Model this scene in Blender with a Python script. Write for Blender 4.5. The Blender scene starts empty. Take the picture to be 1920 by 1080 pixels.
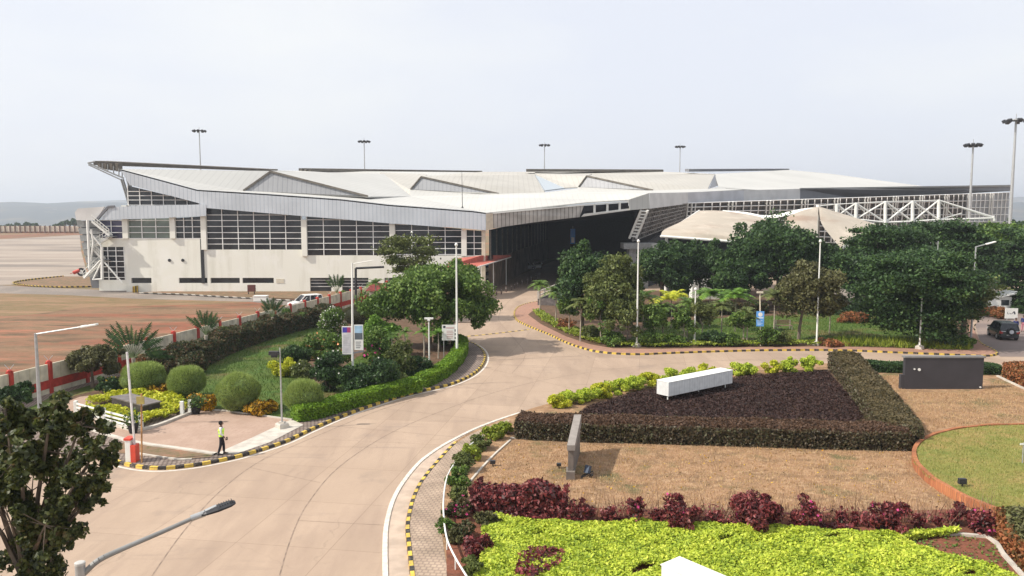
import bpy, bmesh, math, random
import numpy as np
from mathutils import Vector, Matrix
from mathutils.geometry import tessellate_polygon
R = math.radians
SC = bpy.context.scene
COL = SC.collection

# ------------------------------------------------ camera
F = 1500.0
HORIZON = 395.0
TH = math.atan((540 - HORIZON) / F)
HC = 12.7
cam = bpy.data.cameras.new('camera')
cam.sensor_width = 36.0
cam.lens = 36.0 * F / 1920.0
cam.clip_start = 0.1
cam.clip_end = 20000
co = bpy.data.objects.new('camera', cam)
COL.objects.link(co)
co.location = (0, 0, HC)
co.rotation_euler = (R(90) - TH, 0, 0)
SC.camera = co

# ------------------------------------------------ world, sun, exposure
SUN_EL, SUN_AZ = R(42), math.atan2(-0.965, -0.26)      # azimuth from +Y: the sun stands left of the camera and slightly on its side
w = bpy.data.worlds.new('World')
SC.world = w
w.use_nodes = True
nt = w.node_tree
nt.nodes.clear()
out = nt.nodes.new('ShaderNodeOutputWorld')
bg = nt.nodes.new('ShaderNodeBackground')
sky = nt.nodes.new('ShaderNodeTexSky')
sky.sky_type = 'NISHITA'
sky.sun_disc = False
sky.sun_elevation = SUN_EL
sky.sun_rotation = SUN_AZ
sky.air_density = 1.0
sky.dust_density = 3.0
sky.ozone_density = 1.0
SKY_S = 0.13
bg.inputs['Strength'].default_value = SKY_S
# thin bright haze and cloud veil over the blue
tc = nt.nodes.new('ShaderNodeTexCoord')
mp = nt.nodes.new('ShaderNodeMapping'); mp.inputs['Scale'].default_value = (1.0, 1.0, 3.2)
mp.inputs['Location'].default_value = (0.6, 0.3, 0.35)
nz = nt.nodes.new('ShaderNodeTexNoise'); nz.inputs['Scale'].default_value = 1.7; nz.inputs['Detail'].default_value = 6; nz.inputs['Roughness'].default_value = 0.5
rp = nt.nodes.new('ShaderNodeValToRGB')
rp.color_ramp.elements[0].position = 0.42; rp.color_ramp.elements[0].color = (6.15, 6.35, 6.95, 1)
rp.color_ramp.elements[1].position = 0.66; rp.color_ramp.elements[1].color = (7.0, 7.05, 7.05, 1)
mx = nt.nodes.new('ShaderNodeMix'); mx.data_type = 'RGBA'; mx.inputs[0].default_value = 0.88
nt.links.new(tc.outputs['Generated'], mp.inputs[0]); nt.links.new(mp.outputs[0], nz.inputs['Vector'])
nt.links.new(nz.outputs[0], rp.inputs[0]); nt.links.new(sky.outputs[0], mx.inputs[6]); nt.links.new(rp.outputs[0], mx.inputs[7])
nt.links.new(mx.outputs[2], bg.inputs[0]); nt.links.new(bg.outputs[0], out.inputs[0])

sl = bpy.data.lights.new('sun', 'SUN')
sl.energy = 5.0
sl.angle = R(0.6)
sl.color = (1.0, 0.93, 0.83)
so = bpy.data.objects.new('sun', sl); COL.objects.link(so)
sdir = Vector((math.sin(SUN_AZ) * math.cos(SUN_EL), math.cos(SUN_AZ) * math.cos(SUN_EL), math.sin(SUN_EL)))
so.rotation_euler = sdir.to_track_quat('Z', 'Y').to_euler()
so.location = (-60, 20, 80)
SC.view_settings.view_transform = 'Standard'
SC.view_settings.look = 'None'
SC.view_settings.gamma = 1
SC.view_settings.exposure = 0.2
SC.cycles.max_bounces = 6
SC.cycles.diffuse_bounces = 3
SC.cycles.glossy_bounces = 2
SC.cycles.transmission_bounces = 2
SC.cycles.volume_bounces = 0

# ------------------------------------------------ pixel -> world helpers (places, in metres)
cT, sT = math.cos(TH), math.sin(TH)
def ray(px, py):
    a = (px - 960) / F; b = -(py - 540) / F
    return Vector((a, b * sT + cT, b * cT - sT))
def G(px, py, z=0.0):
    d = ray(px, py); t = (z - HC) / d.z
    return Vector((d.x * t, d.y * t, z))
def W(px, py, Y):
    d = ray(px, py); t = Y / d.y
    return Vector((d.x * t, Y, HC + d.z * t))
def ZH(py, Y): return W(960, py, Y).z
def PX(px, py, Y): return W(px, py, Y).x

# ------------------------------------------------ materials
MATS = {}
def newmat(name):
    m = bpy.data.materials.new(name); m.use_nodes = True
    n = m.node_tree.nodes; l = m.node_tree.links
    b = n['Principled BSDF']
    MATS[name] = m
    return m, n, l, b
def rgba(c): return (c[0], c[1], c[2], 1)
def mat(name, c, rough=0.7, metal=0.0, var=0.12, scale=3.0, spec=0.4, bump=0.0, coord='Object', stretch=(1, 1, 1), c2=None):
    if name in MATS: return MATS[name]
    m, n, l, b = newmat(name)
    b.inputs['Roughness'].default_value = rough
    b.inputs['Metallic'].default_value = metal
    b.inputs['Specular IOR Level'].default_value = spec
    t = n.new('ShaderNodeTexCoord'); mp = n.new('ShaderNodeMapping'); mp.inputs['Scale'].default_value = stretch
    z = n.new('ShaderNodeTexNoise'); z.inputs['Scale'].default_value = scale; z.inputs['Detail'].default_value = 5
    r = n.new('ShaderNodeValToRGB')
    lo = c if c2 else tuple(v * (1 - var) for v in c); hi = c2 if c2 else tuple(min(1, v * (1 + var)) for v in c)
    r.color_ramp.elements[0].position = 0.35; r.color_ramp.elements[0].color = rgba(lo)
    r.color_ramp.elements[1].position = 0.65; r.color_ramp.elements[1].color = rgba(hi)
    l.new(t.outputs[coord], mp.inputs[0]); l.new(mp.outputs[0], z.inputs['Vector']); l.new(z.outputs[0], r.inputs[0]); l.new(r.outputs[0], b.inputs['Base Color'])
    if bump:
        bp = n.new('ShaderNodeBump'); bp.inputs['Strength'].default_value = bump
        l.new(z.outputs[0], bp.inputs['Height']); l.new(bp.outputs[0], b.inputs['Normal'])
    return m
def layered(name, layers, rough=0.9, bump=0.3, bscale=8.0):
    """ground-like material: layers = [(colour, noise scale, lo, hi, stretch)], first is the base"""
    m, n, l, b = newmat(name)
    b.inputs['Roughness'].default_value = rough; b.inputs['Specular IOR Level'].default_value = 0.2
    t = n.new('ShaderNodeTexCoord')
    cur = None
    for i, (c, s, lo, hi, st) in enumerate(layers):
        if i == 0:
            rgb = n.new('ShaderNodeRGB'); rgb.outputs[0].default_value = rgba(c); cur = rgb.outputs[0]; continue
        mp = n.new('ShaderNodeMapping'); mp.inputs['Scale'].default_value = st; mp.inputs['Location'].default_value = (i * 3.7, i * 1.3, 0)
        z = n.new('ShaderNodeTexNoise'); z.inputs['Scale'].default_value = s; z.inputs['Detail'].default_value = 7; z.inputs['Roughness'].default_value = 0.6
        r = n.new('ShaderNodeMapRange'); r.inputs[1].default_value = lo; r.inputs[2].default_value = hi
        x = n.new('ShaderNodeMix'); x.data_type = 'RGBA'; x.inputs[7].default_value = rgba(c)
        l.new(t.outputs['Object'], mp.inputs[0]); l.new(mp.outputs[0], z.inputs['Vector']); l.new(z.outputs[0], r.inputs[0])
        l.new(r.outputs[0], x.inputs[0]); l.new(cur, x.inputs[6]); cur = x.outputs[2]
    l.new(cur, b.inputs['Base Color'])
    if bump:
        z = n.new('ShaderNodeTexNoise'); z.inputs['Scale'].default_value = bscale; z.inputs['Detail'].default_value = 8
        bp = n.new('ShaderNodeBump'); bp.inputs['Strength'].default_value = bump; bp.inputs['Distance'].default_value = 0.1
        l.new(t.outputs['Object'], z.inputs['Vector']); l.new(z.outputs[0], bp.inputs['Height']); l.new(bp.outputs[0], b.inputs['Normal'])
    return m
def leafmat(name, cols, rough=0.55, trans=0.25, spec=0.3, nscale=0.6):
    """every leaf takes its own shade (random per island), clumps drift between hues"""
    if name in MATS: return MATS[name]
    m, n, l, b = newmat(name)
    b.inputs['Roughness'].default_value = rough; b.inputs['Specular IOR Level'].default_value = spec
    g = n.new('ShaderNodeNewGeometry')
    t = n.new('ShaderNodeTexCoord'); z = n.new('ShaderNodeTexNoise'); z.inputs['Scale'].default_value = nscale; z.inputs['Detail'].default_value = 2
    l.new(t.outputs['Object'], z.inputs['Vector'])
    a = n.new('ShaderNodeMath'); a.operation = 'MULTIPLY_ADD'; a.inputs[1].default_value = 0.62; 
    s = n.new('ShaderNodeMapRange'); s.inputs[1].default_value = 0.3; s.inputs[2].default_value = 0.7; s.inputs[3].default_value = 0.0; s.inputs[4].default_value = 0.38
    l.new(z.outputs[0], s.inputs[0]); l.new(g.outputs['Random Per Island'], a.inputs[0]); l.new(s.outputs[0], a.inputs[2])
    r = n.new('ShaderNodeValToRGB'); e = r.color_ramp.elements
    while len(e) < len(cols): e.new(0.5)
    for i, c in enumerate(cols):
        e[i].position = i / (len(cols) - 1) if len(cols) > 1 else 0; e[i].color = rgba(c)
    l.new(a.outputs[0], r.inputs[0]); l.new(r.outputs[0], b.inputs['Base Color'])
    if trans:
        tr = n.new('ShaderNodeBsdfTranslucent'); ms = n.new('ShaderNodeMixShader'); ms.inputs[0].default_value = trans
        l.new(r.outputs[0], tr.inputs[0]); l.new(b.outputs[0], ms.inputs[1]); l.new(tr.outputs[0], ms.inputs[2])
        l.new(ms.outputs[0], n['Material Output'].inputs[0])
    return m
def striped(name, c1, c2, period, axis='X', duty=0.5, soft=0.0, rough=0.6, coord='Object', noise=0.15, metal=0.0, spec=0.3, noise_scale=1.2, bump=0.0, grime=None):
    m, n, l, b = newmat(name)
    b.inputs['Roughness'].default_value = rough; b.inputs['Metallic'].default_value = metal; b.inputs['Specular IOR Level'].default_value = spec
    t = n.new('ShaderNodeTexCoord'); sp = n.new('ShaderNodeSeparateXYZ'); l.new(t.outputs[coord], sp.inputs[0])
    d = n.new('ShaderNodeMath'); d.operation = 'DIVIDE'; d.inputs[1].default_value = period; l.new(sp.outputs[axis], d.inputs[0])
    f = n.new('ShaderNodeMath'); f.operation = 'FRACT'; l.new(d.outputs[0], f.inputs[0])
    if soft:
        g = n.new('ShaderNodeMapRange'); g.inputs[1].default_value = duty - soft; g.inputs[2].default_value = duty + soft
    else:
        g = n.new('ShaderNodeMath'); g.operation = 'GREATER_THAN'; g.inputs[1].default_value = duty
    l.new(f.outputs[0], g.inputs[0])
    x = n.new('ShaderNodeMix'); x.data_type = 'RGBA'; x.inputs[6].default_value = rgba(c1); x.inputs[7].default_value = rgba(c2)
    l.new(g.outputs[0], x.inputs[0])
    z = n.new('ShaderNodeTexNoise'); z.inputs['Scale'].default_value = noise_scale; z.inputs['Detail'].default_value = 6
    l.new(t.outputs['Object'], z.inputs['Vector'])
    mr = n.new('ShaderNodeMapRange'); mr.inputs[1].default_value = 0.3; mr.inputs[2].default_value = 0.7; mr.inputs[3].default_value = 1 - noise; mr.inputs[4].default_value = 1 + noise
    l.new(z.outputs[0], mr.inputs[0])
    y = n.new('ShaderNodeMix'); y.data_type = 'RGBA'; y.blend_type = 'MULTIPLY'; y.inputs[0].default_value = 1
    l.new(x.outputs[2], y.inputs[6]); l.new(mr.outputs[0], y.inputs[7])
    last = y.outputs[2]
    if grime:
        z2 = n.new('ShaderNodeTexNoise'); z2.inputs['Scale'].default_value = 9; z2.inputs['Detail'].default_value = 6
        l.new(t.outputs['Object'], z2.inputs['Vector'])
        m2 = n.new('ShaderNodeMapRange'); m2.inputs[1].default_value = 0.52; m2.inputs[2].default_value = 0.72; m2.inputs[4].default_value = 0.7; l.new(z2.outputs[0], m2.inputs[0])
        y2 = n.new('ShaderNodeMix'); y2.data_type = 'RGBA'; y2.inputs[7].default_value = rgba(grime)
        l.new(m2.outputs[0], y2.inputs[0]); l.new(last, y2.inputs[6]); last = y2.outputs[2]
    l.new(last, b.inputs['Base Color'])
    if bump:
        bp = n.new('ShaderNodeBump'); bp.inputs['Strength'].default_value = bump; bp.inputs['Distance'].default_value = 0.05
        l.new(g.outputs[0], bp.inputs['Height']); l.new(bp.outputs[0], b.inputs['Normal'])
    return m

M_NONE = None
# ------------------------------------------------ mesh building
def props(o, label=None, cat=None, group=None, kind=None):
    if label: o['label'] = label
    if cat: o['category'] = cat
    if group: o['group'] = group
    if kind: o['kind'] = kind
    return o
def root_loc(p):
    v = Vector((0, 0, 0))
    while p is not None:
        v += p.location; p = p.parent
    return v
class MB:
    def __init__(s): s.v = []; s.f = []; s.mi = []; s.uv = None; s.cur = 0
    def add(s, vs, fs):
        o = len(s.v); s.v.extend([tuple(v) for v in vs]); s.f.extend([tuple(i + o for i in f) for f in fs]); s.mi.extend([s.cur] * len(fs)); return s
    def hexa(s, c8):
        return s.add(c8, [(0, 3, 2, 1), (4, 5, 6, 7), (0, 1, 5, 4), (1, 2, 6, 5), (2, 3, 7, 6), (3, 0, 4, 7)])
    def box(s, x0, x1, y0, y1, z0, z1):
        return s.hexa([(x0, y0, z0), (x1, y0, z0), (x1, y1, z0), (x0, y1, z0), (x0, y0, z1), (x1, y0, z1), (x1, y1, z1), (x0, y1, z1)])
    def beam(s, a, b, w, h=None, up=(0, 0, 1)):
        a = Vector(a); b = Vector(b); h = h or w
        d = (b - a).normalized(); u = Vector(up)
        if abs(d.dot(u)) > 0.98: u = Vector((0, 1, 0))
        r = d.cross(u).normalized(); u = r.cross(d)
        q = []
        for p in (a, b):
            for i, j in ((-1, -1), (1, -1), (1, 1), (-1, 1)): q.append(p + r * (i * w / 2) + u * (j * h / 2))
        return s.hexa(q)
    def tube(s, a, b, r0, r1=None, n=8, caps=True):
        a = Vector(a); b = Vector(b); r1 = r0 if r1 is None else r1
        d = (b - a).normalized(); u = Vector((0, 0, 1)) if abs(d.z) < 0.98 else Vector((1, 0, 0))
        x = d.cross(u).normalized(); y = d.cross(x)
        vs = []
        for p, r in ((a, r0), (b, r1)):
            for i in range(n):
                t = 2 * math.pi * i / n; vs.append(p + x * (math.cos(t) * r) + y * (math.sin(t) * r))
        fs = [(i, (i + 1) % n, n + (i + 1) % n, n + i) for i in range(n)]
        if caps: fs += [tuple(range(n))[::-1], tuple(range(n, 2 * n))]
        return s.add(vs, fs)
    def path(s, pts, rs, n=6):
        for i in range(len(pts) - 1): s.tube(pts[i], pts[i + 1], rs[i], rs[i + 1], n)
        return s
    def lathe(s, c, prof, n=16):
        c = Vector(c); vs = []
        for r, z in prof:
            for i in range(n):
                t = 2 * math.pi * i / n; vs.append(c + Vector((math.cos(t) * r, math.sin(t) * r, z)))
        fs = []
        for k in range(len(prof) - 1):
            for i in range(n):
                j = (i + 1) % n; fs.append((k * n + i, k * n + j, (k + 1) * n + j, (k + 1) * n + i))
        fs += [tuple(range(n))[::-1], tuple(range((len(prof) - 1) * n, len(prof) * n))]
        return s.add(vs, fs)
    def slab(s, pts, off):
        """extrude a 3-D polygon by a vector; polygon triangulated"""
        pts = [Vector(p) for p in pts]; off = Vector(off); n = len(pts)
        nv = (pts[1] - pts[0]).cross(pts[2] - pts[0])
        tr = tessellate_polygon([pts]) if n > 4 else ([(0, 1, 2), (0, 2, 3)] if n == 4 else [(0, 1, 2)])
        vs = pts + [p + off for p in pts]
        fs = [t for t in tr] + [tuple(i + n for i in t[::-1]) for t in tr] + [(i, (i + 1) % n, n + (i + 1) % n, n + i) for i in range(n)]
        return s.add(vs, fs)
    def quad(s, *p): return s.add(p, [tuple(range(len(p)))])
    def build(s, name, mats, parent=None, smooth=False, label=None, bevel=0):
        if not isinstance(mats, (list, tuple)): mats = [mats]
        off = root_loc(parent) if parent is not None else Vector((0, 0, 0))
        me = bpy.data.meshes.new(name)
        me.from_pydata([(v[0] - off.x, v[1] - off.y, v[2] - off.z) for v in s.v], [], s.f)
        for m in mats: me.materials.append(m)
        if len(mats) > 1: me.polygons.foreach_set('material_index', s.mi)
        if s.uv is not None:
            u = me.uv_layers.new(name='UVMap'); u.data.foreach_set('uv', [c for p in s.uv for c in p])
        bm = bmesh.new(); bm.from_mesh(me); bmesh.ops.recalc_face_normals(bm, faces=bm.faces[:])
        if s.uv is None and bevel:
            bmesh.ops.bevel(bm, geom=bm.edges[:], offset=bevel, segments=1, affect='EDGES')
        bm.to_mesh(me); bm.free()
        if smooth: me.polygons.foreach_set('use_smooth', [True] * len(me.polygons))
        me.update()
        o = bpy.data.objects.new(name, me); COL.objects.link(o)
        if parent is not None: o.parent = parent
        if label: o['label'] = label
        return o
def rebase(o, loc):
    """give a one-mesh thing its own base point"""
    loc = Vector(loc); o.data.transform(Matrix.Translation(-loc)); o.location = loc; return o
def thing(name, label, cat, loc=(0, 0, 0), rz=0, group=None):
    o = bpy.data.objects.new(name, None); COL.objects.link(o); o.location = loc; o.rotation_euler = (0, 0, rz)
    o.empty_display_size = 0.5
    return props(o, label, cat, group)
def local_part(mb, name, mats, parent, smooth=False, label=None, bevel=0):
    """mesh given in the thing's own coordinates"""
    off = root_loc(parent); mb.v = [(a + off.x, b + off.y, c + off.z) for a, b, c in mb.v]
    return mb.build(name, mats, parent, smooth, label, bevel)
def dup(o, loc=None, rz=None, scale=None, label=None, group=None, parent=None):
    c = o.copy(); COL.objects.link(c)
    if parent is not None: c.parent = parent
    else:
        if loc is not None: c.location = loc
        if rz is not None: c.rotation_euler = (0, 0, rz)
        if scale is not None: c.scale = scale if hasattr(scale, '__len__') else (scale,) * 3
        if label: c['label'] = label
        if group: c['group'] = group
    for ch in o.children: dup(ch, parent=c)
    return c
def fastmesh(name, V, nper, m, parent=None, extra=None):
    """V: (N*nper,3) array of separate n-gons"""
    V = np.asarray(V, dtype=np.float32).reshape(-1, 3); nv = len(V); nf = nv // nper
    me = bpy.data.meshes.new(name)
    me.vertices.add(nv); me.vertices.foreach_set('co', V.ravel())
    me.loops.add(nv); me.loops.foreach_set('vertex_index', np.arange(nv, dtype=np.int32))
    me.polygons.add(nf); me.polygons.foreach_set('loop_start', np.arange(0, nv, nper, dtype=np.int32))
    me.update(calc_edges=True)
    me.materials.append(m)
    o = bpy.data.objects.new(name, me); COL.objects.link(o)
    if parent is not None: o.parent = parent
    return o
def leaves(P, size, rng, up=0.4, aspect=1.7, N=None, jitter=0.9, sizevar=0.4):
    """rhombic leaves around points P; N = preferred normals"""
    n = len(P)
    nr = rng.normal(size=(n, 3))
    if N is None: N = np.zeros((n, 3)); N[:, 2] = 1
    nr = nr * jitter + N * (up * 2 + 0.2); nr /= np.linalg.norm(nr, axis=1)[:, None] + 1e-9
    t = rng.normal(size=(n, 3)); t -= (t * nr).sum(1)[:, None] * nr; t /= np.linalg.norm(t, axis=1)[:, None] + 1e-9
    b = np.cross(nr, t)
    s = size * (1 - sizevar + 2 * sizevar * rng.random((n, 1)))
    a = t * s * 0.5 * aspect; c = b * s * 0.5
    return np.stack([P - a, P - c * 1.0 + a * 0.1, P + a, P + c * 1.0 + a * 0.1], axis=1).reshape(-1, 3)
def blades(P, h, wdt, rng, lean=0.35, D=None):
    """narrow pointed triangles that stand on P"""
    n = len(P); th = rng.random(n) * 2 * np.pi
    d = np.stack([np.cos(th), np.sin(th), np.zeros(n)], 1)
    hh = (h * (0.6 + 0.8 * rng.random(n)))[:, None]
    up = np.zeros((n, 3)); up[:, 2] = 1
    if D is not None: up = D
    le = rng.normal(size=(n, 3)) * lean
    tip = P + (up + le) * hh
    return np.stack([P - d * wdt / 2, P + d * wdt / 2, tip], 1).reshape(-1, 3)

# ------------------------------------------------ shared materials
M_white = mat('white_paint', (0.74, 0.74, 0.70), 0.5, var=0.05, scale=2)
M_mull = mat('bright_mullion', (0.88, 0.88, 0.86), 0.5, var=0.03, scale=2)
M_steel = mat('galvanised_steel', (0.42, 0.43, 0.43), 0.45, 0.5, var=0.1, scale=6)
M_dark = mat('dark_metal', (0.035, 0.036, 0.04), 0.5, 0.2, var=0.2, scale=8)
M_black = mat('black_rubber', (0.018, 0.018, 0.02), 0.75, var=0.2, scale=9)
M_red = mat('red_paint', (0.42, 0.045, 0.03), 0.6, var=0.25, scale=2.5)
M_cream = mat('cream_paint', (0.62, 0.56, 0.44), 0.8, var=0.14, scale=1.4)
M_conc = mat('pale_concrete', (0.50, 0.46, 0.40), 0.85, var=0.14, scale=2.0, bump=0.1)
M_trunk = mat('bark', (0.16, 0.125, 0.095), 0.9, var=0.35, scale=7, bump=0.3, stretch=(1, 1, 0.3))
M_palebark = mat('pale_bark', (0.36, 0.31, 0.25), 0.9, var=0.3, scale=7, stretch=(1, 1, 0.3))
M_glass = mat('dark_glass', (0.010, 0.011, 0.018), 0.12, spec=0.5, scale=0.35, c2=(0.045, 0.052, 0.058))
M_rust = mat('rusty_pole', (0.42, 0.22, 0.09), 0.7, var=0.3, scale=5)
M_yellow = mat('yellow_paint', (0.72, 0.52, 0.05), 0.6, var=0.1)
M_stone = mat('black_stone', (0.05, 0.043, 0.042), 0.5, var=0.3, scale=5)
M_blue = mat('blue_sign', (0.05, 0.22, 0.62), 0.5, var=0.06)
M_redwhite = striped('red_white_boom', (0.75, 0.74, 0.72), (0.62, 0.60, 0.6), 1.2, 'Z', 0.5, noise=0.1)
# ================================================= the ground
def sheet(name, pts, z, m, kind='structure'):
    tr = tessellate_polygon([[Vector((p[0], p[1], 0)) for p in pts]])
    me = bpy.data.meshes.new(name); me.from_pydata([(p[0], p[1], z) for p in pts], [], [tuple(t) for t in tr])
    bm = bmesh.new(); bm.from_mesh(me)
    for f in bm.faces:
        if f.normal.z < 0: f.normal_flip()
    bm.to_mesh(me); bm.free(); me.materials.append(m)
    o = bpy.data.objects.new(name, me); COL.objects.link(o); o['kind'] = kind; return o
def gp(lst, z=0.0): return [G(x, y, z) for x, y in lst]
def smooth(pts, k=4, closed=False):
    """Catmull-Rom resample"""
    P = [Vector(p) for p in pts]; n = len(P); o = []
    rng_ = range(n) if closed else range(n - 1)
    for i in rng_:
        p1, p2 = P[i], P[(i + 1) % n]
        p0 = P[i - 1] if (closed or i > 0) else p1 * 2 - p2
        p3 = P[(i + 2) % n] if (closed or i < n - 2) else p2 * 2 - p1
        for j in range(k):
            t = j / k
            o.append(0.5 * ((2 * p1) + (p2 - p0) * t + (2 * p0 - 5 * p1 + 4 * p2 - p3) * t * t + (3 * p1 - p0 - 3 * p2 + p3) * t ** 3))
    if not closed: o.append(P[-1])
    return o
def offset(path, d):
    o = []
    for i, p in enumerate(path):
        a = path[max(0, i - 1)]; b = path[min(len(path) - 1, i + 1)]
        t = (b - a); t.z = 0; t.normalize(); o.append(Vector((p.x + t.y * d, p.y - t.x * d, p.z)))
    return o
def ribbon(name, path, prof, m, kind='structure', label=None):
    """sweep profile [(offset to the right, z)] along the path, UV.x = metres along it"""
    mb = MB(); uv = []; L = 0; rows = []
    offs = [offset(path, q[0]) for q in prof]
    ls = [0]
    for i in range(1, len(path)): ls.append(ls[-1] + (path[i] - path[i - 1]).length)
    for i in range(len(path)):
        for k, q in enumerate(prof): mb.v.append((offs[k][i].x, offs[k][i].y, q[1]))
    K = len(prof); uv = []
    for i in range(len(path) - 1):
        for k in range(K - 1):
            mb.f.append((i * K + k, i * K + k + 1, (i + 1) * K + k + 1, (i + 1) * K + k)); mb.mi.append(0)
            uv += [(ls[i], k), (ls[i], k + 1), (ls[i + 1], k + 1), (ls[i + 1], k)]
    me = bpy.data.meshes.new(name); me.from_pydata(mb.v, [], mb.f)
    u = me.uv_layers.new(name='UVMap'); u.data.foreach_set('uv', [c for p in uv for c in p])
    me.materials.append(m); me.update()
    o = bpy.data.objects.new(name, me); COL.objects.link(o)
    if kind: o['kind'] = kind
    return o

M_ground = layered('dry_ground', [((0.20, 0.15, 0.09), 1, 0, 1, (1, 1, 1)), ((0.30, 0.14, 0.08), 0.05, 0.45, 0.6, (1, 1, 1)), ((0.14, 0.15, 0.06), 0.4, 0.5, 0.65, (1, 1, 1))])
# concrete road with slabs of slightly different tone, tyre dust and stains
m, n, l, b = newmat('road_concrete')
b.inputs['Roughness'].default_value = 0.85; b.inputs['Specular IOR Level'].default_value = 0.25
t = n.new('ShaderNodeTexCoord')
def nz_(scale, lo, hi, st=(1, 1, 1), rot=0.0, det=7):
    mp = n.new('ShaderNodeMapping'); mp.inputs['Scale'].default_value = st; mp.inputs['Rotation'].default_value = (0, 0, rot)
    z = n.new('ShaderNodeTexNoise'); z.inputs['Scale'].default_value = scale; z.inputs['Detail'].default_value = det; z.inputs['Roughness'].default_value = 0.62
    r = n.new('ShaderNodeMapRange'); r.inputs[1].default_value = lo; r.inputs[2].default_value = hi
    l.new(t.outputs['Object'], mp.inputs[0]); l.new(mp.outputs[0], z.inputs['Vector']); l.new(z.outputs[0], r.inputs[0]); return r.outputs[0]
def mixc(fac, a, c, amount=1.0):
    x = n.new('ShaderNodeMix'); x.data_type = 'RGBA'; x.inputs[7].default_value = rgba(c)
    if amount != 1.0:
        mm = n.new('ShaderNodeMath'); mm.operation = 'MULTIPLY'; mm.inputs[1].default_value = amount; l.new(fac, mm.inputs[0]); fac = mm.outputs[0]
    l.new(fac, x.inputs[0]); l.new(a, x.inputs[6]); return x.outputs[2]
rgb = n.new('ShaderNodeRGB'); rgb.outputs[0].default_value = (0.365, 0.272, 0.20, 1)
c = mixc(nz_(0.12, 0.35, 0.65), rgb.outputs[0], (0.425, 0.32, 0.238))
c = mixc(nz_(0.35, 0.45, 0.7, (1, 0.25, 1), 0.5), c, (0.28, 0.205, 0.155), 0.85)
c = mixc(nz_(0.9, 0.55, 0.75, (1.6, 0.16, 1), -0.45), c, (0.27, 0.20, 0.155), 0.55)
c = mixc(nz_(6.0, 0.4, 0.7), c, (0.36, 0.265, 0.2), 0.45)
c = mixc(nz_(0.22, 0.60, 0.7), c, (0.22, 0.175, 0.145), 0.5)
c = mixc(nz_(0.5, 0.58, 0.72, (0.25, 2.2, 1), 0.25), c, (0.24, 0.185, 0.15), 0.5)
mpb = n.new('ShaderNodeMapping'); mpb.inputs['Rotation'].default_value = (0, 0, 0.16)
bk = n.new('ShaderNodeTexBrick'); bk.offset = 0.0; bk.inputs['Scale'].default_value = 1; bk.inputs['Brick Width'].default_value = 3.8; bk.inputs['Row Height'].default_value = 4.6; bk.inputs['Mortar Size'].default_value = 0.014
bk.inputs['Color1'].default_value = (0.93, 0.93, 0.93, 1); bk.inputs['Color2'].default_value = (1.05, 1.05, 1.05, 1); bk.inputs['Mortar'].default_value = (0.74, 0.72, 0.70, 1)
l.new(t.outputs['Object'], mpb.inputs[0]); l.new(mpb.outputs[0], bk.inputs['Vector'])
zz = n.new('ShaderNodeTexNoise'); zz.inputs['Scale'].default_value = 1.3; zz.inputs['Detail'].default_value = 4; l.new(t.outputs['Object'], zz.inputs['Vector'])
va = n.new('ShaderNodeVectorMath'); va.operation = 'MULTIPLY_ADD'; va.inputs[1].default_value = (1.1, 1.1, 0); l.new(zz.outputs['Color'], va.inputs[0]); l.new(t.outputs['Object'], va.inputs[2])
vo = n.new('ShaderNodeTexVoronoi'); vo.feature = 'DISTANCE_TO_EDGE'; vo.inputs['Scale'].default_value = 0.16; l.new(va.outputs[0], vo.inputs['Vector'])
cr_ = n.new('ShaderNodeMapRange'); cr_.inputs[1].default_value = 0.0; cr_.inputs[2].default_value = 0.006; cr_.inputs[3].default_value = 1; cr_.inputs[4].default_value = 0; l.new(vo.outputs['Distance'], cr_.inputs[0])
mk = n.new('ShaderNodeMath'); mk.operation = 'MULTIPLY'; l.new(cr_.outputs[0], mk.inputs[0]); l.new(nz_(0.09, 0.5, 0.56), mk.inputs[1])
c = mixc(mk.outputs[0], c, (0.19, 0.145, 0.11), 0.35)
wv = n.new('ShaderNodeTexNoise'); wv.inputs['Scale'].default_value = 14; wv.inputs['Detail'].default_value = 3; l.new(t.outputs['Object'], wv.inputs['Vector'])
sp_ = n.new('ShaderNodeMapRange'); sp_.inputs[1].default_value = 0.66; sp_.inputs[2].default_value = 0.74; l.new(wv.outputs[0], sp_.inputs[0])
c = mixc(sp_.outputs[0], c, (0.2, 0.155, 0.125), 0.35)
ym = n.new('ShaderNodeMix'); ym.data_type = 'RGBA'; ym.blend_type = 'MULTIPLY'; ym.inputs[0].default_value = 1
l.new(c, ym.inputs[6]); l.new(bk.outputs[0], ym.inputs[7]); c = ym.outputs[2]
l.new(c, b.inputs['Base Color'])
z = n.new('ShaderNodeTexNoise'); z.inputs['Scale'].default_value = 25; z.inputs['Detail'].default_value = 6
bp = n.new('ShaderNodeBump'); bp.inputs['Strength'].default_value = 0.15; bp.inputs['Distance'].default_value = 0.02
l.new(t.outputs['Object'], z.inputs['Vector']); l.new(z.outputs[0], bp.inputs['Height']); l.new(bp.outputs[0], b.inputs['Normal'])
M_road = m
M_joint = mat('joint_seal', (0.25, 0.185, 0.14), 0.9, var=0.3, scale=3)
M_line = mat('worn_white_line', (0.62, 0.57, 0.50), 0.8, var=0.15, scale=4)
M_kerb = striped('yellow_black_kerb', (0.62, 0.43, 0.07), (0.035, 0.032, 0.03), 0.84, 'X', 0.5, coord='UV', rough=0.7, noise=0.25, grime=(0.25, 0.2, 0.15))
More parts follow.
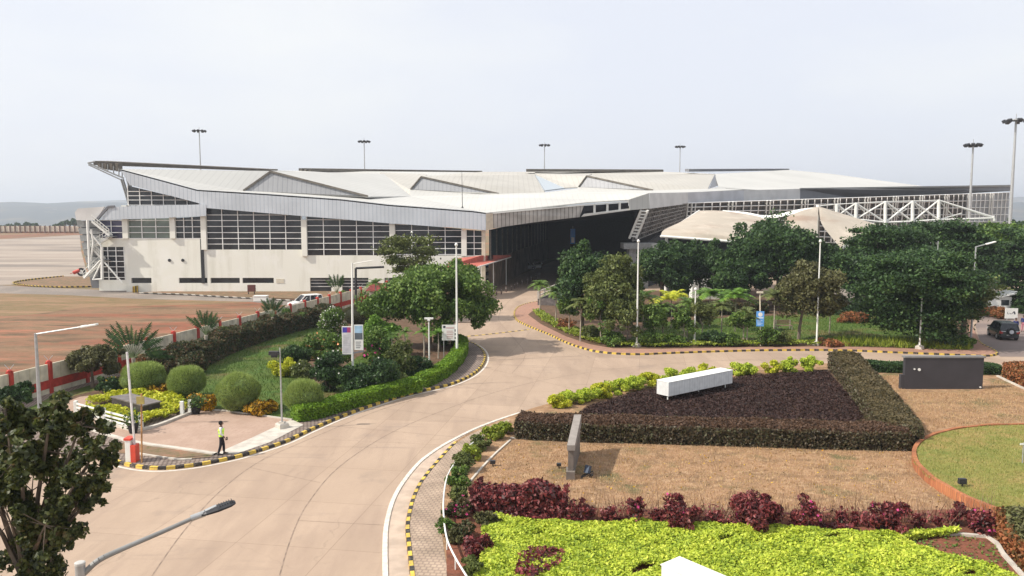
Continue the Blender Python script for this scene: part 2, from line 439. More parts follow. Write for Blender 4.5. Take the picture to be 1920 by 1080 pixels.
# pavers
def brickmat(name, c1, c2, mortar, sx, sy, rot=0.0, msize=0.05):
    m, n, l, b = newmat(name); b.inputs['Roughness'].default_value = 0.9; b.inputs['Specular IOR Level'].default_value = 0.2
    t = n.new('ShaderNodeTexCoord'); mp = n.new('ShaderNodeMapping'); mp.inputs['Rotation'].default_value = (0, 0, rot)
    k = n.new('ShaderNodeTexBrick'); k.inputs['Scale'].default_value = 1; k.inputs['Brick Width'].default_value = sx; k.inputs['Row Height'].default_value = sy
    k.inputs['Mortar Size'].default_value = msize * sy; k.inputs['Color1'].default_value = rgba(c1); k.inputs['Color2'].default_value = rgba(c2); k.inputs['Mortar'].default_value = rgba(mortar)
    z = n.new('ShaderNodeTexNoise'); z.inputs['Scale'].default_value = 0.9; z.inputs['Detail'].default_value = 7
    mr = n.new('ShaderNodeMapRange'); mr.inputs[1].default_value = 0.3; mr.inputs[2].default_value = 0.7; mr.inputs[3].default_value = 0.72; mr.inputs[4].default_value = 1.2
    y = n.new('ShaderNodeMix'); y.data_type = 'RGBA'; y.blend_type = 'MULTIPLY'; y.inputs[0].default_value = 1
    l.new(t.outputs['Object'], mp.inputs[0]); l.new(mp.outputs[0], k.inputs['Vector']); l.new(t.outputs['Object'], z.inputs['Vector']); l.new(z.outputs[0], mr.inputs[0])
    l.new(k.outputs[0], y.inputs[6]); l.new(mr.outputs[0], y.inputs[7]); l.new(y.outputs[2], b.inputs['Base Color'])
    return m
M_paver = brickmat('grey_pavers', (0.26, 0.205, 0.175), (0.31, 0.25, 0.21), (0.12, 0.09, 0.075), 0.24, 0.24, 0.2, 0.16)
M_paver2 = brickmat('sand_pavers', (0.37, 0.28, 0.21), (0.40, 0.31, 0.23), (0.27, 0.205, 0.16), 0.22, 0.22, 0.1, 0.14)
M_redpath = layered('red_path', [((0.36, 0.20, 0.14), 1, 0, 1, (1, 1, 1)), ((0.28, 0.17, 0.13), 2.0, 0.4, 0.65, (1, 1, 1)), ((0.42, 0.26, 0.19), 9, 0.5, 0.7, (1, 1, 1))])
M_pink = layered('pink_concrete', [((0.36, 0.255, 0.195), 1, 0, 1, (1, 1, 1)), ((0.41, 0.295, 0.23), 0.7, 0.4, 0.6, (1, 1, 1)), ((0.34, 0.23, 0.175), 7, 0.5, 0.7, (1, 0.3, 1))], bump=0.1)
M_apron = layered('apron_concrete', [((0.32, 0.265, 0.22), 1, 0, 1, (1, 1, 1)), ((0.21, 0.18, 0.155), 0.03, 0.48, 0.62, (0.35, 2.4, 1)), ((0.38, 0.32, 0.265), 0.05, 0.5, 0.6, (0.4, 2, 1)), ((0.2, 0.16, 0.14), 0.012, 0.6, 0.68, (0.3, 4, 1))], bump=0)
M_tarmac = layered('grey_tarmac', [((0.22, 0.19, 0.165), 1, 0, 1, (1, 1, 1)), ((0.30, 0.25, 0.21), 0.15, 0.45, 0.6, (1, 1, 1)), ((0.17, 0.15, 0.135), 3, 0.5, 0.7, (1, 1, 1))], bump=0.1)
M_redsoil = layered('red_soil', [((0.24, 0.09, 0.052), 1, 0, 1, (1, 1, 1)), ((0.22, 0.135, 0.08), 0.06, 0.42, 0.56, (0.5, 2.2, 1)), ((0.34, 0.15, 0.09), 0.2, 0.52, 0.68, (0.4, 2.2, 1)), ((0.11, 0.075, 0.045), 0.28, 0.5, 0.64, (0.45, 1.6, 1)), ((0.13, 0.10, 0.055), 1.3, 0.52, 0.66, (0.5, 1.8, 1)), ((0.42, 0.26, 0.18), 3, 0.62, 0.72, (.6, 1.5, 1))])
M_brownstrip = layered('dry_brown_grass', [((0.20, 0.14, 0.075), 1, 0, 1, (1, 1, 1)), ((0.28, 0.175, 0.105), 0.15, 0.45, 0.6, (0.4, 2.5, 1)), ((0.14, 0.12, 0.05), 0.5, 0.5, 0.65, (0.5, 2, 1)), ((0.33, 0.17, 0.10), 1.5, 0.55, 0.7, (.5, 1.5, 1))])
M_brownearth = layered('brown_earth', [((0.20, 0.135, 0.085), 1, 0, 1, (1, 1, 1)), ((0.30, 0.16, 0.10), 0.6, 0.5, 0.65, (1, 1, 1)), ((0.13, 0.115, 0.055), 2.2, 0.5, 0.65, (1, 1, 1))])
M_soil = layered('garden_soil', [((0.115, 0.07, 0.045), 1, 0, 1, (1, 1, 1)), ((0.17, 0.10, 0.065), 1.5, 0.45, 0.65, (1, 1, 1)), ((0.07, 0.065, 0.03), 4, 0.5, 0.7, (1, 1, 1))])
M_redbed = layered('red_garden_soil', [((0.20, 0.075, 0.045), 1, 0, 1, (1, 1, 1)), ((0.12, 0.055, 0.035), 1.7, 0.45, 0.65, (1, 1, 1)), ((0.28, 0.13, 0.08), 8, 0.55, 0.7, (1, 1, 1))])
M_lawn = layered('lawn_ground', [((0.075, 0.115, 0.022), 1, 0, 1, (1, 1, 1)), ((0.17, 0.125, 0.055), 0.16, 0.5, 0.64, (1, 1.4, 1)), ((0.06, 0.13, 0.025), 0.5, 0.5, 0.68, (1, 1, 1))])
M_dry = layered('dry_lawn', [((0.34, 0.205, 0.115), 1, 0, 1, (1, 1, 1)), ((0.22, 0.14, 0.08), 0.6, 0.46, 0.62, (1, 1.6, 1)), ((0.43, 0.285, 0.17), 2.5, 0.5, 0.68, (1, 1, 1)), ((0.15, 0.13, 0.06), 0.35, 0.55, 0.66, (1, 1, 1)), ((0.16, 0.10, 0.06), 14, 0.55, 0.72, (1, 1, 1))], bump=0.6, bscale=14)
M_green = layered('circle_lawn', [((0.23, 0.22, 0.055), 1, 0, 1, (1, 1, 1)), ((0.33, 0.235, 0.085), 0.45, 0.46, 0.62, (1, 1.3, 1)), ((0.15, 0.19, 0.04), 1.1, 0.5, 0.7, (1, 1, 1)), ((0.13, 0.14, 0.04), 14, 0.5, 0.7, (1, 1, 1))], bump=0.6, bscale=14)

mb = MB()      # plateau that drops to a valley beyond the airfield
gy = [(-200, -.02), (300, -.02), (620, -.02), (680, -8), (800, -60), (9000, -60)]
for y_, z_ in gy:
    for x_ in np.linspace(-7000, 7000, 29): mb.v.append((x_, y_ + (30 * math.sin(x_ * .01) if 500 < y_ < 900 else 0), z_))
for i in range(len(gy) - 1):
    for j in range(28): mb.f.append((i * 29 + j, i * 29 + j + 1, (i + 1) * 29 + j + 1, (i + 1) * 29 + j)); mb.mi.append(0)
mb.build('ground', M_ground)['kind'] = 'structure'
K_left = gp([(214, 868), (235, 874), (270, 880), (310, 881), (360, 876), (400, 869), (450, 858), (500, 843), (540, 829), (580, 810), (620, 792), (660, 776), (700, 762), (740, 749), (780, 738), (820, 729), (850, 721), (878, 709), (896, 697), (907, 684), (911, 671), (907, 659), (896, 649), (878, 641), (862, 635)])
K_left = smooth(K_left, 3)
K_park = gp([(1010, 566), (988, 570), (970, 577), (963, 588), (967, 600), (982, 609), (1003, 618), (1028, 628), (1057, 642), (1087, 653), (1117, 660.5), (1153, 664.5), (1200, 666), (1250, 664), (1333, 661), (1433, 658.5), (1540, 658), (1600, 659), (1667, 662), (1767, 666), (1843, 669), (1866, 667), (1871, 663), (1862, 656), (1845, 648), (1836, 640)])
K_park = smooth(K_park, 3)
K_cent = smooth(gp([(772, 1110), (768, 1078), (762, 1022), (760, 991), (765, 961), (772, 937), (783, 913), (800, 889), (818, 868), (836, 848), (852, 832)]), 3)
white = smooth(gp([(724, 1110), (722.6, 1076), (722, 1030), (724, 988), (733, 949), (745, 922), (760, 899), (776, 879), (794, 861), (830, 836), (881, 809), (917, 794), (957, 780), (985, 772)]), 3)
road = [Vector((-33, 3, 0)), Vector((-33, 20, 0)), Vector((-32, 55, 0)), Vector((-23.7, 92, 0)), Vector((-17, 123, 0)), Vector((-5, 126, 0)), Vector((13, 215, 0)), Vector((45, 215, 0)), Vector((60, 170, 0)), Vector((140, 170, 0)), Vector((140, 3, 0))]
sheet('road', road, 0.0, M_road)
isl = [Vector((p.x, p.y, 0)) for p in K_left] + [Vector(p) for p in ((-6.6, 88, 0), (-6.4, 104, 0), (-6.4, 118, 0), (-17.5, 118, 0), (-24.2, 92, 0), (-32, 55, 0), (-34, 43, 0), (-26, 41.6, 0))]
sheet('left_island_pavement', isl, 0.125, M_paver)
park = [Vector((p.x, p.y, 0)) for p in K_park] + [Vector(p) for p in ((51.3, 88.6, 0), (58.5, 100, 0), (64, 108, 0), (64, 126, 0), (20, 126, 0), (10, 118, 0), (6, 116, 0))]
sheet('park_pavement', park, 0.125, M_redpath)
# centre island
cent = [Vector((p.x, p.y, 0)) for p in K_cent] + gp([(880, 815), (920, 798), (957, 784), (1000, 768), (1040, 757), (1100, 742), (1150, 728), (1200, 714), (1260, 705), (1330, 697), (1400, 690), (1470, 686), (1545, 684), (1700, 684), (1880, 690), (2300, 700), (3400, 1110)])
sheet('centre_island', cent, 0.12, M_dry)
# apron of concrete between white line and kerb
gut = list(white) + gp([(957, 784), (920, 798), (880, 815)])[0:3]
sheet('gutter_strip', list(white)[:-3] + gp([(940, 792), (880, 817)]) + list(reversed(K_cent)), 0.006, mat('pale_gutter', (0.46, 0.36, 0.28), 0.85, var=0.14, scale=1.4))
KP = [(0.0, 0.0), (0.02, 0.15), (0.16, 0.155), (0.18, 0.10)]
ribbon('kerb', K_left, [(-a, z) for a, z in KP], M_kerb)
ribbon('kerb', K_park, [(-a, z) for a, z in KP], M_kerb)
ribbon('kerb', K_cent, KP, M_kerb)
ribbon('road_marking', white, [(-0.10, 0.0), (-0.09, 0.045), (0.09, 0.045), (0.10, 0.0)], M_line)
wl = offset(K_left, 0.22)
ribbon('road_marking', wl, [(-0.07, 0.006), (0.07, 0.006)], M_line)
# pavers and planting strips on the centre island
pav = gp([(775, 1110), (770, 1078), (764, 1022), (762, 991), (767, 961), (774, 937), (785, 913), (802, 889), (820, 868), (838, 848), (854, 832), (881, 815), (920, 798), (952, 786), (957, 788), (893, 828), (869, 848), (848, 874), (832, 916), (826, 961), (828, 1000), (834, 1040), (846, 1110)], 0.12)
sheet('pavement', pav, 0.128, M_paver2)
# rumble strip across the entrance road
ribbon('rumble_strip', smooth(gp([(862, 632), (905, 628), (950, 623), (992, 618)]), 3), [(-0.12, 0.006), (-0.1, 0.03), (0.1, 0.03), (0.12, 0.006)], M_kerb)
# joints in the concrete
def joint(pts, wd=0.024): ribbon('road_joint', smooth(gp(pts), 3), [(-wd, 0.005), (wd, 0.005)], M_joint)
joint([(275, 1095), (319, 1030), (356, 982), (399, 934), (447, 892), (495, 861), (560, 832), (640, 798), (720, 766), (820, 736), (900, 706)])
joint([(520, 1095), (538, 1031), (559, 976), (580, 940), (620, 890), (670, 850), (740, 808), (830, 770), (930, 735), (1060, 705), (1250, 682), (1500, 672), (1800, 676), (1900, 680)])
joint([(960, 700), (985, 665), (960, 630), (935, 600), (945, 575), (975, 545), (1000, 525)])
for p, q in (((470, 877), (600, 905)), ((560, 976), (726, 985)), ((545, 838), (690, 838)), ((640, 800), (860, 820)), ((720, 766), (930, 790)), ((860, 722), (1020, 760)), ((912, 690), (1100, 735)), ((1060, 650), (1190, 708)), ((1200, 668), (1330, 692)), ((905, 640), (1030, 632))):
    joint([p, ((p[0] + q[0]) / 2, (p[1] + q[1]) / 2), q], 0.013)

# ---- left island garden
garden = gp([(548, 789), (575, 790), (640, 768), (705, 751), (790, 730), (845, 700), (868, 675), (872, 655), (858, 640), (850, 610), (862, 570), (872, 548), (720, 548), (576, 604), (360, 664), (97, 744), (60, 762), (95, 765), (150, 745), (215, 738), (165, 757), (210, 768), (330, 762), (372, 766)], 0.125)
sheet('garden_soil', garden, 0.132, M_soil)
lawn = gp([(640, 606), (560, 620), (500, 634), (430, 655), (380, 676), (300, 706), (225, 728), (260, 742), (340, 760), (470, 775), (560, 788), (600, 770), (640, 755), (700, 742), (780, 728), (800, 700), (780, 670), (700, 650), (640, 690), (600, 720), (560, 705), (545, 680), (600, 640)], 0.13)
sheet('lawn', lawn, 0.138, M_lawn)
sheet('lawn', gp([(-60, 800), (60, 762), (97, 745), (170, 722), (180, 732), (130, 745), (95, 765), (60, 790)], 0.13), 0.138, M_lawn)
sheet('forecourt_concrete', gp([(60, 772), (100, 764), (150, 744), (215, 736), (165, 757), (150, 776), (235, 804), (262, 806), (330, 785), (370, 767), (430, 772), (547, 787), (440, 848), (406, 851), (330, 838), (242, 825), (150, 798), (60, 790)], 0.13), 0.138, M_pink)
sheet('forecourt_strip', gp([(547, 786), (569, 797), (505, 830), (444, 851), (404, 851), (470, 822)], 0.13), 0.144, M_conc)
sheet('brown_verge', gp([(212, 832), (244, 829), (330, 842), (402, 852), (395, 857), (330, 862), (268, 853), (225, 850)], 0.13), 0.144, M_brownearth)
def curb(pts, wd=0.09, h=0.08, m=M_conc, z=0.13, name='edging'):
    ribbon(name, smooth(gp(pts, z), 2), [(-wd, z), (-wd, z + h), (wd, z + h), (wd, z)], m)
curb([(150, 799), (242, 828), (330, 841), (404, 852)], 0.14)
curb([(370, 768), (430, 772), (548, 788)], 0.06)
curb([(238, 846), (268, 853), (330, 862), (360, 862)], 0.05)
curb([(150, 778), (200, 793), (240, 806), (262, 808), (300, 798), (333, 785), (372, 770)], 0.12, 0.14)
# ---- park
sheet('park_soil', gp([(1012, 577), (998, 583), (990, 590), (1015, 608), (1060, 630), (1105, 645), (1150, 653), (1240, 654), (1400, 651), (1560, 649), (1700, 653), (1815, 656), (1815, 640), (1820, 590), (1822, 545), (1100, 545), (1012, 558)], 0.13), 0.132, M_soil)
sheet('lawn', gp([(1240, 604), (1360, 596), (1500, 590), (1640, 592), (1780, 600), (1800, 640), (1700, 646), (1560, 643), (1400, 644), (1250, 646), (1170, 640)], 0.13), 0.138, M_lawn)
sheet('park_path', gp([(1430, 545), (1540, 560), (1640, 578), (1790, 585), (1815, 560), (1700, 548), (1560, 540)], 0.13), 0.140, M_tarmac)
sheet('side_road', gp([(1876, 669), (1858, 655), (1838, 642), (1829, 612), (1836, 586), (1850, 574), (1860, 560), (2150, 560), (2300, 669)]), 0.006, layered('side_road_tarmac', [((0.20, 0.16, 0.145), 1, 0, 1, (1, 1, 1)), ((0.27, 0.21, 0.18), 0.2, 0.45, 0.6, (0.5, 1.5, 1)), ((0.14, 0.12, 0.11), 0.5, 0.6, 0.7, (0.4, 2, 1))], bump=0.1))
# ---- centre island beds
sheet('dark_bed', gp([(1080, 778), (1100, 760), (1200, 730), (1400, 703), (1555, 692), (1640, 790), (1300, 810)], 0.12), 0.13, M_soil)
sheet('red_bed', gp([(850, 940), (900, 945), (1100, 952), (1500, 962), (1800, 955), (1880, 975), (1890, 1000), (1740, 1004), (1500, 1002), (1100, 984), (900, 975), (850, 1110), (838, 1110), (836, 980)], 0.12), 0.13, M_redbed)
sheet('lime_bed_soil', gp([(880, 965), (1740, 1000), (1960, 1020), (2050, 1110), (840, 1110)], 0.12), 0.127, M_redbed)
curb([(957, 822), (1100, 827), (1400, 834), (1700, 845)], 0.06, 0.07, M_conc, 0.12)
curb([(957, 826), (930, 850), (905, 876), (880, 905)], 0.05, 0.06, M_conc, 0.12)
curb([(1560, 694), (1590, 730), (1625, 775)], 0.06, 0.07, M_conc, 0.12)
curb([(1740, 1003), (1850, 1008), (1880, 1040), (1925, 1090)], 0.08, 0.1, M_conc, 0.12)
curb([(1870, 706), (1910, 725), (1990, 760)], 0.08, 0.1, M_conc, 0.12)
# raised round lawn with its laterite wall
CC = Vector((29.1, 35.1, 0)); CR = 9.9
ring = [(CC.x + math.cos(a) * CR, CC.y + math.sin(a) * CR) for a in np.linspace(0, 2 * math.pi, 97)[:-1]]
sheet('round_lawn', [(CC.x + (x - CC.x) * 0.982, CC.y + (y - CC.y) * 0.982) for x, y in ring], 0.50, M_green)
M_laterite = brickmat('laterite_wall', (0.42, 0.17, 0.075), (0.33, 0.12, 0.06), (0.16, 0.08, 0.05), 0.35, 0.14)
mb = MB(); nR = 96
for r_, z_ in ((CR, 0.1), (CR, 0.56), (CR - 0.2, 0.56), (CR - 0.2, 0.45)):
    mb.v += [(CC.x + math.cos(2 * math.pi * i / nR) * r_, CC.y + math.sin(2 * math.pi * i / nR) * r_, z_ + 0.02 * math.sin(i * 1.7) * (z_ > 0.5)) for i in range(nR)]
for k in range(3):
    for i in range(nR): mb.f.append((k * nR + i, k * nR + (i + 1) % nR, (k + 1) * nR + (i + 1) % nR, (k + 1) * nR + i)); mb.mi.append(0)
lw = mb.build('garden_wall', M_laterite)
props(rebase(lw, (CC.x, CC.y, 0.1)), 'low curved orange laterite brick wall around the raised round lawn', 'garden wall')

# ---- airside, left of the boundary wall
sheet('red_earth', [(-33.5, 20), (-33.5, 50), (-26.2, 82), (-20.5, 106), (-22, 112), (-40, 116), (-95, 121), (-200, 124), (-200, 20)], 0.0, M_redsoil)
sheet('dry_grass_strip', gp([(-400, 545), (0, 546), (200, 552), (420, 560), (480, 566), (330, 572), (150, 577), (60, 590), (-400, 612)]), 0.004, M_brownstrip)
sheet('service_road', gp([(-400, 533), (0, 535), (120, 541), (240, 545), (360, 553), (500, 562), (600, 566), (600, 580), (470, 566), (250, 560), (120, 553), (0, 550), (-400, 548)]), 0.008, M_tarmac)
sheet('apron', gp([(-1500, 446), (0, 448), (150, 440), (152, 470), (165, 520), (60, 527), (20, 534), (-400, 534), (-1500, 534)]), 0.006, M_apron)
sheet('red_strip', gp([(-1500, 439.5), (0, 441.5), (170, 434.5), (170, 439), (150, 440.5), (0, 448.5), (-1500, 447)]), 0.012, M_redsoil)
sheet('planting_island', gp([(28, 531), (60, 526), (120, 519), (240, 522), (246, 531), (190, 537), (130, 539), (60, 537)]), 0.1, M_brownearth)
ribbon('kerb', smooth(gp([(120, 519), (60, 525), (25, 531), (45, 536), (95, 539), (150, 539), (200, 537), (240, 532), (252, 529)]), 3), [(a, z * 1.6) for a, z in KP], M_kerb)
sheet('building_verge', gp([(250, 550), (330, 546), (330, 543), (560, 545), (720, 548), (720, 566), (500, 560), (400, 556), (262, 551)]), 0.1, M_brownearth)
ribbon('kerb', smooth(gp([(262, 551), (330, 553), (400, 557), (490, 562), (560, 566)]), 3), [(a, z * 1.6) for a, z in KP], striped('white_black_kerb', (0.5, 0.47, 0.42), (0.1, 0.09, 0.08), 1.6, 'X', 0.5, coord='UV'))
ribbon('kerb', smooth(gp([(250, 549), (290, 541), (325, 534)]), 2), [(-0.1, 0), (-0.1, 1.0), (0.1, 1.0), (0.1, 0)], M_kerb)

# far hills, three ridges
M_hill = layered('far_hills', [((0.03, 0.045, 0.05), 1, 0, 1, (1, 1, 1)), ((0.13, 0.11, 0.08), 0.006, 0.5, 0.65, (1, 1, 1)), ((0.32, 0.30, 0.28), 0.03, 0.66, 0.7, (1, 1, 1))], bump=0)
def ridge(name, Y, pts, depth, seed):
    rs = random.Random(seed); mb = MB()
    xs = np.linspace(pts[0][0], pts[-1][0], 120); ph = [rs.random() * 6 for _ in range(5)]
    rows = 5; n_ = len(xs)
    for k in range(rows):
        for x in xs:
            py = np.interp(x, [p[0] for p in pts], [p[1] for p in pts])
            h = ZH(py, Y) + 2.2 * math.sin(x * 0.05 + ph[0]) + 1.3 * math.sin(x * 0.13 + ph[1]) + 0.8 * math.sin(x * 0.41 + ph[2])
            q = [0.0, 0.35, 0.8, 1.0, 0.0][k]; yy = Y - depth * (1 - k / 3) if k < 4 else Y + depth
            mb.v.append((PX(x, 395, Y), yy, (h + 60) * q - 60 + (rs.random() - 0.5) * 3 * (0 < q) - (0.3 if q == 0 else 0)))
    for k in range(rows - 1):
        for i in range(n_ - 1): mb.f.append((k * n_ + i, k * n_ + i + 1, (k + 1) * n_ + i + 1, (k + 1) * n_ + i)); mb.mi.append(0)
    o = mb.build(name, M_hill, smooth=True); o['kind'] = 'structure'
ridge('hills', 3300, [(-900, 380), (-200, 379), (0, 380), (60, 379), (120, 380), (200, 378), (260, 383), (500, 386), (900, 388), (1500, 386), (1800, 384), (1920, 380), (2300, 376), (2900, 378)], 1100, 1)
ridge('hills', 4700, [(-900, 378), (0, 384), (300, 372), (600, 382), (1200, 380), (1700, 378), (1900, 370), (2100, 366), (2900, 374)], 400, 2)

# ================================================= the terminal
M_rib = striped('skylit_grey_cladding', (0.38, 0.43, 0.48), (0.54, 0.58, 0.62), 0.62, 'X', 0.16, 0.05, rough=0.45, noise=0.10, noise_scale=0.25, bump=0.2)  # blue of the sky light on this shadow side is mixed into the colour
M_rib2 = striped('stained_grey_cladding', (0.20, 0.19, 0.175), (0.42, 0.40, 0.37), 0.62, 'X', 0.22, 0.08, rough=0.6, noise=0.3, noise_scale=0.6, bump=0.2)
M_rib3 = striped('grey_gable_cladding', (0.22, 0.225, 0.24), (0.29, 0.295, 0.305), 0.8, 'X', 0.2, 0.06, rough=0.5, noise=0.08, noise_scale=0.3, bump=0.2)
M_roof = striped('cream_roof_sheet', (0.44, 0.435, 0.41), (0.50, 0.495, 0.465), 0.9, 'X', 0.12, 0.06, rough=0.55, noise=0.07, noise_scale=0.07, grime=None)
M_roof2 = striped('tan_roof_sheet', (0.39, 0.37, 0.33), (0.45, 0.43, 0.385), 1.1, 'X', 0.15, 0.08, rough=0.55, noise=0.08, noise_scale=0.1)
M_fasc = mat('light_fascia', (0.60, 0.59, 0.575), 0.5, var=0.10, scale=0.35)
M_slate = mat('slate_and_shaded_fascia', (0.17, 0.175, 0.19), 0.5, var=0.08, scale=0.3)
M_brown = mat('brown_eave', (0.13, 0.115, 0.095), 0.7, var=0.3, scale=0.8, stretch=(1, 1, 4))
M_wall = layered('cream_render', [((0.80, 0.79, 0.71), 1, 0, 1, (1, 1, 1)), ((0.66, 0.645, 0.56), 0.25, 0.5, 0.75, (3.5, 1, 0.25)), ((0.83, 0.82, 0.76), 0.5, 0.5, 0.7, (1, 1, 1))], rough=0.85, bump=0.05)
M_inner = mat('dark_inner_shade', (0.026, 0.026, 0.032), 0.9, var=0.3)  # near-black colour stands in for the deep shade of hall and recesses
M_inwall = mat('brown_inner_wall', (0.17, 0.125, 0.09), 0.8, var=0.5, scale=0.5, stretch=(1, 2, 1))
M_green_glass = mat('green_glass', (0.16, 0.20, 0.17), 0.15, var=0.25, scale=0.3, spec=0.6)
M_violet = mat('violet_glass', (0.05, 0.045, 0.10), 0.12, var=0.4, scale=0.5, spec=0.6)
M_louvre = mat('grey_louvre', (0.25, 0.26, 0.26), 0.6, var=0.15)
M_skylight = mat('blue_rooflight', (0.38, 0.43, 0.47), 0.3, var=0.05)
M_lattice = mat('lattice_grey', (0.34, 0.32, 0.30), 0.6, var=0.25, scale=1.0)

T = thing('terminal_building', 'long low terminal with folded cream metal roofs and a cream glazed wall', 'terminal', (20, 125, 0))
YF = 125.0
def P2(px, py, Y): return W(px, py, Y)
# lower walls
mb = MB()
def wbox(px0, px1, py0, py1, y0=YF, y1=YF + 0.5):
    mb.box(PX(px0, 480, YF), PX(px1, 480, YF), y0, y1, max(0, ZH(py1, YF)), ZH(py0, YF))
pl, st = 531, 521
wbox(234, 388, 447, st); wbox(388, 567, 468, st); wbox(567, 910, 479, st)
wbox(183, 234, 525, 545); wbox(183, 234, 447, 463)
for a, b_ in ((234, 244), (282, 333.5), (387, 393), (448, 453), (512, 580), (620, 640), (690, 720), (760, 780), (830, 910)): wbox(a, b_, st, 560)
for a, b_ in ((244, 282), (333.5, 387), (393, 448), (453, 512)): wbox(a, b_, pl, 560)
mb.build('wall', M_wall, T)
for px in (236.5, 325, 383, 571, 736, 870):
    mb = MB(); mb.box(PX(px - 5, 440, YF), PX(px + 5, 440, YF), YF - 0.35, YF + 0.5, ZH(480 if px > 500 else 468, YF) if px > 380 else ZH(447, YF) + 0.004, ZH(385 if px < 300 else 392 if px < 500 else 412 if px < 600 else 420 if px < 800 else 432, YF)); mb.build('column', M_wall, T)
mb = MB()
mb.box(PX(903, 440, YF), PX(910, 440, YF), YF - 0.3, YF + 0.6, 0, ZH(428, YF))
mb.build('column', M_cream, T)
mb = MB(); mb.box(PX(377, 490, YF), PX(383, 490, YF), YF - 0.12, YF - 0.003, ZH(531, YF), ZH(447.5, YF)); mb.build('drainpipe', M_dark, T)
for px in (318, 343):
    c = W(px, 488, YF); mb = MB(); mb.tube((c.x, YF - 0.12, c.z), (c.x, YF - 0.002, c.z), 0.24, n=12); mb.build('vent', M_dark, T)
for a, b_, t_, bt in ((244, 282, st, pl), (333.5, 387, st, pl), (393, 448, st, pl), (453, 512, st, pl)):
    mb = MB(); mb.box(PX(a, 525, YF), PX(b_, 525, YF), YF + 0.3, YF + 0.4, ZH(bt, YF), ZH(t_, YF)); mb.build('window', M_glass, T)
for a, b_ in ((580, 620), (640, 690), (720, 760), (780, 830)):
    mb = MB(); mb.box(PX(a, 525, YF), PX(b_, 525, YF), YF + 0.42, YF + 0.49, 0, ZH(st, YF))
    d = mb.build('shutter_door', M_glass, T)
    mb = MB()
    for py in (525, 531, 537): mb.box(PX(a, 525, YF), PX(b_, 525, YF), YF + 0.3, YF + 0.38, ZH(py + 1.2, YF), ZH(py, YF))
    mb.build('louvre', M_fasc, d)
mb = MB()
for k in range(3): mb.box(PX(518, 526, YF), PX(533, 526, YF), YF - 0.05, YF - 0.002, ZH(524.6 + 3 * k, YF), ZH(523 + 3 * k, YF))
mb.build('vent', M_cream, T)
# glazed bays: pane with a slanted head, white mullions and rails as its frame
def bay(p0, p1, top0, top1, bot, nx, rowpy, glass=M_glass, Y=YF + 0.2, bar=0.11):
    x0, x1 = PX(p0, 440, Y), PX(p1, 440, Y); z0 = ZH(bot, Y); za, zb = ZH(top0, Y), ZH(top1, Y)
    mb = MB(); mb.slab([(x0, Y, z0), (x1, Y, z0), (x1, Y, zb), (x0, Y, za)], (0, 0.08, 0)); p = mb.build('window', glass, T)
    fr = MB(); yy = Y - 0.2
    for i in range(nx + 1):
        x = x0 + (x1 - x0) * i / nx; zt = za + (zb - za) * i / nx
        if zt - z0 > 0.1: fr.box(x - bar / 2, x + bar / 2, yy, yy + 0.12, z0, zt)
    for py in rowpy:
        z = ZH(py, Y)
        xa, xb = x0, x1
        if z > max(za, zb): continue
        if z > min(za, zb):
            xs = x0 + (x1 - x0) * (z - za) / (zb - za)
            if za > zb: xb = xs
            else: xa = xs
        fr.box(xa, xb, yy - 0.03, yy + 0.09, z - bar * 0.42, z + bar * 0.42)
    fr.build('frame', M_mull, p)
    return p
bay(188, 232, 413, 412, 447, 2, [413, 424, 436, 447], M_violet)
bay(241, 320, 411, 409, 447, 3, [413, 425, 436, 447], M_green_glass)
bay(330, 378, 409, 406, 447, 3, [413, 425, 436, 447])
R1 = [393 + 10.9 * k for k in range(8)]
bay(388, 566, 390, 405, 468.5, 6, [403, 413.5, 424.5, 436, 447, 457.5])
bay(576, 731, 406, 418, 478.5, 5, [412, 423, 434, 444.5, 456, 467.5])
bay(741, 866, 419, 429, 480, 4, [421, 432, 443.5, 454.5, 466, 477])
bay(874, 904, 431, 433, 480, 2, [443, 455, 466])
bay(244, 376, 348, 380, 385.5, 6, [359, 367, 375, 384.5], M_glass, YF + 0.6)
bay(186, 232, 463, 463, 525, 3, [470, 480, 490, 500, 510, 520], M_glass)
# fascias
mb = MB(); Y1 = YF - 0.9
up = [(225, 317), (298, 336), (370, 355.5), (500, 363), (640, 373), (727, 383), (887, 395), (911, 399)]
lo = [(911, 432), (870, 428), (727, 418.5), (640, 411), (567, 405), (387, 390), (377, 382), (243, 347)]
mb.slab([W(x, y, Y1) for x, y in up + lo], (0, 0.3, 0)); mb.build('fascia', M_rib, T)
mb = MB(); mb.slab([W(x, y, Y1 - 0.05) for x, y in ((205, 388), (300, 385.5), (386, 383), (386, 405), (300, 408.5), (190, 412.5))], (0, 0.3, 0)); mb.build('parapet', M_rib, T)
mb = MB(); mb.slab([W(x, y, Y1 + 0.3) for x, y in ((140, 398), (146, 391), (196, 387.5), (180, 413), (143, 413))], (0, 0.25, 0)); mb.build('end_parapet', M_fasc, T)
mb = MB(); mb.beam(W(180, 414, Y1), W(203, 388, Y1), 0.35); mb.beam(W(203, 388, Y1), W(215, 387, Y1), 0.35); mb.build('trim', M_slate, T)
# soffit under the fascia
mb = MB()
for a, b_, c_, d_ in ((243, 377, 347, 382), (377, 567, 388, 403.5), (567, 911, 403.5, 431)):
    mb.slab([W(a, c_, Y1 + 0.3), W(b_, d_, Y1 + 0.3), W(b_, d_, Y1 + 0.3) + Vector((0, 1.3, 0)), W(a, c_, Y1 + 0.3) + Vector((0, 1.3, 0))], (0, 0, 0.1))
mb.build('soffit', M_slate, T)
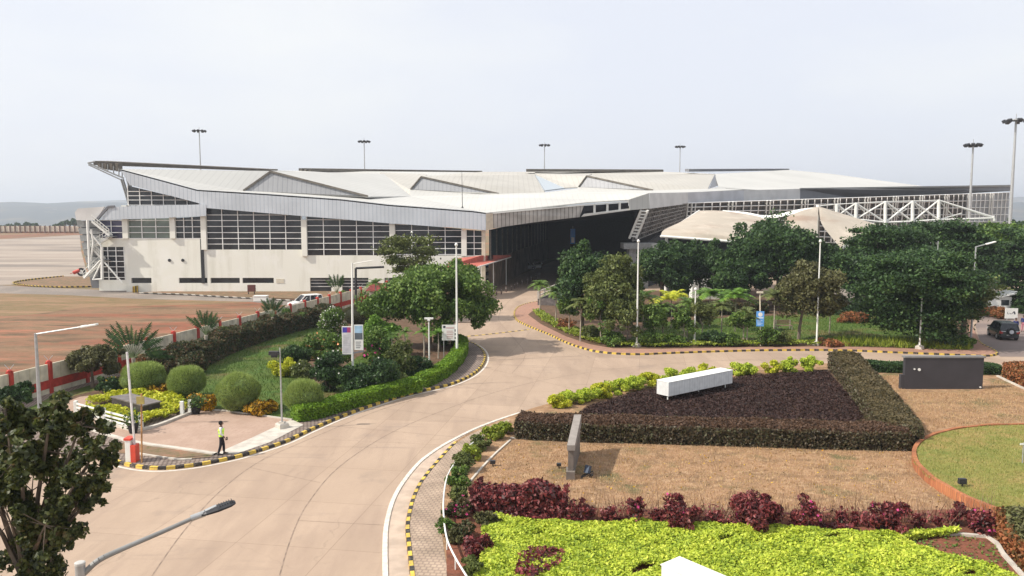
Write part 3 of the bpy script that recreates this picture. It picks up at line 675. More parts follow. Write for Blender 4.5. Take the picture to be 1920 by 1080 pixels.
# stepped louvred end wall leaning outward
mb = MB()
for k in range(8):
    y0 = 414 + k * 13.5; y1 = y0 + 11.5; xl = 143 + (y0 - 414) * 0.235
    xr = 186 if y0 < 460 else 184
    mb.slab([W(xl, y0, YF - 0.1 + k * 0.02), W(xr, y0, YF - 0.1), W(xr, y1, YF - 0.1), W(xl + 2.5, y1, YF - 0.1)], (0, 0.2, 0))
mb.build('louvre_wall', M_louvre, T)
mb = MB(); mb.slab([W(150, 414, YF + 0.3), W(188, 414, YF + 0.3), W(188, 540, YF + 0.3), W(172, 540, YF + 0.3)], (0, 0.2, 0)); mb.build('end_wall', M_slate, T)

# roof sheets ---------------------------------------------------------------
def roof(name, pts, m, th=0.18, label=None):
    mb = MB(); mb.slab([W(*p) for p in pts], (0, 0, -th)); return mb.build(name, m, T, label=label)
roof('roof', [(225, 317, 124.1), (508, 320.5, 142), (457, 358, 132), (370, 356, 124.1)], M_roof)
roof('roof', [(370, 356, 124.1), (457, 358, 132), (690, 368.5, 131), (770, 368, 150), (640, 374, 124.1), (500, 364, 124.1)], M_roof)
roof('roof', [(640, 374, 124.1), (770, 368, 150), (925, 363, 158), (1021, 361, 162), (1085, 353, 170), (1224, 357, 163), (1216, 362, 131), (1178, 374.5, 129), (1100, 379, 127.5), (911, 399, 124.1), (887, 396, 124.1), (727, 384, 124.1)], M_roof)
roof('roof', [(508, 320.5, 133.2), (720, 326, 192), (771, 368, 150.2), (690, 368.5, 131)], M_roof)
roof('roof', [(508, 319.5, 143), (560, 320, 205), (905, 323, 212), (800, 330, 203), (715, 329, 200)], M_roof)
roof('roof', [(712, 323, 197), (800, 327, 200), (793, 340, 180), (769, 356, 158), (771, 368, 150.5)], M_roof2)
roof('roof', [(790, 330.5, 160), (1002, 327, 196), (1022, 361.5, 162), (935, 363.5, 156)], M_roof2)
roof('rooflight', [(1003, 328, 195), (1040, 341, 184), (1062, 352, 172), (1022, 357, 165)], M_skylight)
roof('roof', [(1003, 326, 196), (1110, 326, 205), (1100, 330, 180), (1085, 351, 171), (1060, 352, 171)], M_roof2)
roof('roof', [(905, 322, 212), (1003, 322, 222), (1002, 329, 195), (790, 331, 190)], M_roof2)
roof('roof', [(1003, 318, 226), (1245, 322, 232), (1340, 326, 200), (1100, 330, 205), (1003, 327, 200)], M_roof2)
roof('roof', [(1100, 329, 172), (1340, 327, 196), (1327, 354, 166), (1224, 357, 163)], M_roof2)
roof('roof', [(1224, 357, 163), (1327, 354, 166), (1348, 350, 170), (1420, 354, 178), (1290, 361, 150), (1216, 362, 131)], M_roof)
roof('roof', [(1340, 326, 198), (1480, 318.5, 236), (1560, 326, 240), (1640, 337, 242), (1735, 349.5, 236), (1895, 348.5, 219), (1600, 352.5, 188), (1420, 356, 172), (1348, 352, 170)], M_roof)
roof('roof', [(768, 354.5, 158.6), (936, 363, 155.4), (925, 364.5, 156.5), (770, 369.5, 149.6)], M_roof)
roof('roof', [(1083, 349.5, 171.8), (1226, 356, 163.4), (1226, 358.5, 162.4), (1083, 355, 168.5)], M_roof)
# gables: vertical ribbed triangles
def gable(pts):
    mb = MB(); mb.slab([W(*p) for p in pts], (0, 0.2, 0)); g = mb.build('gable', M_rib3, T)
    mb = MB(); q = [W(*p) for p in pts]
    for a, b_ in ((q[0], q[1]), (q[1], q[2])): mb.beam(a + Vector((0, -0.15, 0)), b_ + Vector((0, -0.15, 0)), 0.3)
    mb.build('trim', M_brown, g)
gable([(457, 357.5, 132), (508, 321.5, 132.5), (690, 368, 130.6)])
gable([(770, 355, 158), (790, 331.5, 159), (935, 363, 155.8)])
gable([(1085, 350.5, 171), (1100, 330, 171.5), (1224, 356.5, 162.8)])
mb = MB(); mb.slab([W(1340, 327, 196), W(1351, 346, 182), W(1329, 354, 166)], (0.1, 0, 0)); mb.build('gable', M_slate, T)
# brown eaves standing up behind the roofs
def eave(p0, t0, b0, Y0, p1, t1, b1, Y1_):
    mb = MB(); mb.slab([W(p0, t0, Y0), W(p1, t1, Y1_), W(p1, b1, Y1_), W(p0, b0, Y0)], (0, 5, 0.3)); mb.build('eave', M_brown, T)
eave(175, 301.5, 309.5, 131, 508, 317.5, 321.5, 172)
eave(560, 315.5, 321, 200, 903, 320.5, 325, 222)
eave(987, 317, 322, 205, 1244, 318, 322.5, 232)
mb = MB(); mb.slab([W(1292, 317, 206), W(1480, 316.3, 236), W(1480, 319.8, 236), W(1292, 322, 206)], (0, 5, 0.3)); mb.build('eave', M_slate, T)
for px in (186, 197, 208, 219): mb = MB(); mb.box(PX(px, 310, 131), PX(px + 5, 310, 131), 130.5, 132, ZH(316 + (px - 186) * 0.16, 131), ZH(306, 131)); mb.build('bracket', M_brown, T)
for px in (563, 571, 580): mb = MB(); mb.box(PX(px, 310, 199), PX(px + 4, 310, 199), 198.5, 200, ZH(323, 199), ZH(317, 199)); mb.build('bracket', M_brown, T)
# cantilever truss and leaning lattice column at the west end
mb = MB(); ya = 126.5
mb.tube(W(165, 305.5, ya), W(232, 334, ya), 0.12); mb.tube(W(166, 309, ya), W(229, 338, ya), 0.10); mb.tube(W(165, 305.5, ya), W(178, 303, ya), 0.12)
for px, t_ in ((192, 306), (202, 308), (213, 311), (223, 316), (229, 318)): mb.tube(W(px, t_, ya), W(px, 318 + (px - 192) * 0.45, ya), 0.09)
for x0, x1 in ((227, 242), (238, 252)):
    mb.tube(W(x0, 336, ya), W(x1, 385, ya), 0.16)
    mb.tube(W(x0 + 3.5, 336, ya), W(x1 + 3.5, 385, ya), 0.16)
    for k in range(9):
        f = k / 8; y = 338 + 46 * f; x = x0 + (x1 - x0) * (y - 336) / 49; mb.tube(W(x, y, ya), W(x + 3.5, y + 2, ya), 0.08)
mb.build('truss', M_louvre, T)

# entrance canopy -----------------------------------------------------------
mb = MB()      # grey stained fascia on the left
mb.slab([W(924, 400, 124.4), W(1010, 392.5, 125.8), W(1095, 385, 127), W(1087, 407, 127), W(1000, 417, 125.8), W(925, 428, 124.6)], (0, 0.3, 0)); mb.build('canopy_fascia', M_rib2, T)
mb = MB(); mb.slab([W(911, 399, 124.1), W(924, 400, 124.4), W(925, 428, 124.6), W(911, 432, 124.3)], (0, 0.3, 0)); mb.build('canopy_corner', M_cream, T)
mb = MB(); mb.slab([W(1095, 401, 127), W(1182, 390.5, 129), W(1182, 394, 129), W(1090, 406.5, 127)], (0, 0.3, 0))
mb.slab([W(924, 398.5, 124.3), W(1095, 383.3, 126.9), W(1178, 377, 129), W(1178, 379.3, 129), W(1095, 385.5, 126.9), W(924, 401, 124.3)], (0, 0.3, 0)); mb.build('canopy_beam', M_white, T)
for px in (1113, 1137, 1160):
    mb = MB(); f = (px - 1095) / 87
    mb.slab([W(px, 385 - 6 * f, 127.2 + 1.9 * f), W(px + 4, 385 - 6 * f, 127.2 + 1.9 * f), W(px + 4, 405 - 13 * f, 127.2 + 1.9 * f), W(px, 405 - 13 * f, 127.2 + 1.9 * f)], (0, 0.3, 0)); mb.build('canopy_post', M_white, T)
mb = MB(); mb.slab([W(1178, 375, 128.6), W(1217, 362, 129.6), W(1218, 391, 129.6), W(1181, 394, 128.6)], (0, 0.4, 0)); mb.build('canopy_corner', M_roof, T)
mb = MB(); mb.slab([W(912, 401, 124.8), W(1095, 386, 127.6), W(1178, 380, 129.4), W(1178, 388, 129.4), W(1095, 395, 127.6), W(912, 410, 124.8)], (0, 0.2, 0)); mb.build('canopy_recess_shade', M_inner, T)  # dark strip drawn as the shade in the canopy openings
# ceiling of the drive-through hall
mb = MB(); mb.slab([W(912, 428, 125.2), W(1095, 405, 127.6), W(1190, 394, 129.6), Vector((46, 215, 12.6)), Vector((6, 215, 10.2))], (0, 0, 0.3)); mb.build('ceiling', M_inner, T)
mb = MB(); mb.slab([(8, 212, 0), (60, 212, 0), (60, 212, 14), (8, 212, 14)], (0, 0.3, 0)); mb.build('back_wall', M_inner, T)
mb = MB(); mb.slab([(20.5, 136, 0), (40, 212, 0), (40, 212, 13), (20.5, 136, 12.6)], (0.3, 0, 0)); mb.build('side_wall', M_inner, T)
# left inner wall: brown base with drapes of dry creeper, teal glass above
a0, a1 = Vector((-3.4, 125.9, 0)), Vector((9.5, 212, 0))
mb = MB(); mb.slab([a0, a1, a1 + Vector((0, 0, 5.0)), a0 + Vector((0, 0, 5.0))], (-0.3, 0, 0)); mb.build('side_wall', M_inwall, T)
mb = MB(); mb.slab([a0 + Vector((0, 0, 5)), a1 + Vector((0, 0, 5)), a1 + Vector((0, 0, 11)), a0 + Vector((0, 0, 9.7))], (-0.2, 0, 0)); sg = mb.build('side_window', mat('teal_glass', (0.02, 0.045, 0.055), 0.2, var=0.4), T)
for k in range(15):
    p = a0.lerp(a1, k / 15); mb = MB(); mb.box(p.x - 0.05, p.x + 0.12, p.y - 0.15, p.y + 0.15, 5, 9.6); mb.build('frame', M_brown, sg)

# right wing ----------------------------------------------------------------
A = W(1200, 392, 130.5); B = W(1287, 381, 150); C_ = W(1893, 361, 219)
A0 = W(1183, 452, 133); B0 = W(1279, 415, 152)
Bl = W(1281, 442, 153); Cl = W(1884, 470, 222)
def fas(pts, m, nm='fascia'): 
    mb = MB(); mb.slab([W(*p) for p in pts], (0.05, 0.5, 0)); mb.build(nm, m, T)
fas([(1218, 362, 129.8), (1290, 360.5, 150), (1290, 382, 150), (1218, 391.5, 129.8)], M_fasc)
fas([(1290, 360.5, 150), (1395, 357, 166), (1395, 377, 166), (1290, 382, 150)], mat('silver_fascia', (0.50, 0.505, 0.53), 0.4, var=0.12, scale=0.4))
fas([(1395, 357, 166), (1500, 354, 178), (1500, 373.5, 178), (1395, 377, 166)], M_fasc)
fas([(1500, 354, 178), (1600, 351.5, 190), (1895, 347.5, 219.5), (1897, 358, 219.5), (1700, 369, 199), (1600, 371.5, 190), (1500, 373.5, 178)], M_slate)  # same grey metal as the rest, its shaded end given a darker colour
fas([(1500, 352.4, 177.6), (1895, 346.6, 219), (1895, 349.2, 219), (1500, 355, 177.6)], M_louvre, 'roof_edge')
# lattice bay beside the entrance
def panel(tA, tB, bA, bB, name, m, th=0.15):
    mb = MB(); mb.slab([tA, tB, bB, bA], (0.1, th, 0)); return mb.build(name, m, T)
pn = panel(A, B, A0, B0, 'window', M_glass)
fr = MB(); nn = 26
for i in range(nn + 1):
    f = i / nn; fr.tube(A.lerp(B, f) + Vector((0.25, -0.35, 0)), A0.lerp(B0, f) + Vector((0.25, -0.35, 0)), 0.10 if i % 5 else 0.17, n=5)
for j in range(7):
    g = j / 6; fr.tube(A.lerp(A0, g) + Vector((0.25, -0.4, 0)), B.lerp(B0, g) + Vector((0.25, -0.4, 0)), 0.08, n=5)
for i in range(0, nn - 2, 2):
    for j in range(0, 6):
        g = j / 6; fr.tube(A.lerp(B, i / nn).lerp(A0.lerp(B0, i / nn), g) + Vector((0.2, -0.3, 0)), A.lerp(B, (i + 2) / nn).lerp(A0.lerp(B0, (i + 2) / nn), g + 1 / 6) + Vector((0.2, -0.3, 0)), 0.05, n=4)
fr.build('lattice', M_lattice, pn)
mb = MB()     # leaning ladder column
for dx in (0, 13):
    mb.tube(W(1202 + dx, 394, 129.4), W(1180 + dx, 447, 131.2), 0.20)
for k in range(9):
    f = (k + 0.3) / 9; mb.tube(W(1202 - 22 * f, 394 + 53 * f, 129.4 + 1.8 * f), W(1215 - 22 * f, 394 + 53 * f + 1, 129.4 + 1.8 * f), 0.12)
mb.build('lattice_column', M_white, T)
mb = MB(); a = W(1168, 456, 131); b2 = W(1232, 456, 131)
mb.box(a.x, b2.x, 130, 134, a.z - 0.9, a.z); mb.box(a.x + 1.0, b2.x - 1.4, 130.6, 133.4, 0, a.z - 0.9); mb.build('pier', M_louvre, T)
mb = MB(); mb.slab([Vector((b2.x - 1, 134, 0)), Vector((31.5, 154, 0)), Vector((31.5, 154, 10.5)), Vector((b2.x - 1, 134, 7.6))], (0.3, 0, 0)); mb.slab([Vector((31.5, 154, 0)), Vector((136, 224, 0)), Vector((136, 224, 3)), Vector((31.5, 154, 9))], (0.2, 0.3, 0)); mb.build('base_wall', M_inner, T)
# the long leaning glass wall in eleven bays
NB = 11
for k in range(NB):
    f0, f1 = k / NB, (k + 1) / NB
    tA, tB, bA, bB = B.lerp(C_, f0), B.lerp(C_, f1), Bl.lerp(Cl, f0), Bl.lerp(Cl, f1)
    if k >= 9:
        m_ = M_louvre
    pn = panel(tA, tB, bA, bB, 'window', M_glass if k < 9 else mat('pale_grille', (0.30, 0.32, 0.34), 0.5, var=0.2, scale=0.4))
    fr = MB(); o = Vector((0.1, -0.3, 0))
    cells = 5
    for i in range(1, cells):
        f = i / cells; fr.tube(tA.lerp(tB, f) + o, bA.lerp(bB, f) + o, 0.11, n=4)
    for j in range(0, 9):
        g = j / 8; fr.tube(tA.lerp(bA, g) + o, tB.lerp(bB, g) + o, 0.09, n=4)
    fr.build('frame', M_mull, pn)
    mb = MB()
    for e in (0, 0.10):
        mb.tube(tA.lerp(tB, e) + o * 1.6, bA.lerp(bB, e) + o * 1.6, 0.17, n=6)
    mb.build('column', M_white, T)

# ------------------------------------------------ outside stair of white tubes at the west end
S = thing('stair_tower', 'white tubular steel stair and truss standing against the west end of the terminal', 'stair', tuple(G(188, 530)))
Ys = 123.4
def st_(pts, r=0.11):
    mb = MB()
    for (x0, y0), (x1, y1) in zip(pts, pts[1:]): mb.tube(W(x0, y0, Ys), W(x1, y1, Ys), r, n=6)
    return mb
st_([(164, 413), (167, 470), (168, 503)], 0.2).build('post', M_white, S)
st_([(171, 430), (175, 455), (170, 490)], 0.14).build('post', M_white, S)
st_([(191, 463), (192, 524)], 0.2).build('post', M_white, S)
for a, b_, dz in (((172, 415), (205, 442), 0), ((205, 443), (168, 466), 0), ((170, 463), (192, 486), 0), ((191, 488), (156, 520), 0)):
    mb = MB(); yy = Ys + 0.4
    p, q = W(a[0], a[1], yy), W(b_[0], b_[1], yy)
    mb.beam(p, q, 0.12, 0.3); mb.beam(p + Vector((0, 0.9, 0)), q + Vector((0, 0.9, 0)), 0.12, 0.3)
    for k in range(12):
        r_ = p.lerp(q, (k + 0.5) / 12); mb.box(r_.x - 0.13, r_.x + 0.13, r_.y, r_.y + 0.9, r_.z - 0.02, r_.z + 0.03)
    fl = mb.build('stair_flight', M_white, S)
    mb = MB(); h = Vector((0, -0.02, 1.0))
    mb.tube(p + h, q + h, 0.06, n=5); mb.tube(p + h * 0.5, q + h * 0.5, 0.04, n=5)
    for k in range(7): r_ = p.lerp(q, k / 6); mb.tube(r_, r_ + h, 0.045, n=5)
    mb.build('railing', M_white, fl)
for px, py in ((205, 443), (168, 466), (192, 487)):
    mb = MB(); c = W(px, py, Ys + 0.9); mb.box(c.x - 0.9, c.x + 0.9, c.y - 0.7, c.y + 0.7, c.z - 0.08, c.z); mb.build('landing', M_louvre, S)
for a, b_ in (((190, 492), (174, 525)), ((196, 492), (230, 531)), ((175, 524), (194, 523)), ((188, 488), (158, 522)), ((164, 430), (190, 462))):
    st_([a, b_], 0.12).build('brace', M_white, S)

# ------------------------------------------------ white tensile canopies before the right wing
def membrane(name, rows, m, parent, sag=0.0, n=12):
    """loft between rows of control points"""
    mb = MB(); R_ = [smooth([W(*p) for p in r], n // max(1, len(r) - 1)) for r in rows]
    k = min(len(r) for r in R_)
    R_ = [[r[int(round(i * (len(r) - 1) / (k - 1)))] for i in range(k)] for r in R_]
    cols = [smooth([R_[j][i] for j in range(len(R_))], 4) for i in range(k)]
    H = len(cols[0])
    for c in cols: mb.v += [tuple(p) for p in c]
    for i in range(k - 1):
        for j in range(H - 1): mb.f.append((i * H + j, i * H + j + 1, (i + 1) * H + j + 1, (i + 1) * H + j)); mb.mi.append(0)
    return mb.build(name, m, parent, smooth=True)
M_memb = layered('membrane', [((0.42, 0.37, 0.305), 1, 0, 1, (1, 1, 1)), ((0.33, 0.25, 0.195), 0.25, 0.5, 0.68, (0.4, 0.5, 3)), ((0.50, 0.44, 0.365), 0.4, 0.5, 0.7, (1, 1, 1))], rough=0.7, bump=0)
C1 = thing('tensile_canopy', 'cream barrel-shaped fabric canopy beside the lattice bay of the terminal entrance', 'canopy', (27, 118, 0))
membrane('membrane', [[(1311, 395, 134), (1340, 394.5, 134), (1370, 397, 133), (1415, 404, 132), (1452, 413, 130)], [(1278, 415, 125), (1320, 412, 124), (1380, 418, 123), (1440, 428, 122)], [(1245, 431, 118), (1290, 431, 117), (1340, 434, 116), (1400, 444, 115)], [(1239, 443, 116.5), (1290, 445, 115.5), (1340, 448, 115), (1390, 454, 114)]], M_memb, C1)
mb = MB(); mb.tube(W(1239, 443, 116.4), W(1390, 454, 113.9), 0.18); mb.tube(W(1311, 395, 134.2), W(1239, 443, 116.4), 0.15); mb.build('edge_tube', M_white, C1)
for p, y_ in ((W(1250, 443, 117), 117), (W(1385, 452, 114.5), 114.5)): mb = MB(); mb.tube((p.x, y_, 0), p, 0.22); mb.build('post', M_white, C1)
mb = MB(); mb.slab([W(1240, 446, 118), W(1390, 457, 116), Vector((W(1390, 457, 116).x, 116, 0)), Vector((W(1240, 446, 118).x, 118, 0))], (0, 0.2, 0)); mb.build('screen', M_inner, C1)
C2 = thing('tensile_canopy', 'white peaked fabric canopy on a mast with white trusses running to its right', 'canopy', tuple(W(1534, 460, 116).xy) + (0,))
ap = (1536, 387, 116)
membrane('membrane', [[(1531, 388, 116), (1533, 387, 116), (1535, 387, 116)], [(1500, 396, 114), (1515, 410, 112), (1532, 420, 111)], [(1474, 408, 113), (1490, 430, 109), (1530, 452, 107)], [(1470, 412, 113), (1480, 440, 108), (1524, 468, 106)]], M_memb, C2)
membrane('membrane', [[(1535, 387, 116), (1537, 387, 116), (1539, 388, 116)], [(1540, 418, 111), (1560, 408, 113), (1590, 404, 116)], [(1560, 446, 107.5), (1600, 432, 110), (1640, 420, 114)], [(1578, 467, 104.5), (1615, 445, 107), (1662, 432, 111)]], M_memb, C2)
membrane('valance', [[(1578, 462, 104.4), (1612, 440, 106.8), (1655, 431, 110.8)], [(1580, 468, 104.2), (1618, 449, 106.8), (1660, 436, 110.8)]], M_white, C2)
membrane('membrane', [[(1536, 388, 117), (1500, 392, 122), (1440, 404, 130), (1400, 398, 136), (1355, 394, 142)], [(1536, 390, 117), (1500, 398, 121), (1440, 410, 129), (1400, 402, 135), (1355, 396, 141)]], M_white, C2)
mb = MB(); p = W(1534, 384, 116); mb.tube((p.x, 116, 0), (p.x, 116, p.z), 0.42, 0.3, 10); mb.tube((p.x - 1.0, 116, 0), (p.x - 1.0, 116, p.z - 1), 0.2, n=8); mb.build('mast', M_white, C2)
tops = [(1537, 386), (1569, 383), (1605, 381), (1660, 378), (1711, 377), (1760, 375.5)]
bots = [(1560, 400), (1569, 405), (1605, 411), (1660, 417), (1711, 415), (1760, 412), (1862, 409)]
Yt = 118.0
for i, (t_, b_) in enumerate(zip(tops[1:], bots[1:])):
    mb = MB(); mb.tube(W(t_[0], t_[1], Yt), W(b_[0], b_[1], Yt), 0.26, n=8); mb.build('mast', M_white, C2)
def tb(p, q, r=0.14, y0=Yt, y1=Yt):
    r *= .75
    mb = MB(); mb.tube(W(p[0], p[1], y0), W(q[0], q[1], y1), r, n=6); mb.build('strut', M_white, C2)
for i in range(1, 6):
    tb(tops[i], bots[i + 1] if i < 5 else bots[6], 0.17)
    if i > 1: tb(tops[i], bots[i - 1], 0.17)
    tb(tops[i - 1], tops[i], 0.10)
    tb(bots[i], bots[i + 1], 0.20)
    m_ = ((tops[i][0] + (tops[i + 1][0] if i < 5 else 1830)) / 2, 396)
    tb(tops[i], ((m_[0] + bots[i][0]) / 2 + 12, 408), 0.1, Yt, Yt + 2.5)
    tb(bots[i], (m_[0] + 8, 389 if i < 5 else 400), 0.12, Yt, Yt + 2.5)
tb(tops[5], (1862, 407), 0.17); tb((1862, 405), (1864, 414), 0.3); tb((1545, 392), (1640, 420), 0.14); tb((1655, 418), (1760, 412), 0.12, Yt, Yt + 2); tb((1660, 414), (1700, 392), 0.1)
for px in (1660, 1760): p = W(px, 414, Yt); mb = MB(); mb.tube((p.x, Yt, 0), p, 0.28); mb.build('post', M_white, C2)

# red sheet shelter by the entrance
rs_ = thing('shelter', 'open shelter with a sloping red corrugated roof beside the terminal entrance', 'shelter', tuple(G(900, 520)))
M_redroof = striped('red_corrugated_sheet', (0.40, 0.10, 0.075), (0.56, 0.17, 0.13), 0.55, 'Y', 0.3, 0.1, rough=0.5, noise=0.15, bump=0.2)
mb = MB(); mb.slab([W(850, 485, 120), W(903, 479, 123.8), W(957, 478.3, 136), W(958, 481, 136), W(893, 500.5, 114), W(835, 499.5, 112)], (0, 0, -0.12)); mb.build('roof', M_redroof, rs_)
mb = MB(); mb.beam(W(893, 501.5, 113.9), W(958, 482, 135.9), 0.15); mb.build('gutter', M_white, rs_)
for px, py, Y in ((901, 524, 117), (949, 512, 137), (925, 517, 126)):
    mb = MB(); p = W(px, 500, Y); mb.tube((p.x, Y, 0), (p.x, Y, ZH(497 - (px - 901) * 0.25, Y)), 0.09); mb.build('post', M_white, rs_)
mb = MB(); mb.slab([(-8.5, 116, 0), (-4.8, 123.5, 0), (-4.8, 123.5, 3.6), (-8.5, 116, 3.4)], (-0.2, 0, 0)); mb.build('back_wall', M_inner, rs_)
# ================================================= street furniture, walls, vehicles, people
def pole_lamp(name, label, base, top_y, head='none', arm=None, r=0.09, m=M_white, plinth=False, group=None, cat='lamp post', z0=0.13):
    b = G(base[0], base[1], z0); h = ZH(top_y, b.y)
    t = thing(name, label, cat, b, group=group)
    mb = MB(); mb.tube(b, (b.x, b.y, h), r, r * 0.6, 8); mb.build('pole', m, t)
    if plinth:
        mb = MB(); mb.lathe(b, [(0.42, 0), (0.42, 0.22), (0.34, 0.3)], 4); mb.box(b.x - 0.16, b.x + 0.16, b.y - 0.16, b.y + 0.16, b.z + 0.3, b.z + 0.36); mb.build('base', M_conc, t)
    if head == 'arm':
        e = W(arm[0], arm[1], b.y); s = Vector((b.x, b.y, h - 0.05))
        mb = MB(); mb.tube(s, e, 0.055, 0.045, 6); mb.build('arm', m, t)
        d = (e - s).normalized()
        mb = MB(); mb.beam(e - d * 0.1, e + d * 0.75, 0.32, 0.1); mb.beam(e - d * 0.2, e + d * 0.15, 0.16, 0.14); mb.build('lamp_head', M_white, t, bevel=0.02)
    elif head == 'tee':
        mb = MB(); mb.box(b.x - 0.35, b.x + 0.35, b.y - 0.1, b.y + 0.1, h - 0.02, h + 0.1); mb.box(b.x - 0.1, b.x + 0.1, b.y - 0.14, b.y + 0.14, h - 0.14, h - 0.02); mb.build('lamp_head', M_white, t)
    elif head == 'ball':
        mb = MB(); mb.lathe((b.x, b.y, h), [(0.05, 0), (0.12, 0.05), (0.14, 0.16), (0.08, 0.28), (0.02, 0.3)], 10); mb.build('lamp_head', M_white, t, smooth=True)
    elif head == 'side':
        mb = MB(); mb.box(b.x - 0.62, b.x - 0.08, b.y - 0.16, b.y + 0.1, h - 0.42, h - 0.2); mb.box(b.x - 0.5, b.x - 0.15, b.y - 0.1, b.y + 0.06, h - 0.55, h - 0.42); mb.build('lamp_head', M_dark, t)
    return t
pole_lamp('lamp_post', 'tallest cream pole, at the left of the park verge before the leafy tree', (1194, 650), 455, 'ball', plinth=True)
pole_lamp('lamp_post', 'tall cream pole on a concrete foot before the brown green tree in the park', (1531, 647), 455, 'ball', plinth=True)
pole_lamp('lamp_post', 'short cream post among palms between the two tall poles on the park verge', (1302, 646), 545, 'ball', plinth=True)
pole_lamp('lamp_post', 'short white post on the verge under the big layered tree at the right', (1724, 654), 548, 'ball', plinth=True)
pole_lamp('lamp_post', 'tall white pole standing in front of the spreading tree left of the entrance road', (857, 676), 462, 'ball', r=0.1)
pole_lamp('lamp_post', 'white pole rising behind the spreading tree, its tip against the terminal windows', (774, 590), 438, 'ball')
pole_lamp('lamp_post', 'low white post with a short cross head in the garden left of the white board', (805, 692), 598, 'tee', r=0.07)
pole_lamp('lamp_post', 'slim grey post with a dark side lamp on a concrete foot by the forecourt', (529, 802), 652, 'side', r=0.06, m=M_steel, plinth=True)
pole_lamp('lamp_post', 'grey street lamp with a long arm and white head before the red boundary wall', (77, 806), 625, 'arm', (158, 612), r=0.13, m=M_steel)
pole_lamp('lamp_post', 'white street lamp with an arm to the right, before the layered trees', (1820, 640), 462, 'arm', (1852, 457), r=0.11, m=M_steel)
pole_lamp('lamp_post', 'thin grey pole poking out above the layered tree crowns at the right', (1751, 610), 452, 'none', r=0.08, m=M_steel)
# high masts
def mast(label, px, top, Y, Rh, r=0.3, n=9):
    x = PX(px, 395, Y); h = ZH(top, Y)
    t = thing('high_mast', label, 'floodlight mast', (x, Y, 0), group='floodlight masts around the terminal')
    mb = MB(); mb.tube((x, Y, 0), (x, Y, h), r, r * 0.45, 10); mb.build('pole', M_steel, t)
    mb = MB(); mb.lathe((x, Y, h - 0.4), [(Rh * 0.75, 0), (Rh * 0.75, 0.18), (Rh * 0.72, 0.18), (Rh * 0.72, 0)], 16); mb.tube((x - Rh * .7, Y, h - 0.3), (x + Rh * .7, Y, h - 0.3), 0.06); mb.tube((x, Y - Rh * .7, h - 0.3), (x, Y + Rh * .7, h - 0.3), 0.06); mb.tube((x, Y, h), (x, Y, h + 0.8), 0.05); mb.build('crown_ring', M_steel, t)
    for k in range(n):
        a = 2 * math.pi * k / n; c = Vector((x + math.cos(a) * Rh, Y + math.sin(a) * Rh, h - 0.45))
        mb = MB(); d = Vector((math.cos(a), math.sin(a), -0.55)).normalized(); mb.beam(c - d * 0.25, c + d * 0.3, 0.7, 0.55); mb.build('floodlight', M_dark, t)
mast('distant floodlight mast above the west end of the terminal roof', 379, 243, 262, 1.9, 0.3)
mast('distant floodlight mast above the roof left of the centre', 685, 263, 285, 1.9, 0.3)
mast('distant floodlight mast above the roof straight over the entrance', 1020.5, 270, 300, 1.8, 0.3)
mast('distant floodlight mast above the roof where the right wing begins', 1273, 273, 310, 1.7, 0.3)
mast('floodlight mast in front of the right wing, the second tallest at the right', 1818, 268, 170, 1.5, 0.36)
mast('tallest and nearest floodlight mast at the right edge', 1895, 222, 140, 1.75, 0.38, 7)
# foreground lamp
b = Vector((PX(150, 1060, 10), 10, 0)); h = ZH(1056, 10)
t = thing('street_lamp', 'large grey street lamp in the near foreground, its arm reaching over the road', 'street lamp', b)
mb = MB(); mb.tube(b, (b.x, b.y, h), 0.10, 0.062, 16); mb.build('pole', M_steel, t, smooth=False)
mb = MB(); mb.lathe((b.x, b.y, h), [(0.066, -0.02), (0.066, 0.012), (0.05, 0.02)], 16); mb.build('pole_cap', mat('pale_cap', (0.5, 0.49, 0.46), 0.5), t)
s = Vector((b.x + 0.04, b.y + 0.02, h - 0.14)); e = W(372, 967, 10.9); e2 = W(441, 941, 11.15)
mb = MB(); mid = s.lerp(W(205, 1040, 10.2), 1.0); ap_ = smooth([s, W(186, 1050, 10.1), W(230, 1029, 10.3), W(300, 999, 10.6), e], 4); mb.path(ap_, [.04 - .011 * i / (len(ap_) - 1) for i in range(len(ap_))], 12); mb.build('arm', mat('dull_steel', (0.25, 0.25, 0.24), .55, .3), t)
d = (e2 - e).normalized(); sd = d.cross(Vector((0, 0, 1))).normalized(); u = sd.cross(d)
mb = MB(); L = (e2 - e).length
prof = [(0.0, 0.035, 0.03), (0.12, 0.05, 0.032), (0.2, 0.075, 0.035), (0.5, 0.105, 0.04), (0.85, 0.10, 0.034), (0.97, 0.07, 0.022), (1.0, 0.045, 0.015)]
for q, wd, th in prof:
    c = e + d * (q * L)
    for i, j in ((-1, -0.4), (1, -0.4), (1, 0.3), (0.55, 1), (-0.55, 1), (-1, 0.3)): mb.v.append(tuple(c + sd * (i * wd) + u * (j * th)))
for k in range(len(prof) - 1):
    for i in range(6): mb.f.append((k * 6 + i, k * 6 + (i + 1) % 6, (k + 1) * 6 + (i + 1) % 6, (k + 1) * 6 + i)); mb.mi.append(0)
mb.f += [(5, 4, 3, 2, 1, 0), tuple(range(len(prof) * 6 - 6, len(prof) * 6))]; mb.mi += [0, 0]
lh = mb.build('lamp_head', M_dark, t)
mb = MB(); mb.tube(e - d * 0.1, e + d * 0.09, 0.045, n=12); mb.beam(e + d * 0.10 + u * 0.03, e + d * 0.26 + u * 0.045, 0.07, 0.02, up=u); mb.build('clamp', M_steel, lh)
mb = MB()
for k in range(6): c = e + d * (0.3 + k * 0.035) + u * 0.04; mb.beam(c - sd * 0.06, c + sd * 0.06, 0.008, 0.02, up=u)
mb.build('cooling_fins', M_dark, lh)

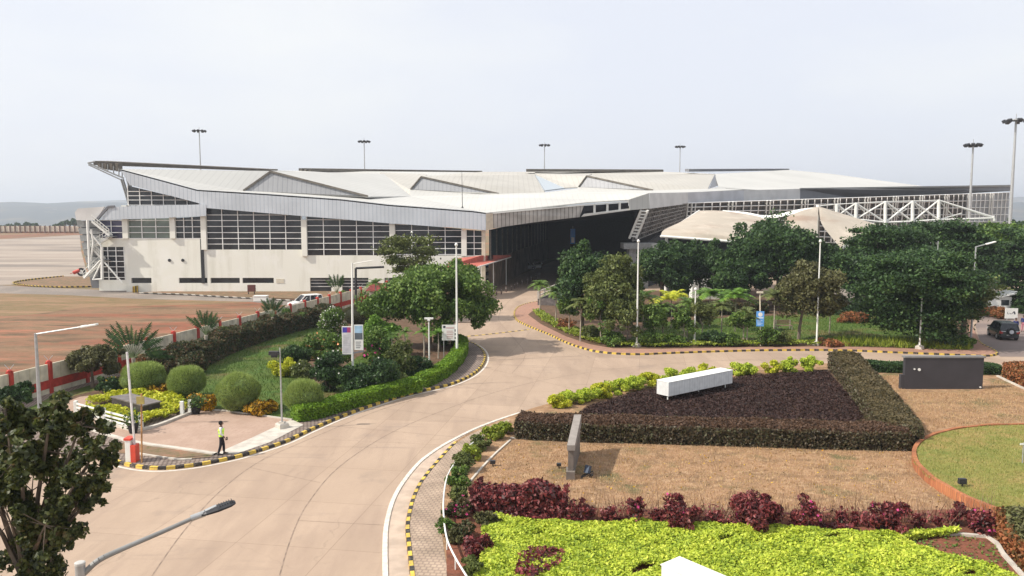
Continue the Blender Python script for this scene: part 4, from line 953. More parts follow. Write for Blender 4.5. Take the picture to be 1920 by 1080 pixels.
# flat signs ----------------------------------------------------------------
def text_lines(mb, x0, x1, z0, z1, y, n, seed=1):
    rs = random.Random(seed); dz = (z1 - z0) / n
    for k in range(n):
        mb.box(x0, x0 + (x1 - x0) * rs.uniform(0.6, 1), y - 0.004, y, z0 + dz * (k + 0.3), z0 + dz * (k + 0.62))
M_ink = mat('dark_ink', (0.05, 0.05, 0.07), 0.6)
M_grey = mat('sign_grey', (0.45, 0.45, 0.46), 0.6, var=0.04)
bp_ = G(661.5, 729, 0.13); Yb = bp_.y
t = thing('banner_post', 'white pole in the flower garden carrying two tall narrow advertising boards', 'banner post', bp_)
mb = MB(); mb.tube(bp_, W(660, 493, Yb), 0.09, 0.06, 8); mb.build('pole', M_white, t)
mb = MB(); mb.tube(W(660, 495, Yb), W(700, 488, Yb), 0.03, n=5); mb.build('arm', M_white, t)
def board(x0, x1, y0, y1, nm='board'):
    a, c = W(x0, y0, Yb), W(x1, y1, Yb); mb = MB(); mb.box(a.x, c.x, Yb - 0.06, Yb + 0.04, c.z, a.z); return mb.build(nm, M_white, t), a.x, c.x, c.z, a.z
o, x0, x1, z0, z1 = board(641, 660, 612, 664)
H_ = z1 - z0; Wd = x1 - x0
mb = MB(); mb.box(x0 + .05, x0 + Wd * .55, Yb - .066, Yb - .0605, z0 + H_ * .78, z1 - .05); mb.build('picture', mat('violet_print', (0.06, 0.05, 0.35), 0.5), o)
mb = MB(); mb.box(x0 + Wd * .55, x1 - .05, Yb - .066, Yb - .0605, z0 + H_ * .78, z1 - .05); mb.build('picture', mat('crimson_print', (0.38, 0.05, 0.16), 0.5), o)
mb = MB(); mb.box(x0 + .05, x1 - .05, Yb - .066, Yb - .0605, z0 + .1, z0 + H_ * .76); mb.build('picture', mat('pale_print', (0.55, 0.53, 0.55), 0.5), o)
mb = MB(); text_lines(mb, x0 + .12, x1 - .12, z0 + H_ * .3, z0 + H_ * .7, Yb - .067, 7, 2); mb.build('lettering', M_grey, o)
o, x0, x1, z0, z1 = board(664, 681.5, 609, 656)
H_ = z1 - z0
mb = MB(); mb.box(x0 + .04, x1 - .04, Yb - .066, Yb - .0605, z0 + H_ * .68, z1 - .05); mb.build('picture', mat('sky_print', (0.33, 0.50, 0.66), 0.5), o)
mb = MB(); mb.box(x0 + .04, x1 - .04, Yb - .066, Yb - .0605, z0 + H_ * .42, z0 + H_ * .68); mb.build('picture', mat('slate_print', (0.10, 0.12, 0.14), 0.5), o)
mb = MB(); text_lines(mb, x0 + .1, x1 - .08, z0 + .1, z0 + H_ * .36, Yb - .063, 4, 3); mb.build('lettering', M_ink, o)
mb = MB(); a, c = W(641, 664, Yb), W(682, 656.5, Yb); mb.beam((a.x, Yb, a.z - .06), (c.x, Yb, c.z - .06), 0.1); mb.build('rail', M_slate, t)
# white notice board
bq = G(857, 672, 0.13); Yq = bq.y
t = thing('notice_board', 'white notice board with black pictograms beside the light green hedge at the bend', 'sign', (PX(843, 640, Yq), Yq - 0.3, 0.13))
a, c = W(828.5, 609, Yq - .3), W(858, 638, Yq - .3)
mb = MB(); mb.box(a.x, c.x, Yq - .34, Yq - .29, c.z, a.z); o = mb.build('panel', M_white, t)
for px, py in ((854.5, 619.5), (854.5, 626.5), (854.5, 633.5), (833, 613)): p = W(px, py, Yq - .35); mb = MB(); mb.box(p.x - .1, p.x + .1, Yq - .346, Yq - .3405, p.z - .1, p.z + .1); mb.build('pictogram', M_ink, o)
mb = MB(); p = W(837, 615, Yq); p2 = W(852, 611, Yq); mb.box(p.x, p2.x, Yq - .346, Yq - .3405, p.z + .02, p.z + .09)
p = W(838, 634, Yq); p2 = W(851, 618, Yq); text_lines(mb, p.x, p2.x, p.z, p2.z, Yq - .3405, 5, 5); mb.build('lettering', mat('red_ink', (0.45, 0.2, 0.2), 0.6), o)
for px in (832, 854):
    mb = MB(); p = W(px, 636, Yq - .3); mb.tube((p.x, Yq - .26, 0.13), (p.x, Yq - .26, p.z), 0.035, n=6); mb.build('post', M_steel, t)
# blue sign on a post
bs = G(1426, 648, 0.13); Ys_ = bs.y
t = thing('blue_sign', 'tall blue sign with a white disc on a slim post in the park verge', 'sign', bs)
mb = MB(); mb.tube(bs, W(1425, 549, Ys_), 0.06, 0.05, 8); mb.build('post', M_cream, t)
mb = MB(); p = W(1425, 549, Ys_); mb.box(p.x - .28, p.x + .28, Ys_ - .1, Ys_ + .1, p.z - .03, p.z + .12); mb.build('lamp_head', M_cream, t)
a, c = W(1418, 583.5, Ys_), W(1431.5, 611.5, Ys_); mb = MB(); mb.box(a.x, c.x, Ys_ - .12, Ys_ - .07, c.z, a.z); o = mb.build('panel', mat('bright_blue', (0.12, 0.36, 0.78), 0.5, var=0.05), t)
mb = MB(); p = W(1425, 589.5, Ys_); mb.tube((p.x, Ys_ - .127, p.z), (p.x, Ys_ - .1205, p.z), 0.2, n=20); mb.build('disc', M_white, o)
mb = MB(); mb.box(a.x + .06, c.x - .06, Ys_ - .127, Ys_ - .1205, c.z + .74, c.z + .86); text_lines(mb, a.x + .08, c.x - .08, c.z + .1, c.z + .6, Ys_ - .1205, 4, 8); mb.build('lettering', mat('pale_blue_ink', (0.6, 0.72, 0.85), 0.5), o)
# blue entrance sign under the shelter, blue hanging sign in the hall
bs = G(913, 525); t = thing('entrance_sign', 'narrow dark totem with a blue and white face beside the red roofed shelter', 'sign', bs)
mb = MB(); mb.box(bs.x - .55, bs.x + .55, bs.y, bs.y + .2, 0, 4.0); o = mb.build('panel', mat('navy_panel', (0.02, 0.03, 0.07), 0.5), t)
mb = MB(); mb.box(bs.x - .4, bs.x + .4, bs.y - .01, bs.y - .002, 2.5, 3.7); mb.build('picture', M_blue, o)
mb = MB(); mb.tube((bs.x, bs.y - .01, 1.9), (bs.x, bs.y - .002, 1.9), 0.4, n=18); mb.build('disc', M_white, o); mb = MB(); mb.box(bs.x - .4, bs.x + .4, bs.y - .012, bs.y - .003, 0.25, 0.9); mb.build('lettering', M_white, o)
hs = W(1074, 443, 150); t = thing('hanging_sign', 'small blue and white sign hanging in the dark entrance hall', 'sign', (hs.x, 150, hs.z + 1.4))
mb = MB(); mb.box(hs.x - .45, hs.x + .45, 150, 150.1, hs.z - 1.4, hs.z + 1.4); o = mb.build('panel', M_blue, t)
mb = MB(); mb.box(hs.x - .28, hs.x + .28, 149.99, 149.998, hs.z - 1.2, hs.z - .2); mb.build('disc', M_white, o)
mb = MB(); mb.tube((hs.x, 150.05, hs.z + 1.4), (hs.x, 150.05, hs.z + 1.9), .03, n=5); mb.build('hanger', M_steel, t)
# white board by the parked jeep
bs = G(1896, 605, 0); Yc = bs.y
t = thing('white_board', 'square white board with dark lettering standing behind the dark car', 'sign', bs)
a, c = W(1885, 578, Yc), W(1907.5, 597, Yc); mb = MB(); mb.box(a.x, c.x, Yc - .04, Yc + .02, c.z, a.z); o = mb.build('panel', M_white, t)
mb = MB(); p = W(1896, 587, Yc)
for dx, w_, z0_, z1_ in ((-.46, .05, -.1, .14), (-.40, .12, -.12, -.06), (-.2, .05, -.12, .06), (-.12, .16, -.12, -.04), (.1, .06, -.1, .1), (.2, .2, 0, .2), (.3, .16, -.14, .06)): mb.box(p.x + dx, p.x + dx + w_, Yc - .046, Yc - .0405, p.z + z0_, p.z + z1_)
mb.build('lettering', M_ink, o)
for dx in (-.45, .45): mb = MB(); mb.tube((p.x + dx, Yc, 0), (p.x + dx, Yc, c.z), .04, n=6); mb.build('leg', M_steel, t)

# long white ribbed boxes on legs --------------------------------------------
M_ribw = striped('ribbed_white', (0.60, 0.60, 0.59), (0.68, 0.68, 0.67), 0.26, 'X', 0.2, 0.1, rough=0.5, noise=0.12, noise_scale=2.5, bump=0.15)
def white_box(label, o_, L, Wd, h, zb, rz, legs):
    t = thing('white_box', label, 'metal box', (o_[0], o_[1], 0.12), rz)
    mb = MB(); mb.box(0, L, 0, Wd, zb, zb + h); local_part(mb, 'casing', M_ribw, t, bevel=0.015)
    mb = MB(); mb.box(-.02, L + .02, -.02, Wd + .02, zb + h, zb + h + .03); local_part(mb, 'lid', M_white, t)
    for x, y in legs:
        mb = MB(); mb.tube((x, y, 0), (x, y, zb), .045, n=8); mb.box(x - .1, x + .1, y - .1, y + .1, 0, .02); local_part(mb, 'leg', M_white, t)
    return t
white_box('long white ribbed metal box on legs over the dark planting bed', (10.3, 51.7), 6.75, 1.05, 0.93, 0.40, math.atan2(4.1, 5.3), ((.15, .2), (3.4, .3), (6.2, .2), (3.4, .85)))
white_box('corner of a white metal box at the bottom edge above the lime ground cover', (4.78, 24.65), 3.0, 0.91, 0.95, 0.33, math.atan2(-1.3, 1.05) , ((.3, .2), (2.7, .2), (.3, .8), (2.7, .8)))
# dark slab wall
p = G(1768, 729.6, 0.12); x0, x1 = PX(1695.6, 729, p.y), PX(1842, 729, p.y); zt = ZH(668, p.y)
t = thing('sign_wall', 'dark grey rectangular sign wall with two white fittings on the dry grass', 'sign wall', p)
mb = MB(); mb.box(x0, x1, p.y, p.y + .35, .12, zt - .12); mb.build('wall', mat('charcoal_stone', (0.045, 0.042, 0.047), 0.6, var=0.12, scale=0.8), t)
mb = MB(); mb.box(x0 - .1, x1 + .1, p.y - .05, p.y + .4, zt - .12, zt); mb.build('coping', mat('slate_cap', (0.2, 0.195, 0.19), 0.5), t)
mb = MB(); mb.box(x0 - .27, x0 - .003, p.y + .02, p.y + .3, .12, 1.15); mb.build('side_block', mat('charcoal_stone', (0.1, 0.1, 0.1)), t)
for px, py, r_ in ((1714.5, 692, .06), (1723.5, 693, .1), (1838, 726, .06)):
    q = W(px, py, p.y); mb = MB(); mb.tube((q.x, p.y - .05, q.z), (q.x, p.y - .002, q.z), r_, n=10); mb.build('fitting', M_white, t)
# slim leaning end-on wall with shadow
ptsn = G(1064, 898, 0.12)
t = thing('sign_wall', 'grey stone sign wall seen end on, casting its shadow on the dry grass', 'sign wall', ptsn)
def wal(Yn, Yf, xn0, xn1, xf0, xf1, z0, zn, zf):
    mb = MB(); mb.hexa([(xn0, Yn, z0), (xn1, Yn, z0), (xf1, Yf, z0), (xf0, Yf, z0), (xn0, Yn, zn), (xn1, Yn, zn), (xf1, Yf, zf), (xf0, Yf, zf)]); return mb
xa, xb = PX(1065, 870, 36.7), PX(1075, 870, 36.7); xc = PX(1079, 800, 40.8); xd = PX(1088, 800, 40.8)
wal(36.7, 40.8, xa, xb, xc, xd, .12, 1.66, 2.0).build('wall', mat('grey_slab', (0.17, 0.145, 0.125), 0.8, var=0.15, scale=3), t)
wal(36.6, 40.9, xa - .06, xb + .06, xc - .06, xd + .06, 1.5, 1.76, 2.12).build('coping', mat('grey_cap', (0.27, 0.24, 0.215), 0.7, var=0.1), t)
wal(36.5, 37.3, xa - .1, xb + .06, xa - .04, xb + .1, .12, .5, .5).build('foot', mat('grey_slab', (0.27, 0.25, 0.235)), t)
# garden spotlights
def spot(label, p, s=1.0):
    t = thing('spotlight', label, 'spotlight', p); mb = MB(); mb.box(p.x - .16 * s, p.x + .16 * s, p.y - .08, p.y + .1, p.z + .12, p.z + .36 * s); mb.build('lamp_head', M_dark, t)
    mb = MB(); mb.tube(p, (p.x, p.y, p.z + .14), .03, n=6); mb.build('spike', M_dark, t)
spot('small dark spotlight inside the low curved brick wall', G(1804, 912, 0.5))
spot('small dark spotlight lying on the grass left of the end on sign wall', G(1048, 878, 0.12), .7)
spot('small dark spotlight at the grass edge near the purple crotons', G(924, 874, 0.12), .8)
t = thing('spotlight', 'tangled dark spotlight and cable on the grass in the shadow of the wall', 'spotlight', G(1100, 895, .12))
g_ = G(1100, 895, .12); rs = random.Random(4); mb = MB(); pts = [g_ + Vector((rs.uniform(-.35, .35), rs.uniform(-.3, .3), rs.uniform(.02, .3))) for _ in range(12)]; mb.path(smooth(pts, 3), [.02] * 40, 5); mb.build('cable', M_black, t)
mb = MB(); mb.beam(g_ + Vector((0, 0, .2)), g_ + Vector((.1, .1, .55)), .25, .18); mb.build('lamp_head', mat('blue_grey_lamp', (0.06, 0.08, 0.12), 0.4), t)
p = G(1917, 868, .5); t = thing('sign_stand', 'small white sign stand on the round lawn at the right edge', 'sign', p)
mb = MB(); mb.tube(p, p + Vector((0, 0, 1.0)), .03, n=6); mb.build('post', M_steel, t); mb = MB(); mb.box(p.x - .18, p.x + .3, p.y - .03, p.y, 1.4, 1.48); mb.build('panel', M_white, t)
# white pipe rail round the centre island
rail = smooth(gp([(905, 1130), (874, 1079), (854, 1046), (838, 1010), (833, 967), (833, 931), (840, 892), (857, 862), (875, 839), (905, 818)], 0.6), 3)
rp_ = [Vector((p.x, p.y, .55)) for p in smooth([G(x, y, .55) for x, y in ((905, 1130), (874, 1079), (854, 1046), (838, 1010), (832, 967), (832, 931), (839, 892), (857, 862), (875, 839), (905, 818))], 3)]
t = thing('pipe_rail', 'low white pipe rail curving along the edge of the planted island', 'railing', (rp_[9].x, rp_[9].y, .12))
mb = MB(); mb.path(rp_, [.035] * len(rp_), 8); mb.build('pipe', M_white, t)
for k in range(0, len(rp_), 3):
    mb = MB(); mb.tube((rp_[k].x, rp_[k].y, .12), rp_[k], .03, n=6); mb.build('post', M_white, t)

# barrier, rusty sign pole, plinth, rail fence --------------------------------
p = G(245, 867, .13); t = thing('barrier', 'raised red and white road barrier on the pavement corner', 'barrier', p)
mb = MB(); mb.box(p.x - .26, p.x + .02, p.y, p.y + .45, .13, 1.25); mb.build('housing', M_white, t, bevel=.02)
mb = MB(); mb.box(p.x + .023, p.x + .27, p.y - .03, p.y + .42, .13, 1.0); mb.box(p.x - .3, p.x + .05, p.y - .03, p.y + .48, 1.253, 1.36); mb.build('cover', mat('bright_red', (0.60, 0.07, 0.04), 0.5), t)
q = W(238, 660, p.y + .2); mb = MB(); mb.beam((p.x + .14, p.y + .2, 1.0), q, .13, .06, up=(1, 0, 0)); mb.build('boom', M_redwhite, t)
p = G(266, 867, .13); t = thing('sign_post', 'rusty pole with a yellow box beside the raised barrier', 'sign post', p)
q = W(265, 738, p.y); mb = MB(); mb.tube(p, q, .045, .04, 8); mb.build('pole', M_rust, t)
mb = MB(); a = W(257, 743, p.y); c = W(272, 757, p.y); mb.box(a.x, c.x, p.y - .1, p.y - .045, c.z, a.z); mb.build('box', mat('olive_box', (0.34, 0.28, 0.09), 0.6, var=.2), t)
c4 = [G(210, 766, .13), G(268, 783, .13), G(301, 775, .13), G(248, 760, .13)]
t = thing('plinth', 'low black stone plinth among yellow green plants on the forecourt', 'plinth', c4[1])
mb = MB(); mb.slab([Vector((v.x, v.y, .13)) for v in c4], (0, 0, .7)); mb.build('block', M_stone, t)
cc = sum(c4, Vector()) / 4; mb = MB(); mb.slab([Vector((cc.x + (v.x - cc.x) * 1.06, cc.y + (v.y - cc.y) * 1.06, .833)) for v in c4], (0, 0, .08)); mb.build('top', mat('grey_stone_top', (0.16, 0.14, 0.135), .5, var=.2), t)
t = thing('rail_fence', 'low white concrete post and rail fence round the plinth bed', 'fence', G(195, 794, .13))
pp = [G(x, y, .13) for x, y in ((143, 778), (195, 793), (250, 808))]
for v in pp + [G(255, 806, .13) + Vector((.25, .1, 0)), G(357, 776, .13), G(342, 779, .13)]:
    mb = MB(); mb.box(v.x - .1, v.x + .1, v.y - .1, v.y + .1, .13, 1.02); mb.build('post', M_white, t, bevel=.01)
for a, c in zip(pp, pp[1:]):
    for z_ in (.38, .62, .86): mb = MB(); mb.beam(a + Vector((0, 0, z_ - .13)), c + Vector((0, 0, z_ - .13)), .07, .09); mb.build('rail', M_white, t)
p = G(250, 812, .13); t = thing('planter', 'dark pot with a leafy plant at the corner of the white rail fence', 'planter', p)
mb = MB(); mb.lathe(p, [(.2, 0), (.3, .45), (.33, .5), (.27, .5)], 12); mb.build('pot', M_black, t)
rg = np.random.default_rng(77); P = rg.normal(size=(160, 3)) * [.22, .22, .2] + [p.x, p.y, 1.0]; fastmesh('foliage', leaves(P - np.array(p), .12, rg), 4, leafmat('pot_leaf', [(.03, .07, .02), (.1, .16, .03)]), t)
p = G(368, 776, .13); t = thing('planter', 'round dark pot with a green bush right of the last white fence post', 'planter', p)
mb = MB(); mb.lathe(p, [(.2, 0), (.28, .4), (.3, .45), (.25, .45)], 12); mb.build('pot', M_black, t)
P = rg.normal(size=(220, 3)) * [.28, .25, .22] + [0, 0, .75]; fastmesh('foliage', leaves(P, .12, rg), 4, MATS['pot_leaf'], t)

# boundary wall of the airport ------------------------------------------------
bw = [Vector((-35.2, 38, 0)), Vector((-32, 54.5, 0)), Vector((-28.4, 71.5, 0)), Vector((-24.0, 92, 0)), Vector((-17.8, 121, 0))]
t = thing('boundary_wall', 'long red and cream boundary wall with red posts between the garden and the red soil', 'wall', (-32, 54.5, 0))
M_panel = striped('weathered_cream_panel', (0.50, 0.44, 0.32), (0.58, 0.53, 0.41), 0.9, 'Y', 0.1, .05, noise=.25, noise_scale=1.5, rough=.9)
segs = []
for a, c in zip(bw, bw[1:]):
    n_ = max(1, round((c - a).length / 3.3))
    for k in range(n_): segs.append((a.lerp(c, k / n_), a.lerp(c, (k + 1) / n_)))
for a, c in segs:
    mb = MB(); mb.box(a.x - .16, a.x + .16, a.y - .16, a.y + .16, 0, 2.3); mb.lathe((a.x, a.y, 2.3), [(.2, 0), (.2, .06), (.04, .14)], 4); po = mb.build('post', M_red, t)
    mb = MB(); mb.tube((a.x, a.y, 2.4), (a.x - .3, a.y, 2.75), .02, n=4); mb.tube((a.x, a.y, 2.4), (a.x + .3, a.y, 2.75), .02, n=4); mb.build('bracket', M_steel, po)
    d = (c - a).normalized() * .165
    mb = MB(); mb.beam(a + d + Vector((0, 0, 1.62)), c - d + Vector((0, 0, 1.62)), .12, 1.1); mb.build('panel', M_panel, t)
    mb = MB(); mb.beam(a + d + Vector((0, 0, .77)), c - d + Vector((0, 0, .77)), .2, .58); mb.build('plinth', M_red, t)
    mb = MB(); mb.beam(a + d + Vector((0, 0, .2)), c - d + Vector((0, 0, .2)), .16, .55); mb.build('footing', M_panel, t)
t = thing('perimeter_wall', 'far cream perimeter wall with brown posts beyond the apron', 'wall', W(70, 430, 455).to_3d() * 1)
t.location.z = 0
mb = MB(); xx0, xx1 = -520, PX(160, 430, 455); zt = ZH(424, 455)
mb.box(xx0, xx1, 455, 455.4, .9, zt); mb.build('panel', mat('cream_perimeter', (0.62, 0.53, 0.42), .9, var=.15, scale=.15), t)
mb = MB(); mb.box(xx0, xx1, 454.9, 455.5, 0, .9); mb.build('plinth', M_redsoil, t)
for k in range(20):
    x = PX(-18 + 9.3 * k, 430, 455); mb = MB(); mb.box(x - .35, x + .35, 454.6, 455.5, 0, zt + .3); mb.build('post', mat('brown_post', (0.16, 0.09, 0.06), .9), t)
# ramp parapet beside the park
t = thing('ramp_parapet', 'small ramp wall with a pale railing behind the first park palms', 'parapet', G(1012, 575, .13))
ra, rb = G(1008, 572, .13), G(1068, 562, .13)
ra = Vector((ra.x, ra.y, 0)); rb = Vector((8.6, 112, 0))
mb = MB(); mb.slab([ra, rb, rb + Vector((0, 0, 2.4)), ra + Vector((0, 0, 1.0))], (.25, .1, 0)); mb.slab([ra, ra + Vector((9, -3, 0)), ra + Vector((9, -3, 1.2)), ra + Vector((0, 0, 1.0))], (.1, .25, 0)); mb.build('wall', mat('dark_ramp', (0.12, 0.105, 0.10), .9, var=.3), t)
for k in range(7):
    q = ra.lerp(rb, k / 6); z_ = 1 + 1.4 * k / 6; mb = MB(); mb.box(q.x - .05, q.x + .22, q.y - .1, q.y + .1, z_ * .98, z_ + 1.0); mb.build('post', M_conc, t)
for hh in (.45, .95): mb = MB(); mb.beam(ra + Vector((.1, 0, 1 + hh)), rb + Vector((.1, 0, 2.4 + hh)), .12, .12); mb.build('rail', M_conc, t)
# row of bollards on the entrance road
first = None
for i, (px, py) in enumerate(((914, 558), (922, 556.5), (931, 554), (940, 551.5), (949, 548), (959, 544.5), (965, 541), (970, 539), (979, 534.5), (989, 531), (996, 527), (1005, 523), (1012, 520))):
    p = G(px, py); lab = 'small dark bollard in the slanting row across the entrance road'
    if first is None:
        first = thing('bollard', lab, 'bollard', p, group='bollards across the entrance road')
        mb = MB(); mb.lathe((0, 0, 0), [(.13, 0), (.09, .08), (.07, .85), (.085, .88), (.05, .96)], 8); local_part(mb, 'shaft', mat('bollard_brown', (0.10, 0.06, 0.05), .7), first)
        mb = MB(); mb.lathe((0, 0, .6), [(.084, 0), (.084, .12)], 8); local_part(mb, 'band', M_conc, first)
    else: dup(first, loc=p)
# white bollards and bins by the shelter
for lab, px, py, h_, r_ in (('tall pale cylinder under the red roofed shelter', 925.5, 522, 2.1, .16), ('squat white bin under the red roofed shelter', 931, 523, .9, .38), ('short white drum on the road right of the red roofed shelter', 964, 511, 1.1, .28)):
    p = G(px, py); mb = MB(); mb.lathe((0, 0, 0), [(r_ * .9, 0), (r_, h_ * .1), (r_, h_ * .9), (r_ * .7, h_)], 10); o = mb.build('drum', M_white); o.location = p; props(o, lab, 'drum')
# park bench
p = G(1470, 618, .13); t = thing('park_bench', 'brown park bench under the brown green tree on the lawn', 'bench', p, .15)
mb = MB(); [mb.box(-.9, .9, -.25 + .17 * k, -.12 + .17 * k, .43, .47) for k in range(3)]; local_part(mb, 'seat', mat('bench_wood', (0.26, 0.16, 0.12), .7), t)
mb = MB(); [mb.box(-.9, .9, .27, .31, .6 + .15 * k, .7 + .15 * k) for k in range(3)]; local_part(mb, 'backrest', MATS['bench_wood'], t)
for x in (-.8, .8): mb = MB(); mb.box(x - .04, x + .04, -.22, -.16, 0, .43); mb.box(x - .04, x + .04, .24, .3, 0, 1.0); mb.box(x - .04, x + .04, -.16, .24, .36, .42); local_part(mb, 'leg', M_conc, t)
# small things by the terminal
p = G(471, 553); t = thing('cabinet', 'small brown cabinet on legs before the cream terminal wall', 'cabinet', p)
mb = MB(); mb.box(p.x - .55, p.x + .55, p.y, p.y + .5, .5, 1.5); mb.build('body', mat('maroon', (0.12, 0.04, 0.035), .7), t)
for dx in (-.45, .45): mb = MB(); mb.box(p.x + dx - .05, p.x + dx + .05, p.y + .1, p.y + .2, 0, .5); mb.build('leg', M_dark, t)
p = G(487, 566); t = thing('crate', 'low white crate on the red soil left of the parked white car', 'crate', p)
mb = MB(); mb.box(p.x - .9, p.x + .9, p.y, p.y + 1.2, .05, .75); mb.build('box', M_white, t, bevel=.02); mb = MB(); mb.box(p.x - .95, p.x + .95, p.y - .05, p.y + 1.25, .75, .83); mb.build('lid', M_white, t)
p = G(262, 533); t = thing('barrier_block', 'yellow and black striped block at the foot of the terminal wall', 'barrier', p)
for k in range(5): mb = MB(); mb.box(p.x - 1.3 + k * .52, p.x - 1.3 + k * .52 + .5, p.y, p.y + .4, 0, .8); mb.build('segment', M_yellow if k % 2 == 0 else M_black, t)
p = G(150, 518); t = thing('wheeled_extinguisher', 'red wheeled fire extinguisher with a black wheel by the white stair tower', 'fire extinguisher', p)
mb = MB(); mb.tube(p + Vector((-1.2, 0, .7)), p + Vector((.1, 0, 1.2)), .36, .36, 12); mb.tube(p + Vector((-1.9, 0, .5)), p + Vector((-1.2, 0, .7)), .06); mb.build('tank', M_red, t)
mb = MB(); mb.tube(p + Vector((.3, -.15, .85)), p + Vector((.3, .1, .85)), .8, .8, 16); wh = mb.build('wheel', M_black, t); mb = MB(); mb.tube(p + Vector((.3, -.2, .85)), p + Vector((.3, -.155, .85)), .42, .42, 12); mb.build('rim', M_white, wh)
t = thing('pipe_gantry', 'dark bent pipe gantry before the cream terminal wall', 'pipe', G(667, 585))
mb = MB(); a, c, e_ = W(667, 560, 101), W(667, 503, 101), W(720, 500.5, 101); mb.tube((a.x, 101, 0), c, .15, n=8); mb.build('upright', M_dark, t); mb = MB(); mb.tube(c, e_, .14, n=8); mb.build('crossbar', M_dark, t)
t = thing('lightning_rod', 'thin dark rod standing on the roof above the entrance corner', 'lightning rod', W(867, 389, 126))
mb = MB(); a, c = W(867, 390, 126), W(866, 323, 126); mb.tube(a, c, .06, .03, n=5); mb.build('rod', M_dark, t); mb = MB(); mb.lathe(a, [(.2, 0), (.1, .25)], 8); mb.build('base', M_dark, t)
# white cabin behind the trees, small buildings
p = G(1890, 590); t = thing('ticket_booth', 'white booth with a slanting roof beyond the dark car at the right edge', 'booth', p)
mb = MB(); mb.box(p.x - 1.4, p.x + 1.6, p.y + 2, p.y + 4.5, 0, 2.0); mb.build('wall', M_white, t)
mb = MB(); mb.slab([(p.x - .2, p.y + 1.6, 1.9), (p.x + 2.6, p.y + 1.6, 2.5), (p.x + 2.6, p.y + 4.8, 2.5), (p.x - .2, p.y + 4.8, 1.9)], (0, 0, .12)); mb.build('roof', M_white, t)
mb = MB(); mb.box(p.x + .3, p.x + 1.3, p.y + 1.99, p.y + 1.995, .9, 1.6); mb.build('window', M_glass, t)
p = G(1846, 562); t = thing('shed', 'small white shed glimpsed through the trees left of the booth', 'shed', p)
mb = MB(); mb.box(p.x - 1.2, p.x + 1.8, p.y, p.y + 3, 0, 2.4); mb.build('wall', M_white, t); mb = MB(); mb.box(p.x - 1.4, p.x + 2, p.y - .2, p.y + 3.2, 2.4, 2.55); mb.build('roof', M_steel, t)
p = G(1344, 572); t = thing('shed', 'small white shed glimpsed between the dark park trees', 'shed', p)
mb = MB(); mb.box(p.x - 2, p.x + 2, p.y + 6, p.y + 8, 0, 5.0); mb.build('wall', M_white, t); mb = MB(); mb.box(p.x - 2.2, p.x + 2.2, p.y + 5.8, p.y + 8.2, 5.0, 5.2); mb.build('roof', M_white, t)
# red roofed hut behind the spreading tree
p = G(718, 572); t = thing('hut', 'small hut with a red tiled roof half hidden left of the spreading tree', 'hut', p)
mb = MB(); mb.box(p.x - 1.9, p.x + 1.3, p.y, p.y + 3, 0, 2.0); mb.build('wall', M_cream, t); mb = MB(); mb.slab([(p.x - 2.2, p.y - .4, 1.9), (p.x + 1.6, p.y - .4, 1.9), (p.x + 1.0, p.y + 1.5, 2.7), (p.x - 1.6, p.y + 1.5, 2.7)], (0, .1, .15)); mb.build('roof', mat('dark_red_tile', (0.16, 0.025, 0.02), .8, var=.3), t)

